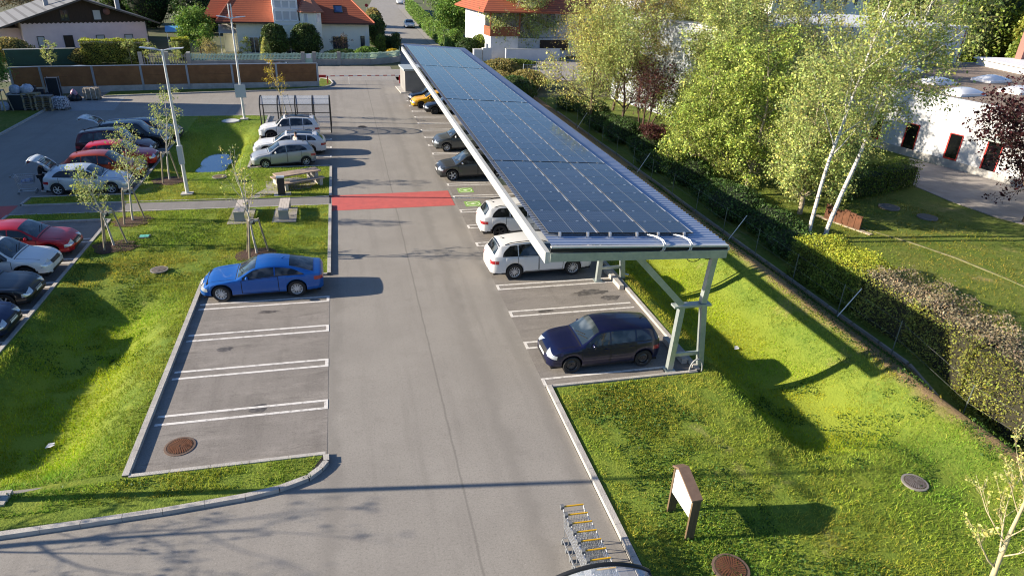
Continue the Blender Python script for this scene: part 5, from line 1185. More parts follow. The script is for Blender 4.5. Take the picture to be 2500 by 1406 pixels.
# ---- goods yard: pallets, bales, skip, boards
PALW = mat('pallet_wood', (.42,.34,.20), .85, col2=(.30,.24,.14), scale=4, bump=.2); PALS = mat('pallet_wood_grey', (.27,.25,.22), .9, col2=(.2,.18,.16), scale=4)
def pallet_mesh(mt):
    m = MB()
    for k in range(5): m.box(-.6,.6,-.4+k*.165,-.27+k*.165,.122,.144)
    for x in (-.53,0,.53):
        m.box(x-.05,x+.05,-.4,.4,0.0,.02); m.box(x-.05,x+.05,-.4,.4,.101,.121)
        for y in (-.35,0,.35): m.box(x-.07,x+.07,y-.05,y+.05,.0205,.1005)
    o = m.build('pallet', mt); d = o.data; bpy.data.objects.remove(o); return d
pm1, pm2 = pallet_mesh(PALW), pallet_mesh(PALS)
for (x, y, n, lab) in ((-24.55,62.85,9,'left'), (-23.6,62.55,8,'right')):
    for k in range(n):
        o = link('pallet', pm1 if (k+n)%3 else pm2, None, (x+rng.uniform(-.03,.03), y+rng.uniform(-.04,.04), .008+.146*k), R(rng.uniform(-3,3)))
        w_ = 'topmost' if k == n-1 else ('lowest' if k == 0 else ORD[k])
        tag(o, f'{w_} wooden pallet{"" if k in (0,n-1) else " from the ground"} in the {lab} stack by the goods yard', 'pallet', 'stacked wooden pallets')
def bale(x, y, wd, dp, hh, m_, lab, rot=0, name='bale'):
    t = thing(name, lab, 'bale', (x,y,.008), R(rot), 'strapped bales in the goods yard'); m = MB(); n = 10; rr = random.Random(int(x*10)); vs = []
    nx, ny, nz = 6, 5, 5; pts = {}
    for i in range(nx+1):
        for j in range(ny+1):
            for k in range(nz+1):
                if i in (0,nx) or j in (0,ny) or k in (0,nz):
                    q = Vector((wd*(i/nx-.5), dp*(j/ny-.5), .14+hh*k/nz)); q += Vector((rr.uniform(-1,1),rr.uniform(-1,1),rr.uniform(-1,1)))*.05
                    cx2 = 1-.10*max(abs(i/nx-.5),abs(j/ny-.5))*2*(1 if k in (0,nz) else .2); q.x *= cx2; q.y *= cx2; pts[i,j,k] = len(m.v); m.v.append(tuple(q))
    def face(a, b_, c, d): m.f.append((pts[a],pts[b_],pts[c],pts[d])); m.m.append(0)
    for i in range(nx):
        for j in range(ny): face((i,j,nz),(i+1,j,nz),(i+1,j+1,nz),(i,j+1,nz)); face((i,j+1,0),(i+1,j+1,0),(i+1,j,0),(i,j,0))
        for k in range(nz): face((i,0,k),(i+1,0,k),(i+1,0,k+1),(i,0,k+1)); face((i+1,ny,k),(i,ny,k),(i,ny,k+1),(i+1,ny,k+1))
    for j in range(ny):
        for k in range(nz): face((0,j+1,k),(0,j,k),(0,j,k+1),(0,j+1,k+1)); face((nx,j,k),(nx,j+1,k),(nx,j+1,k+1),(nx,j,k+1))
    m.build('bundle', m_, t)
    for k in range(3):
        x0 = -wd*.3+wd*.3*k; m = MB(); m.tube([(x0,-dp/2-.05,.14),(x0,-dp/2-.05,.16+hh),(x0,dp/2+.05,.16+hh),(x0,dp/2+.05,.14)], .012, 4); m.build('strap', FRAME, t)
    pl = link('base_pallet', pm2, t)
FOIL = mat('mixed_foil', (.55,.57,.62), .4, col2=(.10,.09,.12), scale=9, detail=3, contrast=(.46,.54)); CARD = mat('cardboard', (.36,.30,.22), .9, col2=(.28,.23,.17), scale=6)
bale(-22.6,62.75,1.15,.8,.85,FOIL,'bale of mixed white and coloured packaging film in front of the pallets',-4)
bale(-21.45,67.0,1.25,.8,.85,CARD,'bale of brown cardboard by the fence at the paved yard',4)
t = thing('rubbish_bags', 'heap of dark sacks with a pink sack on top, beside the cardboard bale', 'sacks', (-22.75,66.5,.01)); 
for k, (x, y, z, r, c) in enumerate(((-.2,0,.0,.36,(.012,.014,.022)),(.25,.05,0,.34,(.012,.014,.02)),(0,-.2,.05,.3,(.02,.02,.025)),(.05,.05,.42,.28,(.42,.25,.34)))):
    m = MB(); m.lathe([(.001,0),(r*.9,.05),(r,.22),(r*.7,.42),(r*.2,.55),(.001,.56)], 9, (x,y,z)); m.build('sack', mat('sack%d' % (k==3), c, .35), t, smooth=True)
t = thing('waste_skip', 'dark blue waste container piled with white sacks at the left', 'skip', (-25.55,63.0,.0), R(2))
m = MB(); m.box(-.65,.65,-.5,.5,.05,1.25); m.build('container', mat('skip_blue', (.012,.02,.03), .5), t); m = MB(); m.box(-.7,.7,-.55,-.5,1.2,1.29); m.box(-.7,.7,.5,.55,1.2,1.29); m.box(-.7,-.65,-.5,.5,1.2,1.29); m.box(.65,.7,-.5,.5,1.2,1.29); m.build('rim', mat('skip_rim', (.30,.34,.40), .5), t)
SACK = mat('sack_film', (.55,.60,.70), .35, col2=(.32,.38,.50), scale=6)
for (x, y, z, r, lab) in ((-25.65,63.0,1.25,.42,'whitish film sack, left one on the waste container'), (-24.85,63.1,1.30,.46,'striped film sack, right one leaning over the pallets'), (-26.6,62.6,0,.45,'film sack on the grass by the staked tree')):
    m = MB(); vs = []; rr = random.Random(int(r*100))
    m.lathe([(.001,0),(r*.8,.04),(r,.25),(r*.95,.45),(r*.55,.62),(.001,.68)], 12); m.v = [(a+rr.uniform(-.04,.04), b_+rr.uniform(-.04,.04), c+rr.uniform(-.03,.03)) for a,b_,c in m.v]
    tag(m.build('film_sack', SACK, smooth=True, loc=(x,y,z)), lab, 'sack', 'film sacks in the goods yard')
t = thing('roll_cage', 'tall dark covered roll cage against the brown fence', 'roll cage', (-24.5,67.6,.01), R(6)); m = MB(); m.box(-.42,.42,-.35,.35,.12,1.75); m.build('cover', mat('cage_cover', (.010,.014,.02), .5), t); m = MB()
for x in (-.44,.44):
    for y in (-.37,.37): m.box(x-.02,x+.02,y-.02,y+.02,.02,1.8)
m.build('frame', STL, t)
for k in range(3):
    t = thing('empty_crates', ['low stack of dark crates before the fence, beside the roll cage','second low stack of dark crates before the fence','third low stack of dark crates before the fence'][k], 'crates', (-25.9+k*.55,66.9+k*.1,.01), R(5), 'crate stacks at the fence'); 
    for j in range(4-k): m = MB(); z = .3*j; m.box(-.24,.24,-.18,.18,z,z+.02); m.box(-.24,-.21,-.18,.18,z+.02,z+.28); m.box(.21,.24,-.18,.18,z+.02,z+.28); m.box(-.209,.209,-.18,-.15,z+.02,z+.28); m.box(-.209,.209,.15,.18,z+.02,z+.28); m.build('crate', mat('crate_dark', (.03,.035,.05), .6), t)
# ---- chain link fence along the right boundary
t = thing('mesh_fence', 'thin wire mesh fence with slim posts along the foot of the right hedge', 'fence', (18.75,25,0)); O = Vector((18.75,25,0)); FY = np.arange(11.0,66.5,3.05)
def fx(y): return 18.75+.9*max(0,(16-y))/5
for i, y in enumerate(FY): m = MB(); z = float(hgt(fx(y),y)); m.tube([(fx(y)-O.x,y-O.y,z-.1),(fx(y)-O.x,y-O.y,z+1.45)], .018, 6); m.build('post', mat('fence_post_green', (.17,.20,.17), .5, .3), t)
m = MB()
for y, y2 in zip(FY, FY[1:]):
    for h_ in (.12,.75,1.38): m.tube([(fx(y)-O.x,y-O.y,float(hgt(fx(y),y))+h_),(fx(y2)-O.x,y2-O.y,float(hgt(fx(y2),y2))+h_)], .0025, 4)
m.build('tension_wire', mat('fence_wire', (.25,.27,.26), .5, .5), t)
for y in (19.6,27.9,39.6,52.1,66.0):
    m = MB(); z = float(hgt(18.3,y)); m.tube([(18.2-O.x,y-O.y,z),(18.95-O.x,y-O.y-.1,z+1.35)], .02, 6); m.build('stay', POLE, t)
m = MB()
for y in np.arange(12,60,1.5): m.bar((18.95-O.x,y-O.y,float(hgt(18.9,y))+.03),(18.95-O.x,y+1.42-O.y,float(hgt(18.9,y+1.4))+.03),.09,.12)
m.build('edging_stone', mat('edging_stone', (.36,.33,.28), .9, col2=(.25,.22,.18), scale=3), t)
# garden features right of the hedge
t = thing('garden_shed', 'low rusty brown timber screen behind the birch trunks', 'shed', (26.3,29.6,0), R(-70)); m = MB()
for k in range(6): m.box(-1.2+k*.36,-1.2+k*.36+.34,-.05,.05,.12,.95-.05*(k%3))
m.build('boards', mat('rusty_boards', (.17,.07,.035), .9, col2=(.09,.04,.02), scale=2.5), t); m = MB()
for k in range(8): m.box(-1.7+k*.42,-1.7+k*.42+.38,-.15,.15,-.05,.11)
m.build('foot_blocks', mat('foot_block', (.50,.42,.30), .9, col2=(.4,.33,.24), scale=4), t)
for (x, y, r, lab) in ((31.2,31.9,.6,'flat grey round lid in the shaded garden lawn, farther one'), (32.2,30.0,.55,'flat grey round lid in the shaded garden lawn, nearer one')):
    t = thing('drain_cover', lab, 'lid', (x,y,.1)); m = MB(); m.lathe([(r,-.03),(r,.05),(r*.9,.07)], 22); m.build('rim', IRON, t); m = MB(); m.lathe([(r*.9,.07),(.001,.08)], 22); m.build('lid', mat('lid_grey',(.09,.10,.10),.8), t)
m = MB()
px = [(27.0,29.0),(28.2,26.8),(29.0,24.6),(29.4,22.2),(29.6,19.5),(30.1,16.5)]
for a, b_ in zip(px, px[1:]): m.bar((*a,.08),(*b_,.08),.10,.05)
tag(m.build('edging_path', mat('edging_pale', (.22,.20,.11), .9, col2=(.14,.16,.05), scale=2)), kind='structure')
# gate and posts at the far right yard
t = thing('yard_gate', 'grey tubular yard gate in front of the pale paved yard', 'gate', (22.2,79.6,0), R(6)); 
for x in (-1.6,0,3.2): m = MB(); m.tube([(x,0,0),(x,0,1.6)], .05, 6); m.build('post', STL, t)
m = MB(); m.tube([(-1.6,0,1.5),(3.2,0,1.5)], .03, 6); m.tube([(-1.6,0,.15),(3.2,0,.15)], .03, 6)
for k in range(24): m.tube([(-1.5+k*.2,0,.15),(-1.5+k*.2,0,1.5)], .008, 4)
m.build('grid', STL, t)
t = thing('garden_wall', 'low white garden wall at the foot of the balcony house', 'wall', (21.8,93.9,0), R(6)); m = MB(); m.box(0,8,0,.3,0,1.5); m.build('face', WALLW, t); m = MB(); m.box(-.05,8.05,-.04,.34,1.503,1.58); m.build('coping', GALVW, t)
# pond
m = MB(); rr = random.Random(4); pts = []
for k in range(22):
    a = 2*math.pi*k/22; r = 1+.12*rr.uniform(-1,1); pts.append((-9.0+2.3*r*math.cos(a), 49.6+4.6*r*math.sin(a), -1.03))
m.add(pts, [tuple(range(22))]); tag(m.build('pond_water', mat('pond_water', (.30,.36,.42), .01, .55, .9, .0)), kind='structure')
# ------------------------------------------------------------------ vegetation
def leafmat(name, col, trans=.35): return mat(name, col, .55, 0, .35, attr='tint', trans=trans)
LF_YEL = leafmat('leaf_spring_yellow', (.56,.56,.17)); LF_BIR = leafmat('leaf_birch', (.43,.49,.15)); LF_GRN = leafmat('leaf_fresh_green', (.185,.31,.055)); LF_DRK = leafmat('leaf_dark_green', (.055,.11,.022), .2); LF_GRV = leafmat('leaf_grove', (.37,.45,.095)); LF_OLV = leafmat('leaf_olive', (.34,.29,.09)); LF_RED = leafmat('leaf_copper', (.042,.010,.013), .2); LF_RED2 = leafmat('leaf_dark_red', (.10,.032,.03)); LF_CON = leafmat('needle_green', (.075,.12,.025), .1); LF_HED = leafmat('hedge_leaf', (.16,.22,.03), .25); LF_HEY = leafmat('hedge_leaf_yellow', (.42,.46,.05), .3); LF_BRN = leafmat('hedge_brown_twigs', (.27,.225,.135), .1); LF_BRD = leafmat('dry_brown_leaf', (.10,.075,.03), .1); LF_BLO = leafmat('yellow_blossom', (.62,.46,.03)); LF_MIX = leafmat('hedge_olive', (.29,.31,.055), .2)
BK_BIR = mat('bark_birch', (.66,.63,.58), .8, col2=(.10,.09,.085), scale=4, detail=4, contrast=(.55,.60), stretch=(.8,.8,3.5)); BK_TWG = mat('twig_ochre', (.30,.26,.15), .9, col2=(.20,.17,.10), scale=6); BK_BRN = mat('bark_brown', (.14,.10,.07), .9, col2=(.085,.06,.04), scale=6); BK_PAL = mat('bark_pale', (.36,.31,.22), .9, col2=(.26,.22,.15), scale=6); BK_YEL = mat('bark_yellow_twig', (.52,.45,.22), .8, col2=(.40,.34,.17), scale=5); BK_WHT = mat('trunk_whitewash', (.58,.55,.50), .9, col2=(.45,.42,.37), scale=6)
def leaves(name, parent, P, size, m_, seed=0, tint=(.55,1.35), hue=.12, asp=.62, flat=0.0, kind=None, clump=None, hang=0.):
    g = np.random.default_rng(seed); n = len(P)
    d = g.normal(size=(n,3)); d /= np.linalg.norm(d, axis=1)[:,None]
    if hang: d[:,2] -= hang; d /= np.linalg.norm(d, axis=1)[:,None]
    e = g.normal(size=(n,3)); 
    if flat: d[:,2] *= (1-flat); d /= np.linalg.norm(d, axis=1)[:,None]
    a = np.cross(d, e); a /= np.linalg.norm(a, axis=1)[:,None]+1e-9
    s = size*(g.uniform(.45,1.1,size=n)+.7*(g.random(n)<.2))[:,None]
    V = np.stack([P-d*s*.5, P+a*s*asp*.5, P+d*s*.5, P-a*s*asp*.5], 1).reshape(-1,3)
    F = np.arange(4*n).reshape(n,4)
    t = g.uniform(tint[0], tint[1], size=n)
    if clump is not None: t *= clump
    c = np.stack([t*(1+g.normal(size=n)*hue), t, t*(1+g.normal(size=n)*hue)], 1).clip(.02, 3)
    return fast_mesh(name, V, F, m_, parent, np.repeat(c, 4, 0))
def rotv(v, ax, an): return Matrix.Rotation(an, 3, ax) @ v
def skeleton(r, h, tr, cfg, base=Vector((0,0,0)), d0=Vector((0,0,1))):
    tubes = MB(); tw = []
    def br(p, d, L, rad, lvl):
        n = max(3, int(L/cfg['seg'][lvl])); pts = [p.copy()]; rs = [rad]
        for i in range(n):
            d = (d + Vector((r.gauss(0,1),r.gauss(0,1),r.gauss(0,1)))*cfg['wig'][lvl] + Vector((0,0,cfg['up'][lvl]))).normalized()
            p = p+d*(L/n); pts.append(p.copy()); rs.append(max(.004, rad*(1-(i+1)/n*(1-cfg['tap'][lvl]))))
        tubes.tube(pts, rs, cfg['sides'][lvl], 1 if lvl >= cfg.get('thin', 9) else 0, cap=False)
        if lvl >= cfg['lf']:
            for q in pts[1:]: tw.append((q, lvl))
        if lvl+1 >= len(cfg['n']): return
        k = cfg['n'][lvl]; k = max(1, int(k*r.uniform(.8,1.2)*(L/cfg['ref'][lvl] if lvl else 1)))
        for j in range(k):
            f = cfg['t0'][lvl]+(1-cfg['t0'][lvl])*(j+r.random())/k; x = f*n; i = min(n-1, int(x)); q = pts[i].lerp(pts[i+1], x-i); dd = (pts[i+1]-pts[i]).normalized()
            az = j*2.4+r.uniform(-.6,.6); perp = dd.orthogonal().normalized(); perp = rotv(perp, dd, az); an = cfg['ang'][lvl]*r.uniform(.75,1.25)
            nd = (dd*math.cos(an)+perp*math.sin(an)).normalized(); nl = L*cfg['lr'][lvl]*(cfg['env'](f) if lvl == 0 else (1-.45*f))*r.uniform(.75,1.2)
            br(q, nd, nl, max(.005, (rs[i]*(1-x+i)+rs[i+1]*(x-i))*cfg['rr'][lvl]), lvl+1)
    br(base, d0, h, tr, 0)
    return tubes, tw
CF = dict(seg=(.6,.45,.35,.3), wig=(.05,.12,.18,.22), up=(.03,.06,.04,.0), tap=(.15,.15,.2,.3), sides=(8,5,4,3), n=(18,7,5,0), ref=(1,2.4,1.0,1), t0=(.2,.15,.1,0), ang=(.95,.8,.75,.7), lr=(.38,.5,.55,.5), rr=(.5,.55,.6,.6), lf=2, env=lambda f: math.sin(math.pi*min(1,.18+.82*f))**.7+.12)
def cfg(**k): c = dict(CF); c.update(k); return c
def tree(name, label, loc, h, tr, lm, bark, n, size, spread=.3, cf=CF, seed=1, group=None, lean=(0,0), cat='tree', tint=(.55,1.35), hang=0., parts=('trunk','crown'), multi=1, clumpy=.35):
    r = random.Random(seed); t = thing(name, label, cat, loc, 0, group); allw = []; mb = None
    for k in range(multi):
        a = 2.1*k+seed; off = Vector((math.cos(a)*.15*(multi>1), math.sin(a)*.15*(multi>1), -.05)); d0 = Vector((lean[0]+(.22*math.cos(a) if multi > 1 else 0), lean[1]+(.22*math.sin(a) if multi > 1 else 0), 1)).normalized()
        tb, tw = skeleton(r, h*(r.uniform(.8,1) if multi > 1 else 1), tr, cf, off, d0)
        if mb is None: mb = tb
        else: o_ = len(mb.v); mb.v += tb.v; mb.f += [tuple(q+o_ for q in f_) for f_ in tb.f]; mb.m += tb.m
        allw += tw
    mb.build(parts[0], [bark, BK_TWG], t, smooth=True, sharp=0)
    if n:
        g = np.random.default_rng(seed); W = np.array([tuple(p) for p, l in allw]); wt = np.array([1+.8*(l > 2) for p, l in allw]); i = g.choice(len(W), n, p=wt/wt.sum())
        P = W[i]+g.normal(size=(n,3))*np.array([1,1,.85])*spread*g.uniform(.3,1,size=(n,1)); P[:,2] = np.maximum(P[:,2], .15)
        if hang: P[:,2] -= np.abs(g.normal(size=n))*hang
        cl = g.uniform(1-clumpy, 1+clumpy, size=len(W))[i]
        leaves(parts[1], t, P, size, lm, seed, tint, clump=cl, hang=hang*1.5)
    return t
def hedge(label, pts, wd, h, lm, n, size, seed=1, name='hedge', top=None, cat='hedge', core=(.030,.045,.010), rough=.10, group=None, z0=0., twig=None, base_fade=0.):
    """clipped or loose hedge along a polyline: dark inner mass and a leaf layer"""
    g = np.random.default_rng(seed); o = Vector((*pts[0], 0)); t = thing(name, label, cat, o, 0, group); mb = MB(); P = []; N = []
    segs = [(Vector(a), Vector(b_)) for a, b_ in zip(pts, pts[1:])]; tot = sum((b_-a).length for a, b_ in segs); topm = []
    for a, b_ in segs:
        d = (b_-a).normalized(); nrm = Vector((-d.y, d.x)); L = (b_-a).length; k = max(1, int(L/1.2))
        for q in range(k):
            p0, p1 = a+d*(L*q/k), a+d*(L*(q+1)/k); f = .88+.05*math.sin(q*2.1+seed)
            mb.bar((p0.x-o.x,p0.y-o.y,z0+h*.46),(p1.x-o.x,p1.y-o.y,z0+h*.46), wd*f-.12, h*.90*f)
        m = int(n*L/tot); u = g.uniform(-.02,1.02,m)*L; face = g.random(m); s_, tp = h/(2*h+wd), wd/(2*h+wd)
        x = np.where(face < s_, -wd/2, np.where(face < 2*s_, wd/2, g.uniform(-.5,.5,m)*wd)); z = np.where(face < 2*s_, g.uniform(.02,1,m)*h, h)
        ux = np.array([d.x,d.y,0]); nx = np.array([nrm.x,nrm.y,0]); base = np.array([a.x-o.x,a.y-o.y,0])
        q = base+u[:,None]*ux+x[:,None]*nx; q[:,2] = z0+z
        wob = hnoise(u, z, 1.1, seed)-.5; q += np.where((face < 2*s_)[:,None], np.sign(x)[:,None]*nx*wob[:,None]*rough*2.2, 0); q[:,2] += np.where(face >= 2*s_, (hnoise(u, x+5, 1.3, seed)-.5)*rough*3, 0)
        q += g.normal(size=q.shape)*rough*.45; P.append(q); topm.append(face >= 2*s_)
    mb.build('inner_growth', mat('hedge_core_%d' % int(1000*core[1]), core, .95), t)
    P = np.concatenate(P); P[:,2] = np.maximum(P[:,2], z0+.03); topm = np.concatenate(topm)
    cl = .65+.7*hnoise(P[:,0]+P[:,2], P[:,1]+P[:,2]*.7, .9, seed)
    if top is not None:
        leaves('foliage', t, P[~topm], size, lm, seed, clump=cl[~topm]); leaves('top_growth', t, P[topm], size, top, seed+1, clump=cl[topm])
    else: leaves('foliage', t, P, size, lm, seed, clump=cl)
    return t
def blob(name, label, loc, rx, ry, h, lm, n, size, seed=1, cat='shrub', core=(.030,.045,.010), group=None, shape='round', z0=0.0, trunk=.0):
    """dense rounded or columnar evergreen: dark heart plus leaf shell"""
    g = np.random.default_rng(seed); t = thing(name, label, cat, loc, 0, group)
    def prof(z):
        if shape == 'cone': return np.clip(1-z,0,1)**.75*.98+.03
        if shape == 'column': return np.clip(1-np.abs(2*z-1)**6,0,1)**.5
        if shape == 'clip': return np.clip(np.minimum(1, .55+1.9*z)*np.clip(1-np.clip((z-.22)/.78,0,1)**2.1*.52,0,1)*np.clip((1-z)/.05,0,1)**.3,0,1)
        return np.sqrt(np.clip(1-(2*z-1)**2,0,1))*np.clip(.6+z,0,1)**.3
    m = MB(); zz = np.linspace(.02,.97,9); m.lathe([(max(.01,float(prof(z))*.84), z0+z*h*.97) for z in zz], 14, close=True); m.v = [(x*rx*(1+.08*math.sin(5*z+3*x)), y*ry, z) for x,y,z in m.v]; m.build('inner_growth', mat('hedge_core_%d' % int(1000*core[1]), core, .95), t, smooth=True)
    if trunk: m = MB(); m.tube([(0,0,0),(0,0,z0+.3)], trunk, 7); m.build('trunk', BK_BRN, t)
    z = g.random(n)**.85; a = g.uniform(0,2*math.pi,n); lump = 1+.16*(hnoise(a*2.2+seed, z*5, 1, seed)-.5)*2; rr = prof(z)*lump*g.uniform(.84,1.06,n)
    P = np.stack([np.cos(a)*rr*rx, np.sin(a)*rr*ry, z0+z*h], 1)+g.normal(size=(n,3))*.05
    cl = .6+.8*hnoise(a*3, z*6, 1, seed+3); leaves('foliage', t, P, size, lm, seed, clump=cl); return t

# ---- young staked trees
def stakes(loc, label, hh=1.7, sp=.42):
    t = thing('tree_stakes', label, 'tree stakes', loc, 0, 'timber stakes around the young trees'); tops = []
    for k, a in enumerate((.6,2.5,4.2)):
        p = Vector((math.cos(a)*sp*1.35, math.sin(a)*sp*1.35, -.05)); q = Vector((math.cos(a)*sp*.62, math.sin(a)*sp*.62, hh)); tops.append(q); m = MB(); m.tube([p, q], .042, 8); m.build('stake', BK_PAL, t)
    m = MB()
    for a, b_ in zip(tops, tops[1:]+tops[:1]): m.bar(a-Vector((0,0,.07)), b_-Vector((0,0,.07)), .025, .09)
    m.build('cross_rails', BK_WHT, t); m = MB(); m.lathe([(.08,hh-.2),(.085,hh-.05)], 10); m.build('tie_strap', mat('strap_black', (.02,.02,.02), .7), t)
YC = cfg(seg=(.35,.25,.2,.2), n=(15,4,3,0), ref=(1,1.1,.5,1), t0=(.38,.2,.1,0), ang=(.70,.6,.6,.5), lr=(.30,.5,.5,.5), up=(.01,.10,.06,.03), lf=1, env=lambda f: 1.25-.75*f, sides=(7,4,3,3))
chip = mat('bark_mulch', (.10,.055,.038), .95, col2=(.05,.028,.020), scale=16, bump=1., bscale=25)
for i, (x, y, hh, n, lab, bare) in enumerate(((-10.27,41.6,4.9,1700,'staked young tree with pale green leaves beside the lamp pole with the box',0), (-10.62,34.85,4.4,1600,'staked young leafy tree between footpath and silver hatchback, middle one of the left three',0), (-10.6,31.5,3.7,1350,'shortest staked leafy tree, on the lawn by the red hatchback',0), (-4.30,29.7,4.6,420,'thin staked tree with few yellow buds behind the blue coupe',1), (-4.8,59.4,4.4,700,'slender yellowish staked tree rising behind the trolley shelter',2), (-26.3,61.9,4.7,7000,'dense green young tree on stakes at the left picture edge',3))):
    z = float(hgt(x,y)) if i not in (4,5) else .05
    lm = (LF_BIR, LF_YEL, LF_BLO, LF_GRN)[bare]
    tree('young_tree', lab, (x,y,z), hh, .055, lm, BK_WHT if bare in (0,1) else BK_YEL, n, .085 if bare != 3 else .11, .16 if bare != 3 else .35, cfg(**{**YC, 'wig': (.035,.10,.18,.2)}), 31+i, 'young staked trees', clumpy=.3)
    stakes((x,y,z), lab.replace('staked ', '').replace(' on stakes','').split(' with')[0].join(['round timber stakes holding the ','']) if False else ['timber stakes round the young tree beside the lamp pole','timber stakes at the footpath tree, middle of the left three','timber stakes round the shortest tree near the red hatchback','timber stakes round the thin tree behind the blue coupe','timber stakes round the yellowish tree behind the shelter','timber stakes round the dense tree at the left edge'][i])
    m = MB(); g = random.Random(i); pts = [(x+.92*(1+.18*g.uniform(-1,1))*math.cos(a), y+.85*(1+.18*g.uniform(-1,1))*math.sin(a)) for a in np.linspace(0,2*math.pi,19)[:-1]]
    if i < 4:
        m.add([(x,y,float(hgt(x,y))+.10)]+[(px_,py_,float(hgt(px_,py_))+.025) for px_,py_ in pts], [(0,k+1,(k+1)%18+1) for k in range(18)]); tag(m.build('mulch_bed', chip), kind='structure')
# bare young tree in the lower right corner
tree('young_tree', 'almost bare young tree with pale twigs in the lower right corner', (12.05,6.72,.05), 5.0, .085, LF_YEL, mat('bark_cream', (.58,.50,.30), .8, col2=(.45,.38,.22), scale=5), 1500, .055, .05, cfg(seg=(.35,.3,.25,.2), n=(13,5,3,0), ref=(1,1.6,.7,1), t0=(.42,.2,.2,0), ang=(.80,.55,.5,.5), lr=(.42,.5,.5,.5), up=(.0,.12,.08,.03), wig=(.02,.09,.12,.2), lf=2, env=lambda f: 1.15-.8*f, sides=(8,5,4,3), rr=(.42,.5,.55,.6)), 77, lean=(-.24,.08))
# tree beyond the lower left edge whose branches shade the road
tree('roadside_tree', 'bare spreading tree outside the lower left picture edge', (-14.6,14.1,0), 4.7, .14, LF_OLV, BK_BRN, 500, .10, .15, cfg(n=(13,5,4,0), t0=(.28,.2,.2,0), wig=(.1,.2,.25,.25), lr=(.6,.5,.5,.5), ang=(1.0,.8,.7,.6), env=lambda f: 1.1-.5*f, rr=(.45,.5,.5,.5)), 9)
# ---- tall birches and the leafy group on the right
BC = cfg(thin=2, tap=(.3,.2,.2,.3), rr=(.45,.5,.55,.6), n=(20,8,5,0), t0=(.30,.12,.08,0), ang=(.66,.75,.7,.6), lr=(.27,.55,.6,.5), up=(.02,.03,-.10,-.2), wig=(.03,.09,.16,.2), ref=(1,2.6,1.2,1), env=lambda f: 1.25-.8*f)
tree('birch_tree', 'white stemmed birch standing right of its leaning twin behind the clipped hedge', (23.9,28.0,.05), 16.0, .115, LF_BIR, BK_BIR, 22000, .11, .22, BC, 3, 'birches behind the hedge', lean=(.15,.02), hang=.25)
tree('birch_tree', 'white stemmed birch, left one of the pair behind the clipped hedge', (22.6,27.6,.05), 14.0, .10, LF_BIR, BK_BIR, 16000, .11, .22, BC, 4, 'birches behind the hedge', lean=(.03,.06), hang=.25)
LC = cfg(n=(24,8,6,0), t0=(.07,.12,.1,0), ang=(1.12,.8,.8,.7), lr=(.43,.5,.5,.5), up=(.02,.02,.0,-.03), env=lambda f: 1.05-.62*f)
for i, (x, y, hh, n, lm, lab) in enumerate(((24.9,41.6,8.4,34000,LF_GRV,'broad fresh green tree at the middle of the right hand grove'), (23.6,35.2,8.6,34000,LF_GRV,'fresh green tree of the grove nearest the mesh fence'), (24.9,31.6,7.6,24000,LF_BIR,'bushy light green tree directly left of the birch pair'), (27.6,47.5,10.6,32000,LF_BIR,'tall pale green tree far behind the birch pair'), (28.6,49.5,9.6,26000,LF_BIR,'tall loose pale tree at the back of the grove'), (26.8,45.0,9.4,26000,LF_BIR,'pale loose tree between the broad green tree and the willow'), (31.5,53.5,11.5,24000,LF_YEL,'tall yellowish tree in front of the white hall'), (36.0,58.0,10.5,20000,LF_BIR,'pale tree touching the white hall, farthest of the grove'), (34.5,50.0,12.5,24000,LF_BIR,'tall airy tree before the middle of the white hall'), (38.2,50.8,11.5,20000,LF_YEL,'pale airy tree left of the workshop corner'), (21.9,38.6,6.8,20000,LF_GRV,'low spreading green tree hanging over the fence shade'))):
    tree('grove_tree', lab, (x,y,.05), hh, .15, lm, BK_PAL, int(n*1.35), .12, .29, LC, 50+i, 'leafy trees of the right hand grove', clumpy=.75, tint=(.35,1.5))
tree('birch_tree', 'tall birch with forked white stem at the back of the grove', (30.5,57.8,.05), 14.5, .17, LF_YEL, BK_BIR, 22000, .14, .26, BC, 12, 'birches behind the hedge', hang=.2)
tree('birch_tree', 'slim birch to the right of the forked one, before the white hall', (34.0,55.5,.05), 13.2, .14, LF_BIR, BK_BIR, 16000, .14, .26, BC, 13, 'birches behind the hedge', hang=.2)
WC = cfg(n=(18,9,6,0), t0=(.12,.1,.1,0), ang=(.85,.7,.6,.5), lr=(.48,.5,.55,.5), up=(.03,.05,-.04,-.1))
tree('willow_tree', 'yellow green willow like tree nearest the carport edge', (20.1,54.2,.05), 9.6, .15, LF_YEL, BK_BRN, 24000, .13, .26, WC, 21, 'pale trees behind the carport', hang=.25)
tree('willow_tree', 'pale green twin stemmed tree right behind the willow', (21.6,51.0,.05), 8.8, .13, LF_BIR, BK_BRN, 17000, .12, .25, WC, 22, 'pale trees behind the carport')
tree('willow_tree', 'olive brown budding tree between willow and forked birch', (24.6,60.5,.05), 10.4, .14, LF_OLV, BK_BRN, 20000, .15, .36, WC, 23, 'pale trees behind the carport')
tree('bare_tree', 'brown tree with mostly bare crossing branches at the top', (31.5,72,.05), 11.0, .15, LF_BRD, BK_BRN, 6000, .15, .35, WC, 24)
tree('copper_shrub', 'reddish brown many stemmed shrub in the shade of the grove', (22.6,49.0,.05), 6.4, .07, LF_RED2, mat('bark_reddish', (.10,.055,.045), .9), 3800, .13, .30, cfg(n=(12,6,4,0), t0=(.3,.15,.1,0), ang=(.5,.6,.6,.5), lr=(.4,.5,.5,.5)), 25, multi=6, cat='shrub')
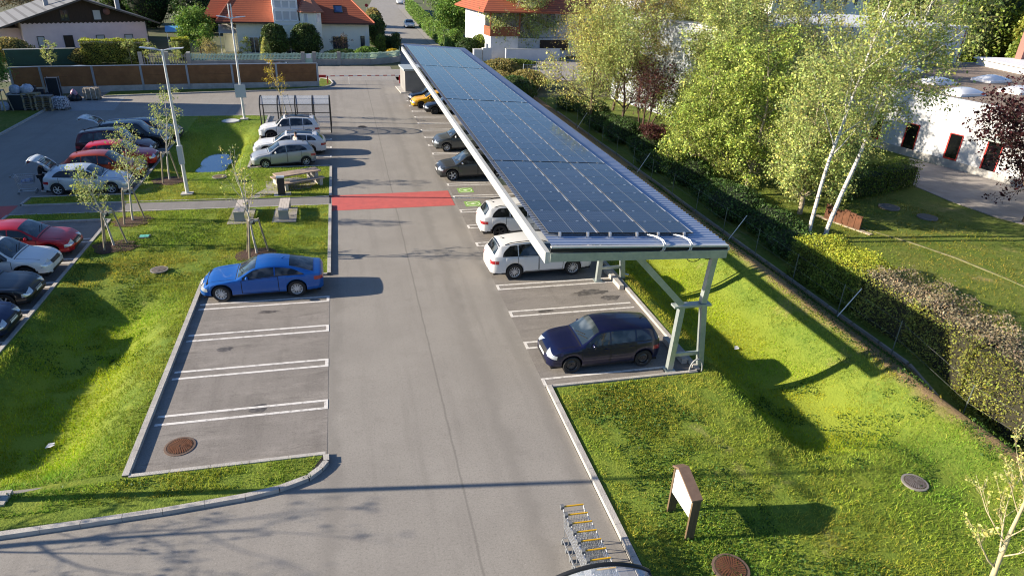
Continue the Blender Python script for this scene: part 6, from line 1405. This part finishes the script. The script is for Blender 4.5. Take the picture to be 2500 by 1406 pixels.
tree('copper_shrub', 'small dark red bush low beside the fence shade', (21.5,44.6,.05), 2.3, .03, LF_RED2, BK_BRN, 4200, .10, .20, cfg(n=(9,5,3,0), t0=(.1,.15,.1,0), ang=(.6,.6,.6,.5), seg=(.25,.2,.2,.2)), 26, multi=6, cat='shrub')
tree('copper_maple', 'dark copper leaved maple at the right picture edge', (37.6,28.6,.05), 7.8, .14, LF_RED, BK_BRN, 14000, .16, .32, cfg(n=(16,8,6,0), t0=(.16,.12,.1,0), ang=(1.15,.8,.8,.7), lr=(.46,.5,.5,.5)), 27, tint=(.5,2.0))
tree('birch_tree', 'single weeping birch in front of the balcony house', (24.0,97.4,.05), 10.5, .24, LF_BIR, BK_BIR, 26000, .20, .42, cfg(n=(26,8,5,0), t0=(.14,.12,.08,0), ang=(.95,.75,.7,.6), lr=(.38,.55,.6,.5), up=(.03,.02,-.14,-.22), env=lambda f: 1.15-.6*abs(f-.4)), 28, 'birches behind the hedge', hang=.5)
# ---- hedges and undergrowth on the right
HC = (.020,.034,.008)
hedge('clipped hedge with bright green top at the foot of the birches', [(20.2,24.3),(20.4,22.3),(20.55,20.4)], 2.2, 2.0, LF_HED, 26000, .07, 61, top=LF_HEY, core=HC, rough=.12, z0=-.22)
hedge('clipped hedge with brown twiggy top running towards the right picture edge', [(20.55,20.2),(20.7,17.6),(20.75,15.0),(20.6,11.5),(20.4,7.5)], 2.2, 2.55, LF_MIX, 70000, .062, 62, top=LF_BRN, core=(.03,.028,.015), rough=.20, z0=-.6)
hedge('clipped hedge with brown twiggy top running towards the right picture edge', [(20.7,20.3),(21.0,15.0),(21.4,7.5)], 2.45, 1.75, LF_HEY, 7000, .09, 63, name='hedge', core=(.05,.04,.025), rough=.22) if False else None
for i, (y, hh) in enumerate(((26.4,1.9),(29.0,1.8),(31.6,1.9),(34.4,1.8),(37.8,2.0),(41.4,1.8),(45.0,1.7),(48.8,1.9),(52.8,2.0),(57.0,1.9),(61.2,2.1))):
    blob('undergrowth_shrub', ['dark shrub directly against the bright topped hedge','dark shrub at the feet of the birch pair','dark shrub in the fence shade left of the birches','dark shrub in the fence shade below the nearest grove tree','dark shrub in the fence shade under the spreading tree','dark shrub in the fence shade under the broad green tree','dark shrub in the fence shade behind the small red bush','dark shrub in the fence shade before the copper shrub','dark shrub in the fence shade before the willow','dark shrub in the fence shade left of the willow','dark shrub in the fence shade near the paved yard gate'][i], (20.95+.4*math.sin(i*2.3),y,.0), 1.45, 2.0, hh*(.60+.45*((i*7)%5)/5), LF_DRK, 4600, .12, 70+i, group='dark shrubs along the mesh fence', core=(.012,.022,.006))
for i, (x, y, rx, ry, hh, lm, lab) in enumerate(((17.6,78.0,2.2,2.0,2.3,LF_OLV,'olive bush beyond the far carport corner'), (16.6,66.5,1.8,3.2,2.1,LF_DRK,'dark green bush below the far carport edge'), (19.3,72.5,2.0,2.4,1.9,LF_OLV,'sparse olive bush before the yard gate'), (16.0,72.0,1.6,3.0,1.8,LF_OLV,'low dull bush hugging the carport roof edge'), (21.0,87.0,3.4,1.0,1.1,LF_HED,'low strip of clipped plants before the weeping birch'))):
    blob('bush', lab, (x,y,0), rx, ry, hh, lm, 5000, .16, 90+i)
hedge('dark clipped block hedge in front of the workshop', [(28.5,33.9),(33.0,35.2),(36.0,36.2)], 1.6, 1.6, LF_HED, 9000, .10, 64, core=HC)
# conifers and mixed planting at the top right
for i, (x, y, hh, lm) in enumerate(((99,93,14,LF_HED),(106,97,13,LF_MIX),(113,96,15,LF_HED),(92,104,13,LF_CON),(104,86,11,LF_MIX),(118,88,13,LF_HED),(108,78,9,LF_MIX),(98,80,7,LF_HED),(122,100,16,LF_CON))):
    blob('conifer', ['tall dark conifer left of the top right thicket','mid green conifer in the top right thicket','tall conifer at the right of the top right thicket','conifer behind the corrugated hall corner','olive bush form in the lower top right thicket','green conifer at the far right edge','low olive shrub above the white wing','low dark shrub above the white wing, left','tallest conifer at the far right edge'][i], (x,y,0), 5.2, 4.5, hh, lm, 7000, .42, 110+i, 'tree', (.02,.032,.008), 'conifers at the top right', 'round')
# ---- planting around the villa and along the street
blob('clipped_yew', 'large clipped dark yew, left of the two before the villa', (-8.1,93.4,0), 1.75, 1.6, 3.5, LF_CON, 9000, .16, 131, 'shrub', (.016,.026,.008), 'clipped yews before the villa', 'clip', .6, .12)
blob('clipped_yew', 'large clipped dark yew, right of the two before the villa', (-4.3,93.8,0), 1.85, 1.6, 3.6, LF_CON, 9000, .16, 132, 'shrub', (.016,.026,.008), 'clipped yews before the villa', 'clip', .6, .12)
blob('columnar_yew', 'narrow clipped column, left of two at the villa corner', (5.2,97.4,0), .62, .6, 2.7, LF_HED, 2600, .13, 133, group='yew columns', shape='column'); blob('columnar_yew', 'narrow clipped column, right of two at the villa corner', (7.35,98.4,0), .62, .6, 2.9, LF_CON, 2600, .13, 134, group='yew columns', shape='column')
blob('bush', 'round dark bush between the two clipped columns', (6.3,99.8,0), 1.3, 1.2, 2.3, LF_DRK, 3000, .15, 135); blob('bush', 'bright green rounded bush overhanging the picket fence', (3.1,91.0,.3), 1.5, .9, 1.6, LF_GRN, 4000, .13, 136); blob('bush', 'yellow flowering bush at the fence corner', (6.4,92.6,.4), .75, .7, 1.1, LF_BLO, 1600, .13, 137); blob('bush', 'low dark hedge plants under the villa windows', (.2,91.6,0), 2.6, .9, 1.5, LF_DRK, 4000, .14, 138)
blob('bush', 'bright spring green bush before the left villa window', (-8.9,89.9,.2), .85, .7, 2.7, LF_YEL, 3200, .13, 139, shape='cone')
tree('garden_tree', 'round fresh green maple at the left end of the villa', (-17.4,96.6,0), 5.2, .12, LF_GRN, BK_BRN, 15000, .20, .42, cfg(n=(18,8,5,0), t0=(.2,.1,.1,0), lr=(.45,.5,.5,.5)), 141)
tree('garden_tree', 'bare reddish shrub before the right villa window', (-.1,94.6,.2), 2.9, .06, LF_BRD, mat('bark_rosy', (.30,.18,.14), .9), 900, .12, .2, cfg(n=(12,6,4,0), t0=(.3,.15,.1,0)), 142, multi=2, cat='shrub'); tree('garden_tree', 'thin pale green bush beside the lamp with twin masts', (-15.1,89.0,0), 2.7, .04, LF_OLV, BK_PAL, 1800, .11, .18, cfg(n=(14,6,4,0), t0=(.1,.1,.1,0), ang=(.6,.6,.6,.5)), 143, multi=3, cat='shrub')
tree('garden_tree', 'small scruffy orange shrub under the villa awning', (-12.5,93.5,0), .9, .03, LF_OLV, BK_BRN, 900, .12, .2, cfg(n=(9,5,3,0), seg=(.25,.2,.2,.2), t0=(.1,.1,.1,0)), 144, multi=4, cat='shrub'); tree('garden_tree', 'yellow green climber left of the villa window', (-11.6,94.6,0), 2.2, .03, LF_YEL, BK_BRN, 1200, .13, .2, cfg(n=(9,5,3,0), t0=(.1,.1,.1,0), ang=(.5,.5,.5,.5)), 145, cat='shrub')
blob('bush', 'dark bush at the right corner of the villa roof', (5.0,109,0), 1.6, 2.5, 4.3, LF_DRK, 4500, .2, 146); blob('bush', 'mixed brown green bush beyond the villa by the street', (5.2,116,0), 1.5, 4, 4.8, LF_OLV, 5000, .22, 147)
hedge('big clipped green hedge with yellow top before the pink house', [(-28.2,88.2),(-24.9,88.6),(-21.8,89.0)], 1.7, 2.55, LF_MIX, 15000, .12, 65, top=LF_HEY, core=HC, rough=.09)
hedge('clipped hedge block between the pink house and the green maple', [(-19.7,92.4),(-17.9,92.8)], 1.8, 2.35, LF_MIX, 6000, .13, 66, top=LF_HEY, core=HC, rough=.09); blob('bush', 'tangled olive hedge at the far left before the pink house', (-35.6,88.6,0), 2.2, 1.8, 2.6, LF_OLV, 6000, .15, 148); blob('bush', 'yellowish loose shrub left of the big clipped hedge', (-28.5,88.0,0), 1.2, .9, 1.6, LF_OLV, 2600, .12, 149)
for k, (x, y, s) in enumerate(((-30.6,85.2,31),(-23.2,87.3,32),(-20.8,86.4,33),(-18.2,86.2,34))): tree('garden_tree', ['thin sapling against the green garden wall','feathery bush before the clipped hedge','thin green sapling right of the clipped hedge','thin sapling by the grey picket fence'][k], (x,y,0), 2.6, .03, LF_BIR, BK_PAL, 900, .12, .18, cfg(n=(12,5,3,0), t0=(.15,.1,.1,0), seg=(.3,.25,.2,.2)), 150+s, 'saplings behind the brown fence', cat='shrub')
hedge('tall green hedge along the right side of the street', [(15.7,106),(15.6,124),(16.2,150),(17.4,186)], 1.5, 2.3, LF_GRN, 16000, .24, 67, core=HC, rough=.2)
for i, (x, y, hh, n, lm, lab) in enumerate(((18.4,116,7.4,15000,LF_GRN,'large fresh green tree over the street hedge'),(20.8,130,9.5,13000,LF_GRN,'green tree higher up behind the street hedge'),(22.5,104,5.4,8000,LF_DRK,'dark tree left of the balcony house'),(23,150,11,10000,LF_GRN,'green tree at the top of the street'))):
    tree('street_tree', lab, (x,y,0), hh, .16, lm, BK_BRN, n, .30, .6, cfg(n=(18,8,5,0), t0=(.12,.1,.1,0), lr=(.5,.5,.5,.5), ang=(1.05,.8,.8,.7)), 160+i, 'trees along the street')
for i, (x, y, rx, hh, lm, lab) in enumerate(((17.2,98.2,1.5,2.4,LF_DRK,'dark shrub behind the white wall blocks, left'),(19.4,99.0,1.6,2.8,LF_HED,'mid green shrub behind the white wall blocks'),(21.6,99.0,1.5,2.4,LF_OLV,'light shrub beside the slim lantern'),(15.9,101.5,1.3,3.2,LF_GRN,'bright green shrub by the street corner'))): blob('bush', lab, (x,y,0), rx, rx, hh, lm, 3600, .18, 170+i)
# dark evergreens and bare trees behind the pink house
for i, (x, y, hh) in enumerate(((-30,128,10),(-24,132,11),(-18,126,9.5),(-13,131,9),(-21,121,6.5),(-27,140,13),(-15,142,12),(-36,136,10))):
    blob('evergreen', ['dark evergreen behind the pink house roof','dark evergreen between pink house and villa','dark evergreen above the green maple','dark evergreen left of the villa roof','low dark evergreen behind the blue tent','tall dark evergreen at the top left of the villa','tall dark evergreen behind the villa gable','dark evergreen left of the slate roof'][i], (x,y,0), 3.6, 3.2, hh, LF_DRK, 4500, .34, 180+i, 'tree', (.010,.018,.006), 'dark evergreens at the top', 'round')
for i, (x, y) in enumerate(((-52,128),(-48,132),(-45,127),(-56,124))): tree('bare_tree', ['bare pale brown tree at the top left corner','bare pale brown tree behind the pink house chimney','bare tree just left of the slate roof','bare tree at the far left top edge'][i], (x,y,0), 9, .12, LF_BRN, BK_PAL, 5000, .25, .5, cfg(n=(16,7,5,0)), 190+i, 'bare trees at the top left')
t = thing('garden_tent', 'blue and white garden canopy between pink house and maple', 'canopy', (-22.6,104,0), R(10)); m = MB(); slab(m, [(-.2,-.2,2.0),(2.2,-.2,2.0),(2.2,2.2,2.5),(-.2,2.2,2.5)], .06); m.build('cover', mat('tent_blue', (.10,.35,.62), .5), t); m = MB()
for x in (0,2): m.tube([(x,0,0),(x,0,2.0)], .04, 6)
m.build('post', FRAME, t)
# ---- grass: countless blades, one object per look
def grass_pts(n, rects, seed):
    g = np.random.default_rng(seed); A = np.array([(b-a)*(d-c) for a,b,c,d,*_ in rects]); W = np.array([r[4] if len(r) > 4 else 1 for r in rects])*A; i = g.choice(len(rects), n, p=W/W.sum()); r = np.array([q[:4] for q in rects])[i]
    return r[:,0]+(r[:,1]-r[:,0])*g.random(n), r[:,2]+(r[:,3]-r[:,2])*g.random(n)
def grass(name, n, rects, m_, seed, hh, wd, label=None, mask=None, tint=(.6,1.4)):
    g = np.random.default_rng(seed+100); x, y = grass_pts(n, rects, seed)
    dens = hnoise(x, y, .8, seed)*.5+hnoise(x, y, 2.7, seed+1)*.5; keep = dens > .30*g.random(n)+.18
    if mask is not None: keep &= mask(x, y)
    for hx, hy_, hr in HOLES+[(-9.6,32.6,.25)]: keep &= (x-hx)**2+(y-hy_)**2 > hr*hr
    keep &= ~((x > 17.45) & (x < 19) & (g.random(n) < .94))
    x, y, dens = x[keep], y[keep], dens[keep]; n = len(x); z = hgt(x, y)
    a = g.uniform(0, 2*math.pi, n); h_ = hh*g.uniform(.45,1.3,n)*(.55+.9*dens); w2 = wd*g.uniform(.6,1.3,n)/2; lx, ly = g.normal(size=n)*.55*h_, g.normal(size=n)*.55*h_
    B = np.stack([x,y,z-.01],1); s = np.stack([np.cos(a)*w2, np.sin(a)*w2, np.zeros(n)],1)
    V = np.stack([B-s, B+s, B+np.stack([lx,ly,h_],1)],1).reshape(-1,3); F = np.arange(3*n).reshape(n,3)
    big = hnoise(x, y, .30, 5); mid = hnoise(x, y, 1.4, 8); t = g.uniform(tint[0],tint[1],n)*(.7+.6*mid); dry = np.clip((hnoise(x,y,.5,9)-.52)*4,0,1)*g.random(n); dry = np.maximum(dry, (g.random(n) < .13)*.9)
    sw = np.clip((-z-.15)/.6, 0, 1); c = np.stack([t*(.75+.6*big+.7*dry)*(1+.25*sw), t*(1+.1*dry)*(1+.22*sw), t*(.7+.5*dry)*(1-.6*sw)],1); o = fast_mesh(name, V, F, m_, None, np.repeat(c,3,0)); return tag(o, label, 'grass', kind='stuff')
GR = mat('grass_blades', (.265,.375,.058), .6, 0, .2, attr='tint', trans=.35); GRD = mat('weed_leaves', (.045,.105,.014), .6, 0, .3, attr='tint', trans=.25); GRY = mat('garden_grass', (.17,.22,.04), .65, 0, .2, attr='tint', trans=.3)
near = [(6.05,18.6,4,17.25,1.0),(11.4,18.6,17.25,30,.8),(11.4,18.6,30,60,.25)]
grass('grass', 190000, near, GR, 1, .085, .022, 'short green lawn grass on the right hand bank')
left = [(-11.6,-6.3,15.5,27.2,1.0),(-11.6,-1.3,27.3,36.25,.8),(-11.6,-1.3,37.85,43.8,.6),(-11.6,-6.3,43.8,59.3,.35),(-16.5,-11.8,38.15,39.2,.5),(-16.5,-11.8,35.45,36.4,.5),(-13,-1.4,14.35,15.22,1.2)]
grass('grass', 170000, left, GR, 2, .085, .024, 'short green lawn grass between the parking rows', mask=lambda x, y: ~((y < 15.4) & (y < np.interp(x, nx, ny)+.1)))
grass('grass', 60000, [(21.5,44,8,45)], GRY, 3, .09, .04, 'shaded garden grass behind the clipped hedge', mask=lambda x, y: ~((x > 30) & (y > 22) & (x+y*.2 > 39.5)))
# broad leaved weeds in clumps
g = np.random.default_rng(5)
def weeds(n, rects, seed, thr):
    x, y = grass_pts(n, rects, seed); k = hnoise(x, y, .55, seed+2)*.6+hnoise(x, y, 2.2, seed)*.4 > thr; x, y = x[k], y[k]; z = hgt(x, y)+g.uniform(.02,.10,len(x)); return np.stack([x,y,z],1)
P = np.concatenate([weeds(60000, [(6.1,18.6,4,17.2)], 21, .60), weeds(22000, [(-11.5,-6.4,22,36),(-11.5,-1.4,14.4,15.2)], 22, .62), weeds(16000, [(17.2,18.8,12,40)], 23, .45)])
tag(leaves('weeds', None, P, .055, GRD, 5, tint=(.6,1.5)), 'darker broad leaved weeds in patches over the lawns', 'weeds', kind='stuff')
# ------------------------------------------------------------------ people
SKIN = mat('skin', (.48,.29,.21), .55); HAIR = mat('hair_dark', (.025,.018,.014), .6); BLKC = mat('cloth_black', (.012,.012,.015), .85, col2=(.02,.02,.024), scale=20); WHTC = mat('cloth_white', (.70,.70,.70), .85, col2=(.58,.58,.60), scale=18); SHOE = mat('shoe_white', (.66,.66,.66), .6); JEAN = mat('cloth_navy', (.03,.04,.07), .85, col2=(.04,.05,.09), scale=16)
def skin(name, parent, joints, edges, m_, root, sub=2):
    ks = list(joints); me = bpy.data.meshes.new(name); me.from_pydata([joints[k][0] for k in ks], [(ks.index(a), ks.index(b_)) for a, b_ in edges], []); me.materials.append(m_)
    o = link(name, me, parent); md = o.modifiers.new('skin', 'SKIN'); md.use_smooth_shade = True; md.branch_smoothing = .4
    sv = me.skin_vertices[0].data
    for i, k in enumerate(ks): r = joints[k][1]; sv[i].radius = (r, r) if not isinstance(r, tuple) else r; sv[i].use_root = (k == root)
    s2 = o.modifiers.new('sub', 'SUBSURF'); s2.levels = sub; s2.render_levels = sub; return o
def person(label, loc, rz, J, top_m, leg_m, long_hair=False):
    """J: joint positions, facing +y; limbs taper; clothes are children over one continuous body"""
    t = thing('person', label, 'person', loc, rz)
    E = [('pelvis','waist'),('waist','chest'),('chest','neck'),('neck','head0'),('head0','head1')]
    rad = dict(pelvis=(.145,.105), waist=(.125,.09), chest=(.155,.105), neck=.055, head0=.075, head1=.080)
    for s in 'lr':
        E += [('chest','sh'+s),('sh'+s,'el'+s),('el'+s,'wr'+s),('wr'+s,'palm'+s),('pelvis','hip'+s),('hip'+s,'kn'+s),('kn'+s,'an'+s),('an'+s,'toe'+s)]
        rad.update({'sh'+s:.058,'el'+s:.042,'wr'+s:.029,'palm'+s:.034,'hip'+s:.082,'kn'+s:.056,'an'+s:.038,'toe'+s:.034})
        d = (Vector(J['palm'+s])-Vector(J['wr'+s])).normalized(); sd = d.cross(Vector((0,1,.2))).normalized(); dn = sd.cross(d).normalized(); p = Vector(J['palm'+s])
        for i, (off, ln) in enumerate(((-.030,.065),(-.011,.078),(.010,.073),(.028,.058))):
            a, b_, c = f'f{i}a'+s, f'f{i}b'+s, f'f{i}c'+s; J[a] = tuple(p+sd*off+d*.032); J[b_] = tuple(p+sd*off*1.05+d*(.032+ln*.55)+dn*.008); J[c] = tuple(p+sd*off*1.05+d*(.032+ln*.9)+dn*.032)
            rad.update({a:.0095,b_:.0085,c:.0075}); E += [('palm'+s,a),(a,b_),(b_,c)]
        a, b_ = 'th0'+s, 'th1'+s; J[a] = tuple(p+sd*-.040+d*.0+dn*.01); J[b_] = tuple(p+sd*-.062+d*.035+dn*.018); rad.update({a:.011,b_:.009}); E += [('palm'+s,a),(a,b_)]
    body = skin('body', t, {k: (J[k], rad[k]) for k in J if k in rad}, E, SKIN, 'pelvis')
    hd = Vector(J['head1']); up = (hd-Vector(J['neck'])).normalized(); fw = Vector((0,1,0)); fw = (fw-up*fw.dot(up)).normalized(); rt = fw.cross(up)
    m = MB(); 
    for sx in (-1,1): c = hd+fw*.088+rt*sx*.032-up*.02; m.lathe([(.001,-.012),(.010,-.007),(.012,0),(.010,.007),(.001,.012)], 8, tuple(c))
    m.build('eyes', mat('eye_dark', (.03,.02,.02), .3), body)
    m = MB(); c = hd+fw*.10-up*.045; m.add([tuple(c+up*.03), tuple(c-up*.012+rt*.014), tuple(c-up*.012-rt*.014), tuple(c+fw*.028-up*.008)], [(0,1,3),(0,3,2),(1,2,3)]); c2 = hd+fw*.088-up*.085; m.bar(c2-rt*.022, c2+rt*.022, .010, .008)
    m.build('nose_and_mouth', mat('lip', (.40,.20,.16), .5), body)
    m = MB(); zs = np.linspace(-.35,1,8); prof = [(max(.001, .103*math.sqrt(max(0,1-z*z))), .103*z) for z in zs]; m.lathe(prof, 14); q = up.to_track_quat('Z','Y').to_matrix().to_4x4(); m.xf(Matrix.Translation(hd-fw*.018+up*.022) @ q)
    if long_hair: k0 = len(m.v); m.tube([hd-fw*.06+up*.02, hd-fw*.085-up*.10, hd-fw*.08-up*.20], [.075,.07,.04], 10)
    m.build('hair', HAIR, t, smooth=True)
    tj = {k: (J[k], r) for k, r in dict(hipc=(.155,.12), waist=(.15,.115), chest=(.172,.125), neck0=.075).items() if k in J}
    J['hipc'] = tuple(Vector(J['pelvis'])*.8+Vector(J['waist'])*.2); J['neck0'] = tuple(Vector(J['chest']).lerp(Vector(J['neck']), .62))
    tj = dict(hipc=(J['hipc'],(.158,.122)), waist=(J['waist'],(.15,.115)), chest=(J['chest'],(.175,.125)), neck0=(J['neck0'],.07)); te = [('hipc','waist'),('waist','chest'),('chest','neck0')]
    for s in 'lr':
        J['cf'+s] = tuple(Vector(J['el'+s]).lerp(Vector(J['wr'+s]), .92)); tj.update({'sh'+s:(J['sh'+s],.074),'el'+s:(J['el'+s],.058),'cf'+s:(J['cf'+s],.043)}); te += [('chest','sh'+s),('sh'+s,'el'+s),('el'+s,'cf'+s)]
    skin('jacket' if top_m is BLKC else 'shirt', t, tj, te, top_m, 'chest')
    lj = dict(pelvis=(J['pelvis'],(.158,.12))); le = []
    for s in 'lr':
        J['tc'+s] = tuple(Vector(J['kn'+s]).lerp(Vector(J['an'+s]), .95)); lj.update({'hip'+s:(J['hip'+s],.095),'kn'+s:(J['kn'+s],.069),'tc'+s:(J['tc'+s],.054)}); le += [('pelvis','hip'+s),('hip'+s,'kn'+s),('kn'+s,'tc'+s)]
    skin('trousers', t, lj, le, leg_m, 'pelvis')
    for s in 'lr':
        a, b_ = Vector(J['an'+s]), Vector(J['toe'+s]); m = MB(); d = (b_-a); d.z = 0; d.normalize(); m.tube([a-d*.07-Vector((0,0,.035)), a+d*.02-Vector((0,0,.03)), b_+Vector((0,0,.0)), b_+d*.07-Vector((0,0,.012))], [.038,.046,.042,.022], 10); m.build('shoe', SHOE, t, smooth=True)
    return t
# shopper in black: one hand on the trolley, the other reaching into the boot (faces +y locally, i.e. the boot)
J = dict(pelvis=(0,0,.93), waist=(0,.02,1.08), chest=(0,.08,1.32), neck=(0,.13,1.48), head0=(0,.15,1.56), head1=(0,.17,1.64),
 shl=(-.19,.08,1.40), ell=(-.40,.0,1.22), wrl=(-.60,.02,1.03), palml=(-.66,.03,.99), shr=(.19,.10,1.40), elr=(.24,.30,1.20), wrr=(.20,.52,1.12), palmr=(.19,.60,1.10),
 hipl=(-.09,0,.88), knl=(-.13,.05,.49), anl=(-.15,-.02,.09), toel=(-.17,.13,.045), hipr=(.09,0,.88), knr=(.13,.05,.49), anr=(.14,-.03,.09), toer=(.16,.12,.045))
person('person in black clothes and white shoes loading the open boot, one hand on the trolley', (-16.42,40.5,0), R(-90), J, BLKC, BLKC)
J = dict(pelvis=(0,0,.92), waist=(0,.0,1.07), chest=(0,.02,1.31), neck=(0,.03,1.47), head0=(0,.045,1.55), head1=(0,.055,1.63),
 shl=(-.19,.02,1.39), ell=(-.25,-.02,1.12), wrl=(-.22,.16,.98), palml=(-.20,.23,.97), shr=(.19,.02,1.39), elr=(.26,.02,1.13), wrr=(.25,.12,.90), palmr=(.25,.15,.83),
 hipl=(-.09,0,.87), knl=(-.11,.03,.48), anl=(-.12,-.02,.09), toel=(-.13,.13,.045), hipr=(.09,0,.87), knr=(.11,.02,.48), anr=(.12,-.03,.09), toer=(.13,.12,.045))
person('dark haired person in a white top standing between the silver hatchback and the white estate', (-3.35,46.25,.01), R(-60), J, WHTC, JEAN)
